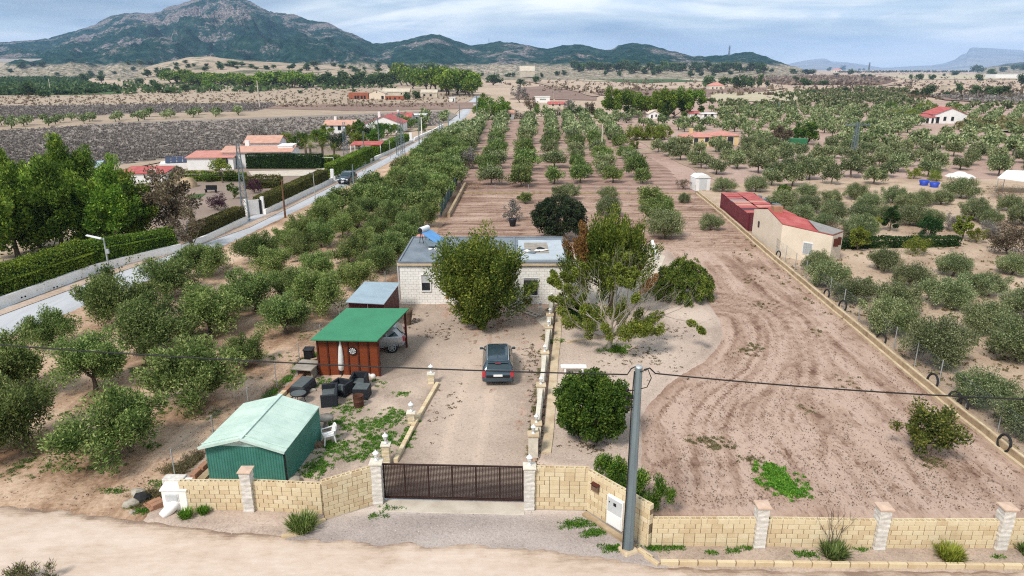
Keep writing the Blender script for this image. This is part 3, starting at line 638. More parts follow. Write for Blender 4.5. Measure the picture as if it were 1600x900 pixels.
# ------------------------------------------------------------------ foliage
def unit(a): return a / (np.linalg.norm(a, axis=-1, keepdims=True) + 1e-9)
def clumps_ellipsoid(rng, n, rx, ry, rz, zc, rmin=.45, rmax=.92, lo=-.75, lobes=.18):
    d = unit(rng.normal(size=(n * 3, 3))); d = d[d[:, 2] > lo][:n]
    r = rng.uniform(rmin ** 2, rmax ** 2, len(d)) ** .5
    r = r * (1 + lobes * (rng.random(len(d)) - .5) * 2)
    return d * r[:, None] * np.array([rx, ry, rz]) + np.array([0, 0, zc]), d
def leaves(rng, C, A, ra, rb, n, L, W, up=.5, out=.6, rnd=.7, shell=.45, droop=0):
    """n leaves spread through clumps with centre C, long axis A, half sizes ra (along) and rb (across)"""
    k = len(C); i = rng.integers(0, k, n)
    ra = np.broadcast_to(ra, (k,))[i]; rb = np.broadcast_to(rb, (k,))[i]
    d = unit(rng.normal(size=(n, 3))); r = rng.random(n) ** shell
    q = d * r[:, None]; a = A[i]
    al = (q * a).sum(1)
    off = (q - a * al[:, None]) * rb[:, None] + a * (al * ra)[:, None]
    p = C[i] + off
    ax = unit(unit(off) * out + a * up + rng.normal(size=(n, 3)) * rnd + np.array([0, 0, -droop]))
    nr = unit(np.cross(ax, unit(rng.normal(size=(n, 3)))))
    Ls = L * rng.uniform(.6, 1.3, n); Ws = W * rng.uniform(.7, 1.25, n)
    sd = np.cross(nr, ax)
    v0 = p - ax * Ls[:, None] / 2; v2 = p + ax * Ls[:, None] / 2
    m = p - ax * Ls[:, None] * .05
    v1 = m + sd * Ws[:, None] / 2 + nr * Ws[:, None] * .15; v3 = m - sd * Ws[:, None] / 2 + nr * Ws[:, None] * .15
    V = np.stack([v0, v1, v2, v3], 1).reshape(-1, 3); F = np.arange(4 * n).reshape(n, 4)
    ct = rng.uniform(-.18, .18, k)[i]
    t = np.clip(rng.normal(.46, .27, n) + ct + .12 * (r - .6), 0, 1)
    return V, F, t
def crown_mesh(name, mat, parts):
    Vs, Fs, ts = [], [], []; o = 0
    for V, F, t in parts: Vs.append(V); Fs.append(F + o); ts.append(t); o += len(V)
    return fast_mesh(name, np.concatenate(Vs), np.concatenate(Fs), M[mat], attr=np.concatenate(ts))
def axes(rng, d, up=.4, rnd=.3): return unit(d + np.array([0, 0, up]) + rng.normal(size=d.shape) * rnd)

def trunk_mesh(name, mat, rng, h0, r0, tips, fork=.5, n=6, stems=1, wob=.12):
    mb = MB()
    for s in range(stems):
        a = rng.uniform(0, 6.28); bx, by = (math.cos(a) * r0 * (stems > 1) * 1.2, math.sin(a) * r0 * (stems > 1) * 1.2)
        fk = Vector((bx * 3 + rng.uniform(-wob, wob), by * 3 + rng.uniform(-wob, wob), h0 * fork))
        mb.tube([(bx, by, -.15), (bx * 1.1, by * 1.1, .02), ((bx + fk.x) * .5 + rng.uniform(-wob, wob) * .5, (by + fk.y) * .5, fk.z * .5), fk], [r0 * 1.5, r0 * 1.15, r0 * .9, r0 * .8], n)
        for t in tips[s::stems]:
            t = Vector(t); mid = fk.lerp(t, .5) + Vector((rng.uniform(-1, 1), rng.uniform(-1, 1), rng.uniform(-.2, .8))) * (t - fk).length * .12
            mb.tube([fk, fk.lerp(mid, .5), mid, t], [r0 * .6, r0 * .45, r0 * .3, r0 * .1], 5, caps=False)
    return mb.mesh(name, M[mat])

def tree_kind(seed, mat, h, rx, rz, zc, nl, L, W, ncl=34, cr=.34, trunk=(.14, .5), bark='bark', up=.5, stems=1, lo=-.7, ry=None, rmin=.35, rnd=.7, ratio=1.25, out=.7, droop=0, tips=9, lobes=.2, aup=.4, skew=.0):
    rng = np.random.default_rng(seed); ry = ry or rx * rng.uniform(.88, 1.05)
    C, d = clumps_ellipsoid(rng, ncl, rx, ry, rz, zc, rmin, .88, lo, lobes)
    C[:, 0] += skew * (C[:, 2] - zc)
    A = axes(rng, d, aup)
    cs = cr * rx * rng.uniform(.7, 1.25, len(C))
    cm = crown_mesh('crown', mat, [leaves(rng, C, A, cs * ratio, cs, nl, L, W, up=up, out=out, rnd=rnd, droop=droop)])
    sel = C[rng.permutation(len(C))[:tips]]
    tm = trunk_mesh('trunk', bark, rng, zc - rz * .4, trunk[0], sel, trunk[1] + .5 if False else 1.0 * trunk[1], stems=stems)
    return tm, cm

# olives, three levels of detail by distance
OL_A = [tree_kind(10 + i, 'olive_green', 3.9, 2.15, 1.5, 1.8, 18500, .18, .064, 46, .29, (.14, .6), stems=1 + (i % 2), lo=-.8, rmin=.3, lobes=.3, aup=.8, skew=(-.15, .1, .2, 0, -.1)[i]) for i in range(5)]
OL_B = [tree_kind(30 + i, 'olive_silver', 3.5, 2.25, 1.28, 1.5, 18500, .17, .06, 50, .28, (.15, .5), lo=-.75, lobes=.25, aup=.8, skew=(.1, -.1, .15, 0)[i]) for i in range(4)]
OL_C = [tree_kind(50 + i, 'olive_silver', 3.6, 2.1, 1.35, 1.85, 3800, .36, .14, 26, .36, (.15, .9), lo=-.5) for i in range(4)]
OL_D = [tree_kind(60 + i, 'olive_green', 3.8, 2.25, 1.55, 1.9, 4000, .36, .14, 26, .36, (.15, .7), lo=-.7) for i in range(4)]

def plant(name, cat, kit, loc, label, group=None, s=1.0, rz=0, sz=None, extra=None):
    t = T(name, label, cat, loc, rz, group); t.scale = (s * RNG.uniform(.88, 1.12), s * RNG.uniform(.88, 1.12), sz or s) if name == 'olive_tree' else (s, s, sz or s)
    if kit[0] is not None: link('trunk', kit[0], t)
    link('crown', kit[1], t)
    return t

# ---- the olives beside the left fence, in three rows running back from the dirt road
RNG = random.Random(3)
olives = []     # (x, y, kit list, scale, label, group)
def uvx(u, v): p = G(u, v); return (p.x, p.y)
rowA = [(175, 716, 1.0, 0), (300, 634, 1.02, 1), (385, 573, .62, 3), (447, 522, .80, 2), (498, 492, .95, 4)]
rowB = [(30, 702, 1.0, 1), (150, 610, .98, 2), (240, 556, 1.02, 0), (330, 520, 1.05, 4), (395, 487, 1.0, 1)]
rowC = [(-60, 655, 1.0, 3), (14, 622, .95, 2), (85, 545, .72, 4), (192, 508, 1.0, 0), (268, 466, 1.0, 1), (318, 432, .95, 4)]
def rx_(row, y): return {'A': -19.9, 'B': -24.9, 'C': -31.5}[row] + {'A': .118, 'B': .114, 'C': .125}[row] * y
def row_fill(y0, y1, step):
    ys = []; y = y0
    while y < y1: ys.append(y); y += step * RNG.uniform(.92, 1.1)
    return ys
nm = {'A': 'fence', 'B': 'middle', 'C': 'road'}
for r, lst, y0 in (('A', rowA, 54.5), ('B', rowB, 56.5), ('C', rowC, 65.5)):
    pts = [(*uvx(u, v), s, k) for u, v, s, k in lst]
    for i, (x, y, s, k) in enumerate(pts):
        where = {'A': 'fence-side row', 'B': 'middle row', 'C': 'road-side row'}[r]
        desc = ('bushy green olive tree' if s > .8 else 'small open olive tree')
        olives.append((x, y, 'A' if y < 75 else 'D', k, s, f'{desc}, {ORD[i]} from the dirt road, {where}', 'olive trees between the paved road and the wire fence'))
fy = np.array([p[1] for p in FENCE]); fx = np.array([p[0] for p in FENCE]); ry_ = np.array([p[1] for p in ROAD_R[:7]]); rx2 = np.array([p[0] for p in ROAD_R[:7]])
for k in range(4):
    y = (52.5, 51.0, 56.5, 61.0)[k]; i = 0
    while y < 210:
        a, b_ = np.interp(y, fy, fx) - (2.2 if y < 120 else 1.8), np.interp(y, ry_, rx2) + np.interp(y, [47, 60, 120, 170], [5.2, 7.2, 7.2, 4.2])
        s_ = RNG.uniform(.66, .88)
        olives.append((a + (b_ - a) * (k / 3) + RNG.uniform(-.5, .5), y, 'A' if y < 78 else 'D', RNG.randrange(5), s_, f'small olive tree, {ORD[min(i, 48)]} along the {ORD[k]} row from the wire fence, beyond the house front', 'olive trees between the paved road and the wire fence'))
        i += 1; y += RNG.uniform(4.2, 5.3)
# extra partial row towards the road in front
for i, (u, v, s) in enumerate([(160, 470, .6)]):
    x, y = uvx(u, v + 20); olives.append((x, y, 'A', i, s, 'small dark olive shrub at the edge of the paved road near the front', 'olive trees between the paved road and the wire fence'))
# ---- right orchard, near part seen one by one
near_r = [(1460, 571, 1.12, 'large silvery olive tree nearest the tyre-hung fence, two trees back from the front'), (1383, 522, .95, 'olive tree leaning over the fence between two hanging tyres'),
          (1540, 523, .95, 'olive tree behind the large silvery one, right of centre in the orchard'), (1590, 566, 1.0, 'olive tree cut by the right edge, level with the large silvery one'),
          (1532, 636, .82, 'small olive tree behind the front tyres of the right fence'), (1612, 684, .9, 'olive tree at the right edge nearest the dirt road'),
          (1405, 524, .0, ''), (1335, 472, .86, 'olive tree by the fence just right of the cream house'), (1290, 448, .95, 'olive tree in front of the cream house window'),
          (1398, 492, .95, 'olive tree in the second row from the fence, behind the large silvery one'), (1478, 482, .92, 'olive tree in the third row from the fence, right of the cream house'),
          (1424, 450, .86, 'dark olive tree in the second row, level with the cream house'), (1535, 462, .88, 'olive tree fourth row from the fence, below the bare brown tree'),
          (1380, 424, .80, 'olive tree first behind the cream house corner'), (1488, 432, .84, 'olive tree third row, furthest back of the near trees'), (1580, 430, .8, 'olive tree near the right edge in front of the bare tree'),
          (1600, 500, .95, 'olive tree at the right edge, third back from the front'), (1275, 424, .72, 'bushy olive tree touching the front wall of the cream house')]
for u, v, s, lb in near_r:
    if s <= 0: continue
    x, y = uvx(u, v); olives.append((x, y, 'B', int(u) % 4, s * .84, lb, 'olive trees right of the tyre-hung fence'))
near_r2 = [(1300, 345), (1262, 333), (1345, 350), (1355, 332), (1385, 345), (1420, 352), (1450, 356), (1418, 326), (1470, 320), (1500, 310), (1545, 352), (1575, 330), (1595, 352), (1520, 345), (1335, 312), (1300, 318), (1260, 312), (1225, 328), (1250, 350), (1285, 362), (1180, 300), (1130, 300), (1205, 290), (1395, 318), (1440, 322), (1340, 375)]
for i, (u, v) in enumerate(near_r2):
    x, y = uvx(u, v); olives.append((x, y, 'B' if y < 75 else 'C', i % 4, RNG.uniform(.6, .85), 'grey-green olive bush on pale soil in the gardens behind the cream house', 'olive bushes in the gardens behind the cream house'))
# ---- behind the house, inside the plot
plot_ol = [(950, 338, .72, 'C', 'lone olive tree with a short trunk behind the dark dome tree'), (950, 312, .62, 'C', 'olive tree right behind the lone short-trunked one'), (1040, 373, .95, 'B', 'silvery olive tree standing right of the rusty-topped tree'),
           (1030, 350, .95, 'D', 'bright green olive right behind the silvery one'), (1018, 325, .85, 'D', 'dark green olive at the back of the plot left of the shrubs'), (1110, 360, .55, 'C', 'small round olive bush alone near the right low wall'),
           (1068, 317, .42, 'C', 'tiny olive bush at the back corner of the plot'), (885, 312, .85, 'C', 'silvery olive showing above the dark dome tree'), (820, 318, .42, 'D', 'little green bush at the back of the plot left of the dome tree')]
for i, (u, v, s, k, lb) in enumerate(plot_ol):
    x, y = uvx(u, v); olives.append((x, y, k, i % 4, s, lb, 'olive trees in the ploughed ground behind the house'))
# ---- the middle orchard, rows running away from the back fence
def midrow(xa, dxdy, y0, y1, idx, side):
    y = y0; i = 0
    while y < y1:
        if not (i and RNG.random() < (.28 if y < 165 else .06)):
            olives.append((xa + dxdy * (y - 105) + RNG.uniform(-.5, .5), y, 'D' if RNG.random() < .6 else 'C', RNG.randrange(4), RNG.uniform(.62, 1.0) if y < 160 else RNG.uniform(.8, 1.05), f'{ORD[min(i, 39)]} olive from the back fence in the {ORD[idx]} middle-orchard row from the left', 'olive trees in the middle orchard'))
        i += 1; y += RNG.uniform(5.6, 6.6)
for idx, (xa, sl) in enumerate([(-9.6, .0), (-3.5, .002), (1.8, .03), (6.4, .048), (10.6, .062), (15.2, .068), (20.2, .075)]):
    midrow(xa, sl, 106 + RNG.uniform(-2, 3), 262, idx, '')
# right middle orchard, blocks of trees on a grid, thinner detail behind
def block(px, step, rot, label, group, kind, jit=.9, keep=.88, smin=.7, smax=.96, ymax=1e9):
    P = [P2(*q) for q in px]; a = np.array(P); x0, y0 = a.min(0); x1, y1 = a.max(0); cx, cy = a.mean(0)
    D = max(x1 - x0, y1 - y0); n = int(D / step) + 2; out = []
    g = np.arange(-n, n + 1) * step; X, Y = np.meshgrid(g, g * 1.0); X = X.ravel(); Y = Y.ravel()
    c, s = math.cos(rot), math.sin(rot); U = cx + X * c - Y * s; V = cy + X * s + Y * c
    ins = sdist(U, V, P) > 0
    for x, y, yy in zip(U[ins], V[ins], Y[ins]):
        if RNG.random() < keep: olives.append((float(x) + RNG.uniform(-jit, jit), float(y) + RNG.uniform(-jit, jit), kind, RNG.randrange(4), RNG.uniform(smin, smax), label, group, float(yy)))
block([(1120, 288), (1340, 300), (1460, 282), (1700, 268), (1700, 230), (1300, 222), (1160, 215), (1050, 232), (1000, 236)], 6.4, .12, 'grey-green olive tree among the dense trees beyond the gardens on the right', 'dense olives beyond the right gardens', 'C')
block([(1300, 220), (1700, 226), (1800, 205), (1560, 206), (1450, 200), (1290, 206)], 7.0, .2, 'olive tree in the open rows near the white cottage', 'olives near the white cottage', 'C', keep=.85)
block([(950, 196), (1060, 212), (1300, 212), (1480, 208), (1440, 178), (1260, 166), (1120, 172), (950, 188)], 7.2, .1, 'olive tree in the wide grove in front of the pine clump', 'olives in front of the pine clump', 'C', keep=.8)
block([(1190, 166), (1440, 180), (1460, 170), (1400, 150), (1320, 150), (1250, 160)], 9, .1, 'far olive tree', 'far olives', 'C', keep=.9)
block([(1240, 160), (1420, 152), (1420, 143), (1380, 138), (1240, 146), (1200, 152)], 9.5, .1, 'far olive tree', 'far olives', 'C', keep=.7)
block([(1400, 200), (1800, 190), (1800, 166), (1500, 166), (1430, 175)], 8.5, .15, 'far olive tree', 'far olives', 'C', keep=.85)
block([(1160, 172), (1240, 164), (1110, 160), (1090, 168)], 9, .1, 'far olive tree', 'far olives', 'C', keep=.7)
block([(-200, 207), (0, 203), (210, 190), (390, 180), (400, 176), (330, 178), (170, 186), (0, 192), (-200, 197)], 7.5, .3, 'olive tree in the strip between two grey vineyards', 'olives between the grey vineyards', 'D', keep=.95)
block([(640, 200), (700, 192), (712, 186), (660, 182), (600, 190)], 7, .1, 'olive tree beside the villas', 'olives beside the villas', 'D', keep=.8)

def Pix(x, y, z=0):
    zz = y * _c - (z - CAM_H) * _s; yy = -(y * _s + (z - CAM_H) * _c); return 800 + FPX * x / zz, 450 + FPX * yy / zz
CLEAR = [(1436, 185, 1512, 212), (1062, 220, 1164, 237), (1000, 176, 1125, 196), (1106, 300, 1200, 330), (1215, 222, 1285, 238), (1085, 284, 1112, 304), (1420, 284, 1480, 300), (1476, 268, 1526, 284), (1545, 290, 1650, 318)]
vis = []
for o in olives:
    u, v = Pix(o[0], o[1], 1.5)
    ub, vb = Pix(o[0], o[1], 0)
    if any(a < ub < c_ and b_ < vb < d_ for a, b_, c_, d_ in CLEAR): continue
    if -90 < u < 1690 and v < 960: vis.append(o)
vis.sort(key=lambda o: o[0] ** 2 + o[1] ** 2)
KITS = {'A': OL_A, 'B': OL_B, 'C': OL_C, 'D': OL_D}
def near_kits(o):
    k = o[2]
    if k == 'C' and o[1] < 100: return OL_B
    if k == 'D' and o[1] < 80: return OL_A
    return KITS[k]
cnt = {}
rowsets = {}
for o in vis[:288]:
    if len(o) > 7: rowsets.setdefault(o[6], set()).add(round(o[7], 1))
for g_ in rowsets: rowsets[g_] = sorted(rowsets[g_])
lab = {}
for o in sorted([o for o in vis[:288] if len(o) > 7], key=lambda o: o[0]):
    rw = rowsets[o[6]].index(round(o[7], 1)); k = (o[6], rw); cnt[k] = cnt.get(k, 0) + 1
    lab[id(o)] = f'olive, {ORD[min(cnt[k] - 1, 48)]} from left, {ORD[rw]} row of {o[6]}'
cg = {}
for o in sorted([o for o in vis[:288] if o[6].startswith('olive bushes')], key=lambda o: o[0]):
    cg[0] = cg.get(0, 0) + 1; lab[id(o)] = f'round grey-green olive bush, {ORD[cg[0] - 1]} from the left in the gardens behind the cream house'
for o in vis[:288]:
    ks = near_kits(o)
    plant('olive_tree', 'olive tree', ks[o[3] % len(ks)], (o[0], o[1], 0), lab.get(id(o), o[5]), o[6], o[4], RNG.uniform(0, 6.28), o[4] * RNG.uniform(.92, 1.12))
# the rest of the olives: far off, one mass
def merged(name, items, kits, mat, label=None, split=250, cat=None, kid='crown'):
    """items (x, y, scale, kit index); kits: list of (V, F, t)"""
    Vs, Fs, ts = [], [], []; o = 0; rg = np.random.default_rng(5)
    for x, y, s, k in items:
        V, F, t = kits[k % len(kits)]; a = rg.uniform(0, 6.28); c, n = math.cos(a), math.sin(a)
        W = np.empty_like(V); W[:, 0] = (V[:, 0] * c - V[:, 1] * n) * s + x; W[:, 1] = (V[:, 0] * n + V[:, 1] * c) * s + y; W[:, 2] = V[:, 2] * s
        Vs.append(W); Fs.append(F + o); ts.append(np.clip(t + rg.uniform(-.15, .15), 0, 1)); o += len(V)
    me = fast_mesh(name, np.concatenate(Vs), np.concatenate(Fs), M[mat], attr=np.concatenate(ts))
    return tag(link(name, me), kind='stuff', label=label)
def lod(seed, n, L, W, rx=2.3, rz=1.45, zc=2.1, ncl=14, cr=.42, lo=-.5):
    rng = np.random.default_rng(seed); C, d = clumps_ellipsoid(rng, ncl, rx, rx, rz, zc, .3, .85, lo)
    P = [leaves(rng, C, axes(rng, d), cr * rx, cr * rx, n, L, W)]
    mb = MB(); mb.tube([(0, 0, -.2), (.1, 0, 1.0), (.3, .1, 1.7)], [.2, .16, .1], 4, caps=False)
    tv = np.array(mb.v); tf = np.array(mb.f); P.append((tv, tf, np.zeros(len(tf))))
    Vs, Fs, ts = [], [], []; o = 0
    for V, F, t in P: Vs.append(V); Fs.append(F + o); ts.append(t); o += len(V)
    return np.concatenate(Vs), np.concatenate(Fs), np.concatenate(ts)
L1 = [lod(100 + i, 380, .75, .42) for i in range(5)]; L2 = [lod(120 + i, 110, 1.35, .85, ncl=8) for i in range(5)]
rest = vis[288:]
items1 = [(o[0], o[1], o[4], o[3]) for o in rest if o[1] < 300]; items2 = [(o[0], o[1], o[4], o[3]) for o in rest if o[1] >= 300]
print('olives', len(vis), len(items1), len(items2))
merged('distant_olive_trees', [(a, b_, c_, d_) for a, b_, c_, d_ in items1], L1, 'olive_silver', 'grey-green olive trees filling the groves further back')
merged('distant_olive_trees', items2, L2, 'olive_silver', 'faint rows of far olive trees towards the hills')

# ------------------------------------------------------------------ other single trees and shrubs of the plot
rng = np.random.default_rng(77)
# tall leafy tree in front of the house
def big_tree(name, mat, seed, h, rx, zc, rz, nl, L, W, **k):
    return tree_kind(seed, mat, h, rx, rz, zc, nl, L, W, **k)
kit = tree_kind(201, 'poplar_leaf', 7, 2.95, 3.15, 3.6, 62000, .185, .08, ncl=130, cr=.21, trunk=(.2, .8), lo=-.98, rmin=.2, ratio=2.0, aup=.9, up=.7, tips=22, lobes=.3)
bm_v = G(752, 514)
t = plant('leafy_tree', 'tree', kit, (bm_v.x, bm_v.y, 0), 'tall yellow-green leafy tree standing in the yard in front of the white block house')
# low foliage skirt reaching the ground
rg = np.random.default_rng(5)
Cs = np.stack([rg.normal(0, .55, 16), rg.normal(0, .55, 16), rg.uniform(.35, 1.6, 16)], -1)
link('low_shoots', crown_mesh('low_shoots', 'poplar_leaf', [leaves(rg, Cs, axes(rg, unit(Cs * [1, 1, 0])), .6, .32, 3200, .22, .09)]), t)
# dark dome tree behind the house
kit = tree_kind(202, 'dark_leaf', 5, 2.95, 2.45, 2.2, 26000, .18, .12, ncl=120, cr=.17, trunk=(.2, .8), lo=-.6, rmin=.7, ratio=1.1, tips=8, lobes=.08)
p = G(874, 374)
plant('carob_tree', 'tree', kit, (p.x, p.y, 0), 'dark round dome-shaped tree behind the flat roof of the house')
# rusty-topped conifer right of the house: many upright plumes
rg = np.random.default_rng(91); n = 120
C, d = clumps_ellipsoid(rg, n, 3.1, 2.6, 3.2, 3.4, .3, .95, -.6, .2)
A = unit(d * [.55, .4, .35] + np.array([0.12, 0, 1.0]) + rg.normal(size=d.shape) * .1)
rust = (C[:, 0] < -1.75) & (C[:, 2] > 3.7) | (C[:, 0] > 1.5) & (C[:, 2] < 3.2) & (rg.random(len(C)) < .6)
gl = leaves(rg, C[~rust], A[~rust], 1.2, .42, 38000, .20, .07, up=1.2, out=.5, rnd=.45)
rl = leaves(rg, C[rust], A[rust], 1.0, .32, 5200, .20, .07, up=1.2, out=.5, rnd=.45)
p = G(946, 486)
t = T('conifer_tree', 'wide bushy conifer with upright plumes and rusty orange branches right of the house', 'tree', (p.x + .3, p.y, 0))
t.scale = (1.14, 1.05, 1.05)
link('crown', crown_mesh('crown', 'conifer_leaf', [gl]), t); tag(link('rusty_foliage', crown_mesh('rusty_foliage', 'rust_leaf', [rl]), t), 'dead rusty orange foliage')
link('trunk', trunk_mesh('trunk', 'bark', rg, 2.0, .18, C[:14], .8, stems=2), t)

# recursive branches for the fig and the bare trees
def branches(mb, rg, p, d, L, r, depth, tips, spread=.55, upb=.15, ratio=.72, kids=(2, 3)):
    steps = 3; pts = [p.copy()]; rad = [r]
    for i in range(steps):
        d = (d + Vector(rg.normal(size=3)) * .13 + Vector((0, 0, upb * .3))).normalized(); p = p + d * L / steps; pts.append(p.copy()); rad.append(r * (1 - .4 * (i + 1) / steps))
    mb.tube(pts, rad, 5 if r > .03 else 4, caps=False)
    if depth == 0: tips.append((p.copy(), d.copy())); return
    if depth <= 2: tips.append((pts[2].copy(), d.copy()))
    for k in range(rg.integers(kids[0], kids[1] + 1)):
        q = Vector(rg.normal(size=3)); q = (q - d * q.dot(d)).normalized()
        branches(mb, rg, p, (d + q * spread * rg.uniform(.6, 1.3) + Vector((0, 0, upb))).normalized(), L * ratio * rg.uniform(.85, 1.15), r * .6, depth - 1, tips, spread, upb, ratio, kids)
p = G(951, 549)
fig = T('fig_tree', 'spreading fig tree with bare pale branches and yellowing leaves on the gravel', 'tree', (p.x, p.y, .1))
mb = MB(); tips = []; rg = np.random.default_rng(12)
mb.tube([(0, 0, -.1), (0.02, 0, .25), (.1, 0, .75), (.12, 0, .95)], [.24, .17, .15, .16], 8)
for a, el, L in ((-.3, .45, 1.7), (.5, .9, 1.7), (1.5, .8, 1.5), (2.6, .5, 1.8), (3.4, .62, 1.9), (4.4, .9, 1.3), (5.5, .8, 1.3), (1.0, 1.3, 1.5), (3.0, 1.15, 1.6), (1.9, 1.35, 1.7), (4.9, 1.2, 1.6), (0.05, .42, 1.9), (3.7, .5, 1.8)):
    branches(mb, rg, Vector((.12, 0, .85)), Vector((math.cos(a) * math.cos(el), math.sin(a) * math.cos(el) * .8, math.sin(el))).normalized(), L, .06, 5, tips, .48, .10, .74, (2, 2))
mb.build('trunk', M['bark_pale'], fig)
tp = np.array([t_[0] for t_ in tips]); td = np.array([t_[1] for t_ in tips])
low = (tp[:, 2] > 1.1) & (tp[:, 2] < 2.25) & (rg.random(len(tp)) < .9) | (tp[:, 2] > 1.1) & (rg.random(len(tp)) < .06)
low &= ~((tp[:, 0] > 1.6) & (tp[:, 2] > 2.0))
aa = rg.uniform(0, 6.28, 70); rr_ = rg.uniform(.3, 1, 70) ** .7 * 3.3; xc = np.stack([.2 + rr_ * np.cos(aa) - .2, rr_ * np.sin(aa) * .75, 1.0 + .22 * rr_ + rg.uniform(0, .75, 70)], -1)
link('lower_leaves', crown_mesh('lower_leaves', 'yellow_leaf', [leaves(rg, xc, axes(rg, unit(xc * [1, 1, .3])), .5, .3, 14000, .145, .07, up=.2, out=.8)]), fig)
link('crown', crown_mesh('crown', 'yellow_leaf', [leaves(rg, tp[low], td[low], .38, .24, 24000, .145, .07, up=.2, out=.8)]), fig)
Cg = np.stack([rg.normal(.35, .5, 30), rg.normal(0, .3, 30), rg.uniform(0, .12, 30)], -1)
w = crown_mesh('ground_cover', 'weed_leaf', [leaves(rg, Cg, np.tile([[0, 0, 1.]], (30, 1)), .16, .3, 2200, .18, .03, up=1)])
tag(link('ground_cover', w, None, (p.x, p.y, .1)), kind='stuff')
# dark round shrub under the fig's left limb
kit = tree_kind(221, 'lush_leaf', 2, 1.1, 1.0, 1.0, 3500, .16, .08, ncl=24, lo=-.8, trunk=(.05, .5))
p = G(908, 514); plant('shrub', 'shrub', kit, (p.x, p.y, .1), 'dark green shrub under the left limb of the fig tree')
kit = tree_kind(222, 'yellow_leaf', 2, .9, 1.2, 1.3, 2500, .18, .09, ncl=18, lo=-.8, trunk=(.05, .5))
p = G(886, 506); plant('shrub', 'shrub', kit, (p.x, p.y, .1), 'loose yellow-green shrub beside the balustrade below the house corner')

# weeping shrub
rg = np.random.default_rng(41); n = 420
d = unit(rg.normal(size=(n * 3, 3))); d = d[d[:, 2] > -.1][:n]
C = d * np.array([2.3, 2.2, 2.75]) * rg.uniform(.62, .98, (len(d), 1)); C[:, 2] = C[:, 2] * .92 + .62 + .25 * np.sin(np.arctan2(d[:, 1], d[:, 0]) * 5)
A = unit(np.stack([d[:, 0] * .6, d[:, 1] * .6, -1.0 + .9 * d[:, 2]], -1))
p = G(1067, 468)
t = T('weeping_shrub', 'dark green weeping shrub with hanging strands beside the curved gravel edge', 'shrub', (p.x, p.y, .05))
link('crown', crown_mesh('crown', 'weeping_leaf', [leaves(rg, C, A, .44, .17, 34000, .16, .06, up=1.0, out=.3, rnd=.4)]), t)
link('trunk', trunk_mesh('trunk', 'bark', rg, 1.2, .1, C[:12], .8), t)
# round clipped-looking bush beside the utility pole
kit = tree_kind(203, 'lush_leaf', 4, 1.88, 1.72, 1.82, 42000, .14, .08, ncl=170, cr=.20, trunk=(.1, .4), lo=-.9, rmin=.6, ratio=1.05, lobes=.07)
p = G(925, 690)
plant('round_bush', 'bush', kit, (p.x, p.y + .1, .05), 'big round glossy green bush left of the grey utility pole')
# oleander behind the angled wall
rg = np.random.default_rng(17); n = 46
C = np.stack([rg.uniform(-1.55, 1.6, n), rg.normal(0, .35, n), rg.uniform(.5, 1.75, n)], -1); C[:, 1] -= C[:, 0] * .75; C[:, 2] -= np.maximum(C[:, 0], 0) * .12
A = unit(np.stack([rg.normal(0, .3, n), rg.normal(0, .3, n), np.ones(n)], -1))
p = G(978, 800)
t = T('oleander', 'loose dark green oleander growing behind the angled block wall', 'shrub', (p.x + .3, p.y + .75, 0)); t.scale = (.8, .8, .92)
link('crown', crown_mesh('crown', 'lush_leaf', [leaves(rg, C, A, .5, .28, 9000, .17, .05, up=.9, out=.5, rnd=.5)]), t)
link('trunk', trunk_mesh('trunk', 'bark', rg, .8, .05, C[:16], .5, stems=4), t)
# small citrus right front
kit = tree_kind(204, 'yellow_leaf', 2, 1.5, 1.15, 1.35, 5200, .15, .08, ncl=48, cr=.25, trunk=(.05, .6), lo=-.8, rmin=.3, stems=3, lobes=.35)
link_l = leafmat('citrus_leaf', (.03, .055, .01), (.085, .115, .018), (.22, .22, .045)); kit[1].materials[0] = M['citrus_leaf']
p = G(1450, 714); plant('citrus_tree', 'tree', kit, (p.x, p.y, 0), 'small ragged yellow-green tree in the ploughed plot near its right wall')
# shrub clumps by the front
def grass_clump(loc, r, h, n, mat, label, name='grass_clump', cat='grass clump', seed=1, w=.035):
    rg = np.random.default_rng(seed); a = rg.uniform(0, 6.28, n); rr = r * np.sqrt(rg.random(n)) * .55
    b0 = np.stack([rr * np.cos(a), rr * np.sin(a), np.zeros(n)], -1); lean = rg.uniform(.1, .95, n); L = h * rg.uniform(.6, 1.15, n)
    dirv = np.stack([np.cos(a) * lean, np.sin(a) * lean, np.ones(n)], -1); dirv = unit(dirv + rg.normal(size=(n, 3)) * .15)
    md = b0 + dirv * L[:, None] * .6; tp = md + unit(dirv + np.array([0, 0, -.5]) * lean[:, None]) * L[:, None] * .45
    sd = unit(np.cross(dirv, [0, 0, 1.]) + 1e-3) * w / 2
    V = np.stack([b0 - sd, b0 + sd, md + sd, md - sd, tp], 1).reshape(-1, 3); i = np.arange(n)[:, None] * 5
    F = np.concatenate([i + np.array([[0, 1, 2, 3]]), i + np.array([[3, 2, 4, 4]])])
    # tips as slim quads
    F[n:, 3] = F[n:, 2]
    tri = [tuple(f[:3]) for f in F[n:]]; q = [tuple(f) for f in F[:n]]
    me = bpy.data.meshes.new(name); me.from_pydata([tuple(x) for x in V], [], q + tri); me.materials.append(M[mat])
    at = me.attributes.new('tint', 'FLOAT', 'FACE'); at.data.foreach_set('value', np.clip(rg.normal(.5, .22, 2 * n), 0, 1).astype(np.float32)); me.update()
    o = link(name, me, None, loc); return tag(o, label, cat)
grass_clump(G(473, 826, .05), .75, .55, 520, 'olive_green', 'arching green grass clump by the left garden wall corner', seed=1)
grass_clump(G(1302, 868, .05), .62, .5, 420, 'olive_green', 'green grassy clump at the foot of the right wall under a bare twiggy shrub', seed=2)
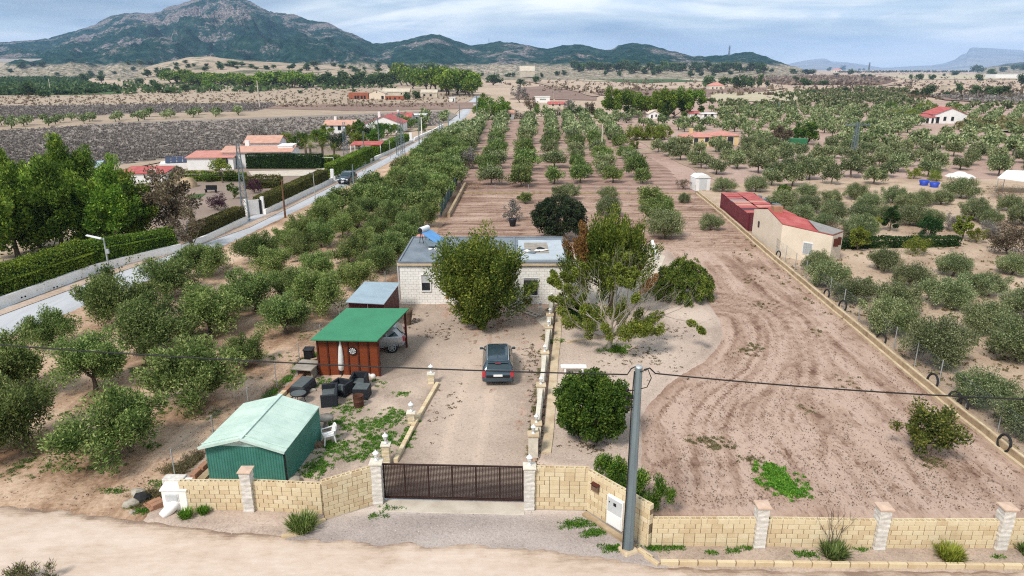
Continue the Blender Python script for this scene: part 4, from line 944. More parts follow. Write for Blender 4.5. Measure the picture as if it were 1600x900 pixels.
grass_clump(G(1484, 872, .05), .62, .5, 420, 'yellow_leaf', 'yellow-green arching grass clump before the right wall between two pillars', seed=3)
grass_clump(G(291, 808, .05), .34, .34, 260, 'weed_leaf', 'small bright green tuft below the white meter box', seed=4, w=.03)
grass_clump(G(318, 802, .05), .30, .30, 220, 'weed_leaf', 'small bright green tuft right of the white meter box', seed=5, w=.03)
grass_clump(G(1608, 866, .05), .5, .45, 260, 'olive_green', 'dark grass clump cut by the right edge at the wall foot', seed=6)
# bare twiggy shrub before the wall
p = G(1300, 862)
t = T('bare_shrub', 'leafless twiggy shrub standing against the right block wall', 'shrub', (p.x, p.y, .04))
mb = MB(); tips = []; rg = np.random.default_rng(23)
for a in (0.2, 1.1, 2.0, 2.9, 3.8, 5.0):
    branches(mb, rg, Vector((0, 0, 0)), Vector((math.cos(a) * .5, math.sin(a) * .25, 1)).normalized(), .75, .016, 2, tips, .5, .1, .75, (2, 3))
mb.build('branches', M['bark'], t)
# dark scrub in the bottom left corner
for u, v, s, lb in ((40, 906, 1.0, 'brown-green scrubby bush in the bottom left corner across the dirt road'), (82, 915, .7, 'small dark scrubby bush right of the corner bush, bottom left')):
    rg = np.random.default_rng(int(u)); n = 22
    C = np.stack([rg.normal(0, .42, n), rg.normal(0, .3, n), rg.uniform(.1, .55, n)], -1) * s
    p = G(u, v + 14); t = T('scrub_bush', lb, 'bush', (p.x, p.y, .05))
    link('crown', crown_mesh('crown', 'brown_leaf', [leaves(rg, C, axes(rg, unit(C), .8), .35 * s, .2 * s, 2600, .16, .022, up=.9, rnd=.5)]), t)
    link('green_shoots', crown_mesh('green_shoots', 'olive_green', [leaves(rg, C, axes(rg, unit(C), .8), .3 * s, .2 * s, 1300, .12, .03, up=.9, rnd=.5)]), t)

# weeds scattered in patches, grass along the fence, leaf litter
def weeds(name, patches, n, L, W, mat, h=.08, seed=1, z=.05, label=None):
    rg = np.random.default_rng(seed); C = []
    for u, v, su, sv, k in patches:
        g0 = G(u, v); sx = (G(u + su, v) - g0).length; sy = abs(G(u, v - sv).y - G(u, v + sv).y) / 2
        m = int(k); C.append(np.stack([g0.x + rg.normal(0, sx * .5, m), g0.y + rg.normal(0, sy * .5, m), np.full(m, z)], -1))
    C = np.concatenate(C); A = np.tile([[0, 0, 1.]], (len(C), 1))
    me = crown_mesh(name, mat, [leaves(rg, C, A, h, .14, n, L, W, up=.7, rnd=.6)])
    return tag(link(name, me), kind='stuff', label=label)
weeds('weeds', [(590, 690, 40, 18, 160), (565, 668, 30, 10, 60), (620, 650, 25, 12, 60), (545, 640, 25, 10, 50), (520, 700, 30, 14, 110), (495, 730, 20, 14, 90), (640, 680, 10, 20, 50), (560, 715, 30, 8, 50), (630, 617, 12, 4, 18), (585, 600, 25, 5, 20), (530, 660, 20, 8, 40), (600, 660, 30, 10, 60), (500, 600, 20, 8, 26)], 26000, .09, .045, 'weed_leaf', .05, 2, label='bright green weeds growing in the gravel of the front garden')
weeds('weeds', [(1205, 735, 20, 9, 70), (1225, 762, 34, 14, 110), (1210, 750, 24, 14, 60), (1240, 772, 22, 8, 40)], 9000, .10, .06, 'weed_leaf', .07, 3, z=.06, label='bright green weed patch in the ploughed plot')
weeds('weeds', [(1105, 690, 30, 8, 34), (1125, 700, 20, 4, 20), (1170, 720, 20, 5, 16), (1180, 545, 20, 8, 20), (1165, 550, 14, 6, 16), (1190, 480, 24, 8, 20), (1170, 440, 20, 6, 14), (1280, 520, 20, 5, 10), (1260, 640, 16, 10, 10), (1450, 720, 22, 8, 36), (1330, 600, 25, 15, 12), (1240, 430, 20, 8, 14)], 5200, .10, .04, 'dry_grass', .05, 4, z=.06, label='sparse dry green weeds in the ploughed plot')
weeds('weeds', [(905, 820, 30, 8, 60), (925, 835, 18, 5, 50), (955, 858, 16, 5, 40), (1030, 858, 24, 4, 60), (1060, 858, 12, 3, 20), (1110, 866, 8, 3, 14), (1145, 862, 12, 3, 14), (1262, 868, 18, 5, 30), (850, 785, 10, 3, 12), (610, 797, 20, 4, 14), (590, 808, 14, 3, 10), (1165, 858, 14, 3, 14), (1350, 860, 20, 3, 14), (1560, 872, 10, 3, 6), (205, 795, 14, 4, 20), (178, 770, 20, 5, 30), (250, 758, 20, 8, 50), (240, 700, 12, 6, 16), (220, 800, 14, 4, 26), (150, 690, 30, 8, 40), (110, 735, 40, 6, 30)], 12000, .10, .035, 'weed_leaf', .06, 5, label='low green weeds along the wall foot and verge')
weeds('dry_grass', [(300, 720, 14, 14, 130), (275, 735, 20, 8, 110), (240, 775, 25, 10, 120), (215, 790, 20, 6, 60), (350, 680, 20, 16, 100), (400, 650, 16, 14, 60), (430, 610, 14, 14, 50), (470, 570, 12, 16, 50), (160, 700, 70, 16, 60), (310, 650, 60, 20, 50), (520, 520, 14, 18, 40)], 15000, .20, .022, 'dry_grass', .12, 6, label='dry straw-coloured grass along the wire fence')
fl = [(u, v, 10, 8, 26) for u, v in ((345, 690), (365, 672), (385, 655), (408, 636), (428, 615), (447, 596), (463, 578), (490, 556), (515, 532), (540, 510), (570, 480), (600, 455))]
weeds('grass', fl, 13000, .16, .03, 'weed_leaf', .1, 7, label='green grass strip outside the brick kerb of the wire fence')
weeds('grass', [(u, v, 26, 10, 20) for u, v in ((170, 735), (110, 690), (260, 640), (330, 560), (30, 730), (60, 725), (120, 500), (170, 520), (220, 580), (380, 590), (330, 650), (430, 560), (480, 525), (560, 455), (600, 420), (650, 375), (90, 650), (20, 745))], 12000, .12, .03, 'olive_green', .05, 8, label='thin grass under the olive trees')
cw = [(u, v, 5, 9, 12) for u, v in ((828, 705), (832, 670), (836, 640), (839, 615), (843, 585), (846, 555), (849, 530), (853, 505), (856, 488), (868, 555), (866, 600))]
weeds('dry_grass', cw, 5200, .12, .03, 'dry_grass', .06, 9, label='dry weeds along the foot of the balustrade wall')
weeds('fallen_leaves', [(840, 640, 14, 80, 120), (760, 500, 60, 14, 120), (1000, 560, 60, 40, 60), (900, 470, 20, 20, 40), (690, 520, 30, 14, 50), (640, 500, 20, 12, 40), (830, 560, 14, 30, 60), (950, 580, 40, 20, 40), (700, 640, 24, 40, 30)], 3600, .10, .07, 'brown_leaf', .02, 10, z=.06, label='brown fallen leaves scattered on the gravel')
weeds('fallen_leaves', [(1000, 560, 70, 30, 120), (1040, 520, 50, 20, 60), (920, 700, 40, 10, 60)], 1500, .10, .07, 'brown_leaf', .02, 11, z=.125, label='brown fallen leaves under the fig tree')

weeds('weeds', [(870, 535, 12, 4, 26)], 1100, .12, .03, 'lush_leaf', .06, 12, z=.13, label='wispy green runners on the gravel beside the balustrade')
# ------------------------------------------------------------------ front block walls, every block its own piece
def blk(w, d, h, mat, b=.008):
    mb = MB(); mb.box(0, 0, b / 2, w - .02, d, h - .018, bev=b); return mb.mesh('block', M[mat])
def hollow(w, d, h, mat):
    mb = MB(); t = .035; w -= .012; h -= .012
    for y in (-d / 2 + t / 2, d / 2 - t / 2): mb.box(0, y, .004, w, t, h)
    n = 3 if w > .3 else 2
    for i in range(n):
        x = -w / 2 + t / 2 + (w - t) * i / (n - 1); mb.box(x, 0, .004, t, d - 2 * t, h - .002)
    mb.box(0, 0, .006, w - 2 * t, d - 2 * t, h * .45); return mb.mesh('block', M[mat])
BM = ['block_cream', 'block_cream', 'block_light', 'block_sand']
BLK = {}
def getblk(w, ch, top, k, d=.2):
    key = (round(w, 3), round(ch, 3), top, k, d)
    if key not in BLK: BLK[key] = (hollow if top else blk)(w, d, ch, BM[k])
    return BLK[key]
def block_wall(label, A, B, H, courses, name='block_wall', rnd=1, cat='wall', hollow_top=True, group=None, tw=.2):
    A = Vector((A[0], A[1], 0)); B = Vector((B[0], B[1], 0)); L = (B - A).length; ang = math.atan2(B.y - A.y, B.x - A.x)
    t = T(name, label, cat, A, ang, group); ch = H / courses; rg = random.Random(rnd)
    mb = MB(); mb.box(L / 2, 0, -.3, L - .02, tw - .03, H - (ch if hollow_top else .02) + .3 + .02); mb.build('mortar_core', M['mortar'], t)
    mb = MB(); mb.box(L / 2, -.02, -.3, L, tw + .06, .34); mb.build('footing', M['concrete'], t)
    for c in range(courses):
        x = 0; first = True; z = c * ch
        while x < L - .02:
            w = .2 if (first and c % 2) or rg.random() < .07 else .4
            if x + w > L - .07: w = L - x
            top = hollow_top and c == courses - 1
            std = abs(w - .4) < .001 or abs(w - .2) < .001
            k = rg.randrange(4) if c else (3 if rg.random() < .6 else 0)
            me = getblk(.4 if w > .3 else .2, ch, top, k, tw)
            o = inst('block', me, t, (x + w / 2, rg.uniform(-.004, .004), z))
            if not std: o.scale = (w / (.4 if w > .3 else .2), 1, 1)
            x += w; first = False
    return t
def pillar(label, p, H, w=.42, cap='cap_terracotta', group=None, mat='block_white', rz=0, name='gate_pillar', ch=.2, capw=.1, z0=0, cat='pillar'):
    t = T(name, label, cat, (p[0], p[1], z0), rz, group); n = max(1, round(H / ch)); ch = H / n
    key = ('p', w, round(ch, 3), mat)
    if key not in BLK:
        ms = []
        for q in range(3):
            mb = MB(); rg = random.Random(q)
            j = lambda: rg.uniform(-.012, .012)
            # split-faced block, each face rough
            v = []
            for z in (.004, ch * .5, ch - .008):
                k = w / 2 - (.012 if z != ch * .5 else 0)
                for i in range(8):
                    a = [(-1, -1), (0, -1), (1, -1), (1, 0), (1, 1), (0, 1), (-1, 1), (-1, 0)][i]
                    v.append((a[0] * (k + j() * (a[0] != 0)), a[1] * (k + j() * (a[1] != 0)), z))
            f = [tuple(range(7, -1, -1)), tuple(range(16, 24))]
            for r in (0, 8): f += [(r + i, r + (i + 1) % 8, r + 8 + (i + 1) % 8, r + 8 + i) for i in range(8)]
            mb.add(v, f); ms.append(mb.mesh('block', M[mat]))
        BLK[key] = ms
    mb = MB(); mb.box(0, 0, -.2, w - .03, w - .03, H + .2); mb.build('mortar_core', M['house_mortar'], t)
    for i in range(n): inst('block', BLK[key][i % 3], t, (0, 0, i * ch), rz=(i % 4) * math.pi / 2)
    mb = MB(); e = w + capw
    mb.add([(-e / 2, -e / 2, H), (e / 2, -e / 2, H), (e / 2, e / 2, H), (-e / 2, e / 2, H), (-e / 2, -e / 2, H + .05), (e / 2, -e / 2, H + .05), (e / 2, e / 2, H + .05), (-e / 2, e / 2, H + .05), (0, 0, H + .09)],
           [(3, 2, 1, 0), (0, 1, 5, 4), (1, 2, 6, 5), (2, 3, 7, 6), (3, 0, 4, 7), (4, 5, 8), (5, 6, 8), (6, 7, 8), (7, 4, 8)])
    mb.build('cap', M[cap], t); return t
def lantern(p, z, label, s=1.0, group='white lanterns'):
    t = T('lantern', label, 'lantern', (p[0], p[1], z), 0, group); t.scale = (s, s, s)
    mb = MB(); mb.lathe([(.09, 0), (.09, .02), (.035, .05), (.03, .12), (.07, .15), (.075, .17)], 8); mb.build('foot', M['white_paint'], t)
    mb = MB(); mb.lathe([(.06, .17), (.095, .33)], 6); mb.build('glass', M['lamp_clear'], t)
    mb = MB()
    for k in range(6):
        a = 2 * math.pi * k / 6; mb.beam((.066 * math.cos(a), .066 * math.sin(a), .17), (.10 * math.cos(a), .10 * math.sin(a), .33), .014)
    mb.lathe([(.135, .33), (.125, .35), (.05, .42), (.02, .44), (.025, .47), (0, .49)], 8); mb.build('cage', M['white_paint'], t)
def off(p, dx=0, dy=0): return (p[0] + dx, p[1] + dy)
WL0, WL1 = G(287, 796), G(505, 804)
PL = G(390, 801)
block_wall('long low cream block wall right of the white meter box, up to the white pillar', WL0, (PL.x - .2, PL.y + .2), 1.36, 7, rnd=1)
pillar('white split-block pillar with pink cap on the left front wall', (PL.x, PL.y + .15), 1.85)
block_wall('short cream block wall between the left white pillar and the angled wing', (PL.x + .2, PL.y + .2), (WL1.x, WL1.y + .1), 1.38, 7, rnd=2)
GL, GR = G(591, 789), G(827, 800)
block_wall('tall angled cream block wing wall left of the gate', G(507, 811), (GL.x - .18, GL.y + .1), 1.75, 9, rnd=3)
pillar('white block gate pillar left of the brown gate, with a lantern', (GL.x, GL.y + .15), 1.9, cap='cap_white')
lantern((GL.x, GL.y + .15), 1.99, 'white lantern on the left gate pillar')
pillar('white block gate pillar right of the brown gate, with a lantern', (GR.x, GR.y + .22), 1.95, cap='cap_white')
lantern((GR.x, GR.y + .22), 2.04, 'white lantern on the right gate pillar')
WA, WB = G(919, 799), G(1014, 857)
block_wall('tall cream block wall straight between the right gate pillar and the angled wing', (GR.x + .21, GR.y + .25), (WA.x, WA.y + .12), 1.95, 10, rnd=4)
wing = block_wall('tall angled cream wing wall carrying the mailbox and the white meter cabinet', (WA.x, WA.y + .1), (WB.x + .02, WB.y + .05), 1.86, 9, rnd=5)
wx = G(1017, 855); P1, P2_, P3 = G(1186, 858), G(1373, 861), G(1563, 861)
RWALL = 'cream block wall along the dirt road right of the pole'
block_wall('cream front wall section between the angled wing and the first white pillar right of the pole', (wx.x, wx.y + .1), (P1.x - .2, P1.y + .2), 1.22, 6, rnd=6)
pillar('first white capped pillar right of the grey utility pole', (P1.x, P1.y + .16), 1.78)
block_wall('cream front wall section behind the bare shrub, between first and second pillar', (P1.x + .2, P1.y + .2), (P2_.x - .2, P2_.y + .2), 1.22, 6, rnd=7)
pillar('middle white capped pillar of the right front wall', (P2_.x, P2_.y + .16), 1.78)
block_wall('cream front wall section behind the yellow-green grass clump, between second and third pillar', (P2_.x + .2, P2_.y + .2), (P3.x - .2, P3.y + .2), 1.22, 6, rnd=8)
pillar('white capped pillar near the right edge of the photo', (P3.x, P3.y + .16), 1.78)
block_wall('last cream front wall section cut by the right edge', (P3.x + .2, P3.y + .2), (P3.x + 5, P3.y + .25), 1.22, 6, rnd=9)
# kerb of long blocks along the dirt road
t = T('kerb', 'row of long cream kerb blocks between the right verge and the dirt road', 'kerb', (0, 0, 0))
mb = MB(); mb.box(0, 0, -.1, .635, .14, .30, bev=.012); kb = mb.mesh('kerb_block', M['block_sand']); kb2 = kb.copy(); kb2.materials[0] = M['block_cream']
a = G(1032, 886); bb = G(1660, 893); n = int((bb - a).length / .65); ang = math.atan2(bb.y - a.y, bb.x - a.x)
for i in range(n):
    q = a.lerp(bb, (i + .5) / n); inst('kerb_block', kb if i % 3 else kb2, t, (q.x, q.y + .12, RNG.uniform(-.01, .01)), ang + RNG.uniform(-.01, .01))
for i, (u, v) in enumerate(((1008, 868), (1018, 878))):
    q = G(u, v); inst('kerb_block', kb, t, (q.x, q.y, -.04), -.9)
# ledge at the foot of the angled wing
t = T('wall_ledge', 'narrow weathered concrete ledge along the foot of the angled right wing wall', 'ledge', (0, 0, 0))
a, bb = G(912, 804), G(992, 858); mb = MB(); mb.beam((a.x, a.y - .05, .05), (bb.x, bb.y - .02, .06), .22, .18); mb.build('ledge', M['wall_old'], t)
t = T('wall_ledge', 'curved low block edging from the left wing wall to the grass clump', 'ledge', (0, 0, 0))
mb = MB(); pts = [G(508, 812, .05), G(490, 820, .05), (G(470, 834, .05)), G(440, 839, .05)]
for p_, q_ in zip(pts[:-1], pts[1:]): mb.beam(p_, q_, .16, .14)
mb.build('ledge', M['block_sand'], t)

# mailbox and meter cabinet on the wing wall (wing frame: x along the wall, -y outwards)
ang = math.atan2(WB.y - WA.y - .05, WB.x - WA.x); wl = (Vector((WB.x, WB.y, 0)) - Vector((WA.x, WA.y, 0))).length
def on_wing(frac, z, dy=.12): return (WA.x + math.cos(ang) * wl * frac + math.sin(ang) * dy, WA.y + .1 + math.sin(ang) * wl * frac - math.cos(ang) * dy, z)
t = T('mailbox', 'small brown metal mailbox high on the angled wing wall', 'mailbox', on_wing(.16, 1.22, .17), ang)
mb = MB(); mb.box(0, 0, 0, .34, .13, .26, bev=.015); mb.build('box', M['log_wood'], t)
mb = MB(); mb.box(0, -.072, .20, .26, .012, .03); mb.build('slot', M['black_plastic'], t)
mb = MB(); mb.slab([(-.19, -.09, .27), (.19, -.09, .27), (.19, .07, .31), (-.19, .07, .31)], .015); mb.build('lid', M['timber_dark'], t)
t = T('meter_cabinet', 'tall white electricity cabinet set in the angled wing wall', 'cabinet', on_wing(.50, .12, .13), ang)
mb = MB(); mb.box(0, 0, 0, .78, .12, 1.28, bev=.01); mb.build('frame', M['white_paint'], t)
mb = MB(); mb.box(0, -.068, .05, .68, .02, .52); mb.build('lower_door', M['white_plastic'], t)
mb = MB(); mb.box(0, -.068, .60, .68, .02, .62); d_ = mb.build('upper_door', M['grey_panel'], t)
mb = MB(); mb.box(.02, -.085, .95, .13, .012, .13); mb.build('meter_window', M['black_plastic'], d_)
mb = MB(); mb.box(-.25, -.086, 1.0, .05, .012, .05); mb.build('latch', M['black_plastic'], d_)
# white meter box with pale niche, left end of the wall
p = G(276, 799)
t = T('meter_box', 'white rendered meter box with a grey hatch at the left end of the wall', 'meter box', (p.x, p.y + .35, 0), .0)
mb = MB(); mb.box(0, 0, -.1, 1.0, .7, 1.05, bev=.02); mb.build('body', M['whitewash'], t)
mb = MB(); mb.add([(-.54, -.39, .95), (.54, -.39, .95), (.54, .36, .95), (-.54, .36, .95), (-.54, -.39, 1.0), (.54, -.39, 1.0), (.50, .34, 1.12), (-.50, .34, 1.12)], [(3, 2, 1, 0), (4, 5, 6, 7), (0, 1, 5, 4), (1, 2, 6, 5), (2, 3, 7, 6), (3, 0, 4, 7)]); mb.build('top', M['white_paint'], t)
mb = MB(); mb.box(-.1, -.36, .48, .54, .03, .36); f_ = mb.build('hatch_frame', M['white_paint'], t)
mb = MB(); mb.box(-.1, -.385, .50, .47, .02, .31)
for i in range(5): mb.box(-.1, -.398, .52 + i * .055, .42, .008, .02)
mb.build('hatch', M['grey_panel'], f_)
p = G(262, 806)
t = T('white_buttress', 'sloping whitewashed stone buttress in front of the meter box', 'buttress', (p.x, p.y + .1, 0))
mb = MB(); mb.tube([(.35, .45, .45), (.18, .2, .32), (0, 0, .16), (-.18, -.22, .05)], [.17, .21, .22, .16], 8); mb.build('stone', M['whitewash'], t)
for i, (u, v, w_, h_, lb) in enumerate(((270, 757, .85, .28, 'white concrete block lying on the wall end above the meter box'), (262, 770, .45, .35, 'white concrete block standing beside the wall end'))):
    p = G(u, v, .95 if i == 0 else .6); t = tag(MB().box(0, 0, 0, w_, .4, h_, bev=.02).build('concrete_block', M['block_white'], None, (p.x, p.y + .2, .9 if i == 0 else .55)), lb, 'block')
# stones, bricks by the wall end
for i, (u, v, r, lb, mat) in enumerate([(205, 790, .28, 'grey stone half buried at the foot of the wire fence end', 'stone'), (222, 782, .34, 'dark rubble lump beside the fence end', 'rubber'), (215, 772, .26, 'dark grey stone in the dry scrub at the fence end', 'stone'), (207, 802, .12, 'small pale stone at the edge of the dirt road', 'stone'), (497, 697, .28, 'brown stone beside the white plastic chair', 'log_wood'), (458, 752, .24, 'mottled pale stone at the green shed corner', 'stone'), (452, 745, .16, 'small brown stone behind the mottled one', 'log_wood'), (518, 712, .12, 'small stone in the weeds in front of the chair', 'stone'), (463, 640, .16, 'rough stone near the garden tables', 'stone'), (487, 612, .2, 'pale stone beside the concrete table', 'stone')]):
    bm = bmesh.new(); bmesh.ops.create_icosphere(bm, subdivisions=2, radius=r)
    rg = random.Random(i)
    sd_ = rg.random() * 100
    for vv in bm.verts:
        k = 1 + .45 * (mathutils_noise(vv.co * (1.1 / r) + Vector((sd_, 0, 0))) if False else (math.sin(vv.co.x / r * 3 + sd_) * math.cos(vv.co.y / r * 2.6 + sd_) * .5))
        vv.co = Vector((vv.co.x * k * 1.2, vv.co.y * k, vv.co.z * k * .7))
    me = bpy.data.meshes.new('stone'); bm.to_mesh(me); bm.free(); me.materials.append(M[mat]); p = G(u, v)
    tag(link('stone', me, None, (p.x, p.y, r * .3)), lb, 'stone')
p = G(240, 792)
t = T('brick_stack', 'small stack of red hollow bricks by the white buttress', 'bricks', (p.x, p.y, 0), .9)
for i in range(5):
    mb = MB(); mb.box(0, 0, 0, .5, .22, .12, bev=.008); mb.build('brick', M['kerb_clay'], t, ((i % 2) * .1, (i // 2) * .24 - .2, (i % 2) * .125))

# sliding gate
g0, g1 = G(601, 781), G(818, 786)
L = (g1 - g0).length; ang = math.atan2(g1.y - g0.y, g1.x - g0.x)
t = T('sliding_gate', 'long dark brown sliding gate of perforated panels between the two lantern pillars', 'gate', (g0.x, g0.y, 0), ang)
H0, z0 = 1.62, .10
mb = MB(); mb.box(L / 2, 0, z0, L, .06, .09); mb.build('bottom_rail', M['gate_brown'], t)
mb = MB(); mb.box(L / 2, 0, z0 + H0 - .06, L, .06, .06); mb.build('top_rail', M['gate_brown'], t)
NP = 6; xs = [0.03] + [L * (.155 + .169 * i) for i in range(5)] + [L - .03]
for x in xs:
    mb = MB(); mb.box(x, 0, z0 + .09, .055, .058, H0 - .15); mb.build('upright', M['gate_brown'], t)
for i in range(6):
    mb = MB(); a_, b_ = xs[i] + .027, xs[i + 1] - .027; w_ = b_ - a_
    nx = int(w_ / .06); nz = 26
    for k in range(nx + 1): mb.box(a_ + w_ * k / nx, 0, z0 + .09, .024, .012, H0 - .15)
    for k in range(nz + 1): mb.box((a_ + b_) / 2, 0, z0 + .09 + (H0 - .17) * k / nz, w_, .016, .026)
    mb.build('perforated_panel', M['gate_brown'], t)
mb = MB(); mb.box(L / 2, 0, -.02, L + .1, .12, .05); mb.build('ground_rail', M['steel_light'], t)
mb = MB(); mb.box(L / 2, -.45, -.1, L + .1, .8, .155, bev=.01); o = mb.build('gate_threshold', M['concrete_pale'], None, None); o.location = (g0.x, g0.y, 0); o.rotation_euler = (0, 0, ang); struct(o)

# ------------------------------------------------------------------ balustrade wall beside the drive
bp = [G(833, 712), G(838, 684), G(845, 622), G(851, 569), G(857, 528), G(859, 508), G(862, 482)]
t = T('balustrade', 'low cream balustrade wall with white lantern posts along the right side of the drive', 'wall', (bp[0].x, bp[0].y, 0))
o0 = bp[0]
for i, p in enumerate(bp):
    q = p - o0; h_ = .78 if i else 1.1
    mb = MB(); mb.box(q.x, q.y, -.1, .44, .44, h_ + .1, bev=.012); po = mb.build('post', M['cap_white'], t)
    mb = MB(); mb.box(q.x, q.y, h_, .54, .54, .07, bev=.02); mb.build('post_cap', M['sill_pale'], po)
    lantern((p.x, p.y), h_ + .07, f'white lantern on the {ORD[i]} balustrade post from the gate', .95)
for a, bb in zip(bp[:-1], bp[1:]):
    a, bb = a - o0, bb - o0; d_ = (bb - a).normalized(); L_ = (bb - a).length
    mb = MB(); mb.beam(a + Vector((0, 0, .08)), bb + Vector((0, 0, .08)), .30, .30); mb.build('plinth', M['cap_white'], t)
    mb = MB(); mb.beam(a + Vector((0, 0, .66)), bb + Vector((0, 0, .66)), .22, .08); mb.build('top_rail', M['cap_white'], t)
    n = int((L_ - .5) / .24)
    if 'balm' not in BLK: BLK['balm'] = MB().lathe([(.05, 0), (.05, .03), (.03, .06), (.055, .16), (.028, .28), (.05, .36), (.05, .39)], 6).mesh('baluster', M['cap_white'])
    for k in range(n): inst('baluster', BLK['balm'], t, a + d_ * (.25 + (L_ - .5) * (k + .5) / n) + Vector((0, 0, .23)))
mb = MB(); pts = [(p.x + .62, p.y) for p in bp]
vs = [(x - .26, y, .17) for x, y in pts] + [(x + .2, y, .17) for x, y in pts]; n = len(pts)
vs += [(x, y, -.1) for x, y, z in vs]
mb.add(vs, [(i, n + i, n + i + 1, i + 1) for i in range(n - 1)] + [(i, i + 1, 2 * n + i + 1, 2 * n + i) for i in range(n - 1)] + [(n + i, 3 * n + i, 3 * n + i + 1, n + i + 1) for i in range(n - 1)] + [(0, 2 * n, 3 * n, n)])
struct(mb.build('path_edging', M['sill_pale']))
# low block edging left of the drive with its two lantern posts
lp = [G(618, 724), G(652, 658), G(684, 602)]
t = T('garden_wall', 'low single-course cream block wall between the garden and the drive', 'wall', (lp[0].x, lp[0].y, 0))
for a, bb in zip(lp[:-1], lp[1:]):
    a, bb = a - lp[0], bb - lp[0]; L_ = (bb - a).length; n = int(L_ / .41); an = math.atan2(bb.y - a.y, bb.x - a.x)
    for k in range(n): inst('block', getblk(.4, .24, False, k % 4), t, a.lerp(bb, (k + .5) / n), an)
for p, lb in ((G(613, 724), 'left'), (G(651, 662), 'middle'), (G(681, 600), 'far')):
    w_ = {'left': 'first', 'middle': 'second', 'far': 'last'}[lb]
    pillar(f'small cream block post, {w_} along the low garden wall from the gate', (p.x - .25, p.y, 0), .62 if lb != 'left' else .95, .34, 'cap_white', mat='block_light', name='garden_post', cat='post')
    lantern((p.x - .25, p.y), .71 if lb != 'left' else 1.04, f'white lantern on the {w_} post of the low garden wall', 1.1)
# curb of the small garden under the fig tree
t = T('garden_edging', 'thin pale stone edging curving across the gravel behind the fig tree', 'edging', (0, 0, 0)); mb = MB()
pts = [G(885, 535, .15), G(915, 530, .15), G(960, 524, .15), G(1010, 517, .15)]
for p_, q_ in zip(pts[:-1], pts[1:]): mb.beam(p_, q_, .16, .14)
mb.build('edging', M['sill_pale'], t)
t = T('ladder', 'old timber ladder lying on the ground before the house corner', 'ladder', (0, 0, 0))
a, bb = G(790, 474, .12), G(842, 494, .12); mb = MB(); sd_ = (bb - a).normalized().cross(Vector((0, 0, 1))) * .22
mb.beam(a + sd_, bb + sd_, .09); mb.beam(a - sd_, bb - sd_, .09); mb.build('rails', M['concrete_pale'], t)
for k in range(9): MB().beam(a.lerp(bb, (k + .5) / 9) + sd_, a.lerp(bb, (k + .5) / 9) - sd_, .06).build('rung', M['concrete_pale'], t)
for u, v, lb in ((844, 493, 'white lantern on a short post before the house corner'),):
    p = G(u, v); MBt = pillar('short white round-capped post before the house corner', (p.x, p.y), .6, .22, 'cap_white', mat='block_white', name='garden_post', cat='post', capw=.05); lantern((p.x, p.y), .68, lb, .9)
struct(MB().slab([G(838, 500, .1), G(864, 488, .1), G(866, 505, .1), G(852, 512, .1)], .15).build('paving_slab', M['concrete_pale']))

# ------------------------------------------------------------------ wire fences
def wire_fence(name, label, pts, H, step, post='steel_light', braces=(), z0=0, mesh=True, start=0):
    t = T(name, label, 'fence', (pts[0][0], pts[0][1], 0)); o = Vector((pts[0][0], pts[0][1], 0))
    P = [Vector((x, y, 0)) - o for x, y in pts]; L = sum((b_ - a_).length for a_, b_ in zip(P[:-1], P[1:]))
    def at(s):
        for a_, b_ in zip(P[:-1], P[1:]):
            l = (b_ - a_).length
            if s <= l: return a_.lerp(b_, s / l)
            s -= l
        return P[-1]
    n = int(L / step); pm = MB().tube([(0, 0, -.1), (0, 0, H)], .028, 6).mesh('post', M[post])
    for i in range(n + 1): inst('post', pm, t, at(L * i / n) + Vector((0, 0, z0)))
    mb = MB()
    for z in (H * .03, H * .5, H * .97):
        for i in range(n): mb.beam(at(L * i / n) + Vector((0, 0, z + z0)), at(L * (i + 1) / n) + Vector((0, 0, z + z0)), .006)
    mb.build('line_wires', M['steel_pole'], t)
    if mesh:
        V = []; F = []; s = 0; st = .085 if L < 45 else .12; hh = H * .94; z1 = H * .03 + z0; wd = .0045
        while s < L:
            for dr in (1, -1):
                a_ = at(max(0, min(L, s))); b_ = at(max(0, min(L, s + hh * .8)))
                pa, pb = (a_, b_)
                z_a, z_b = (z1, z1 + hh) if dr > 0 else (z1 + hh, z1)
                i = len(V); V += [(pa.x, pa.y, z_a - wd), (pa.x, pa.y, z_a + wd), (pb.x, pb.y, z_b + wd), (pb.x, pb.y, z_b - wd)]; F.append((i, i + 1, i + 2, i + 3))
            s += st
        mb = MB(); mb.add(V, F); mb.build('wire_mesh', M['steel_pole'], t)
    return t, at, L
wire_fence('wire_fence', 'chain-link fence on galvanised posts between the left olives and the plot', FENCE[:-2], 1.55, 2.9)
# brick kerb under the left fence
t = T('brick_kerb', 'row of weathered red hollow bricks along the foot of the left wire fence', 'kerb', (0, 0, 0))
kbm = [MB().box(0, 0, 0, .5, .26, .30 + .02 * q, bev=.015).mesh('brick', M[('kerb_clay', 'kerb_clay', 'block_sand')[q]]) for q in range(3)]
path = [P2(300, 752), P2(350, 706), P2(400, 662), P2(445, 618), P2(495, 568), P2(560, 512), P2(622, 458)]
for a, bb in zip(path[:-1], path[1:]):
    a, bb = Vector((*a, 0)), Vector((*bb, 0)); L_ = (bb - a).length; n = int(L_ / .52); an = math.atan2(bb.y - a.y, bb.x - a.x)
    for k in range(n): inst('brick', kbm[(k * 7) % 3 if k % 5 == 0 else 0], t, a.lerp(bb, (k + .5) / n) + Vector((RNG.uniform(-.03, .03), 0, 0)), an + RNG.uniform(-.05, .05))
mb = MB()
for a, bb in zip(path[:-1], path[1:]): mb.beam((a[0] + .42, a[1], .06), (bb[0] + .42, bb[1], .06), .34, .2)
mb.build('concrete_strip', M['wall_old'], t)
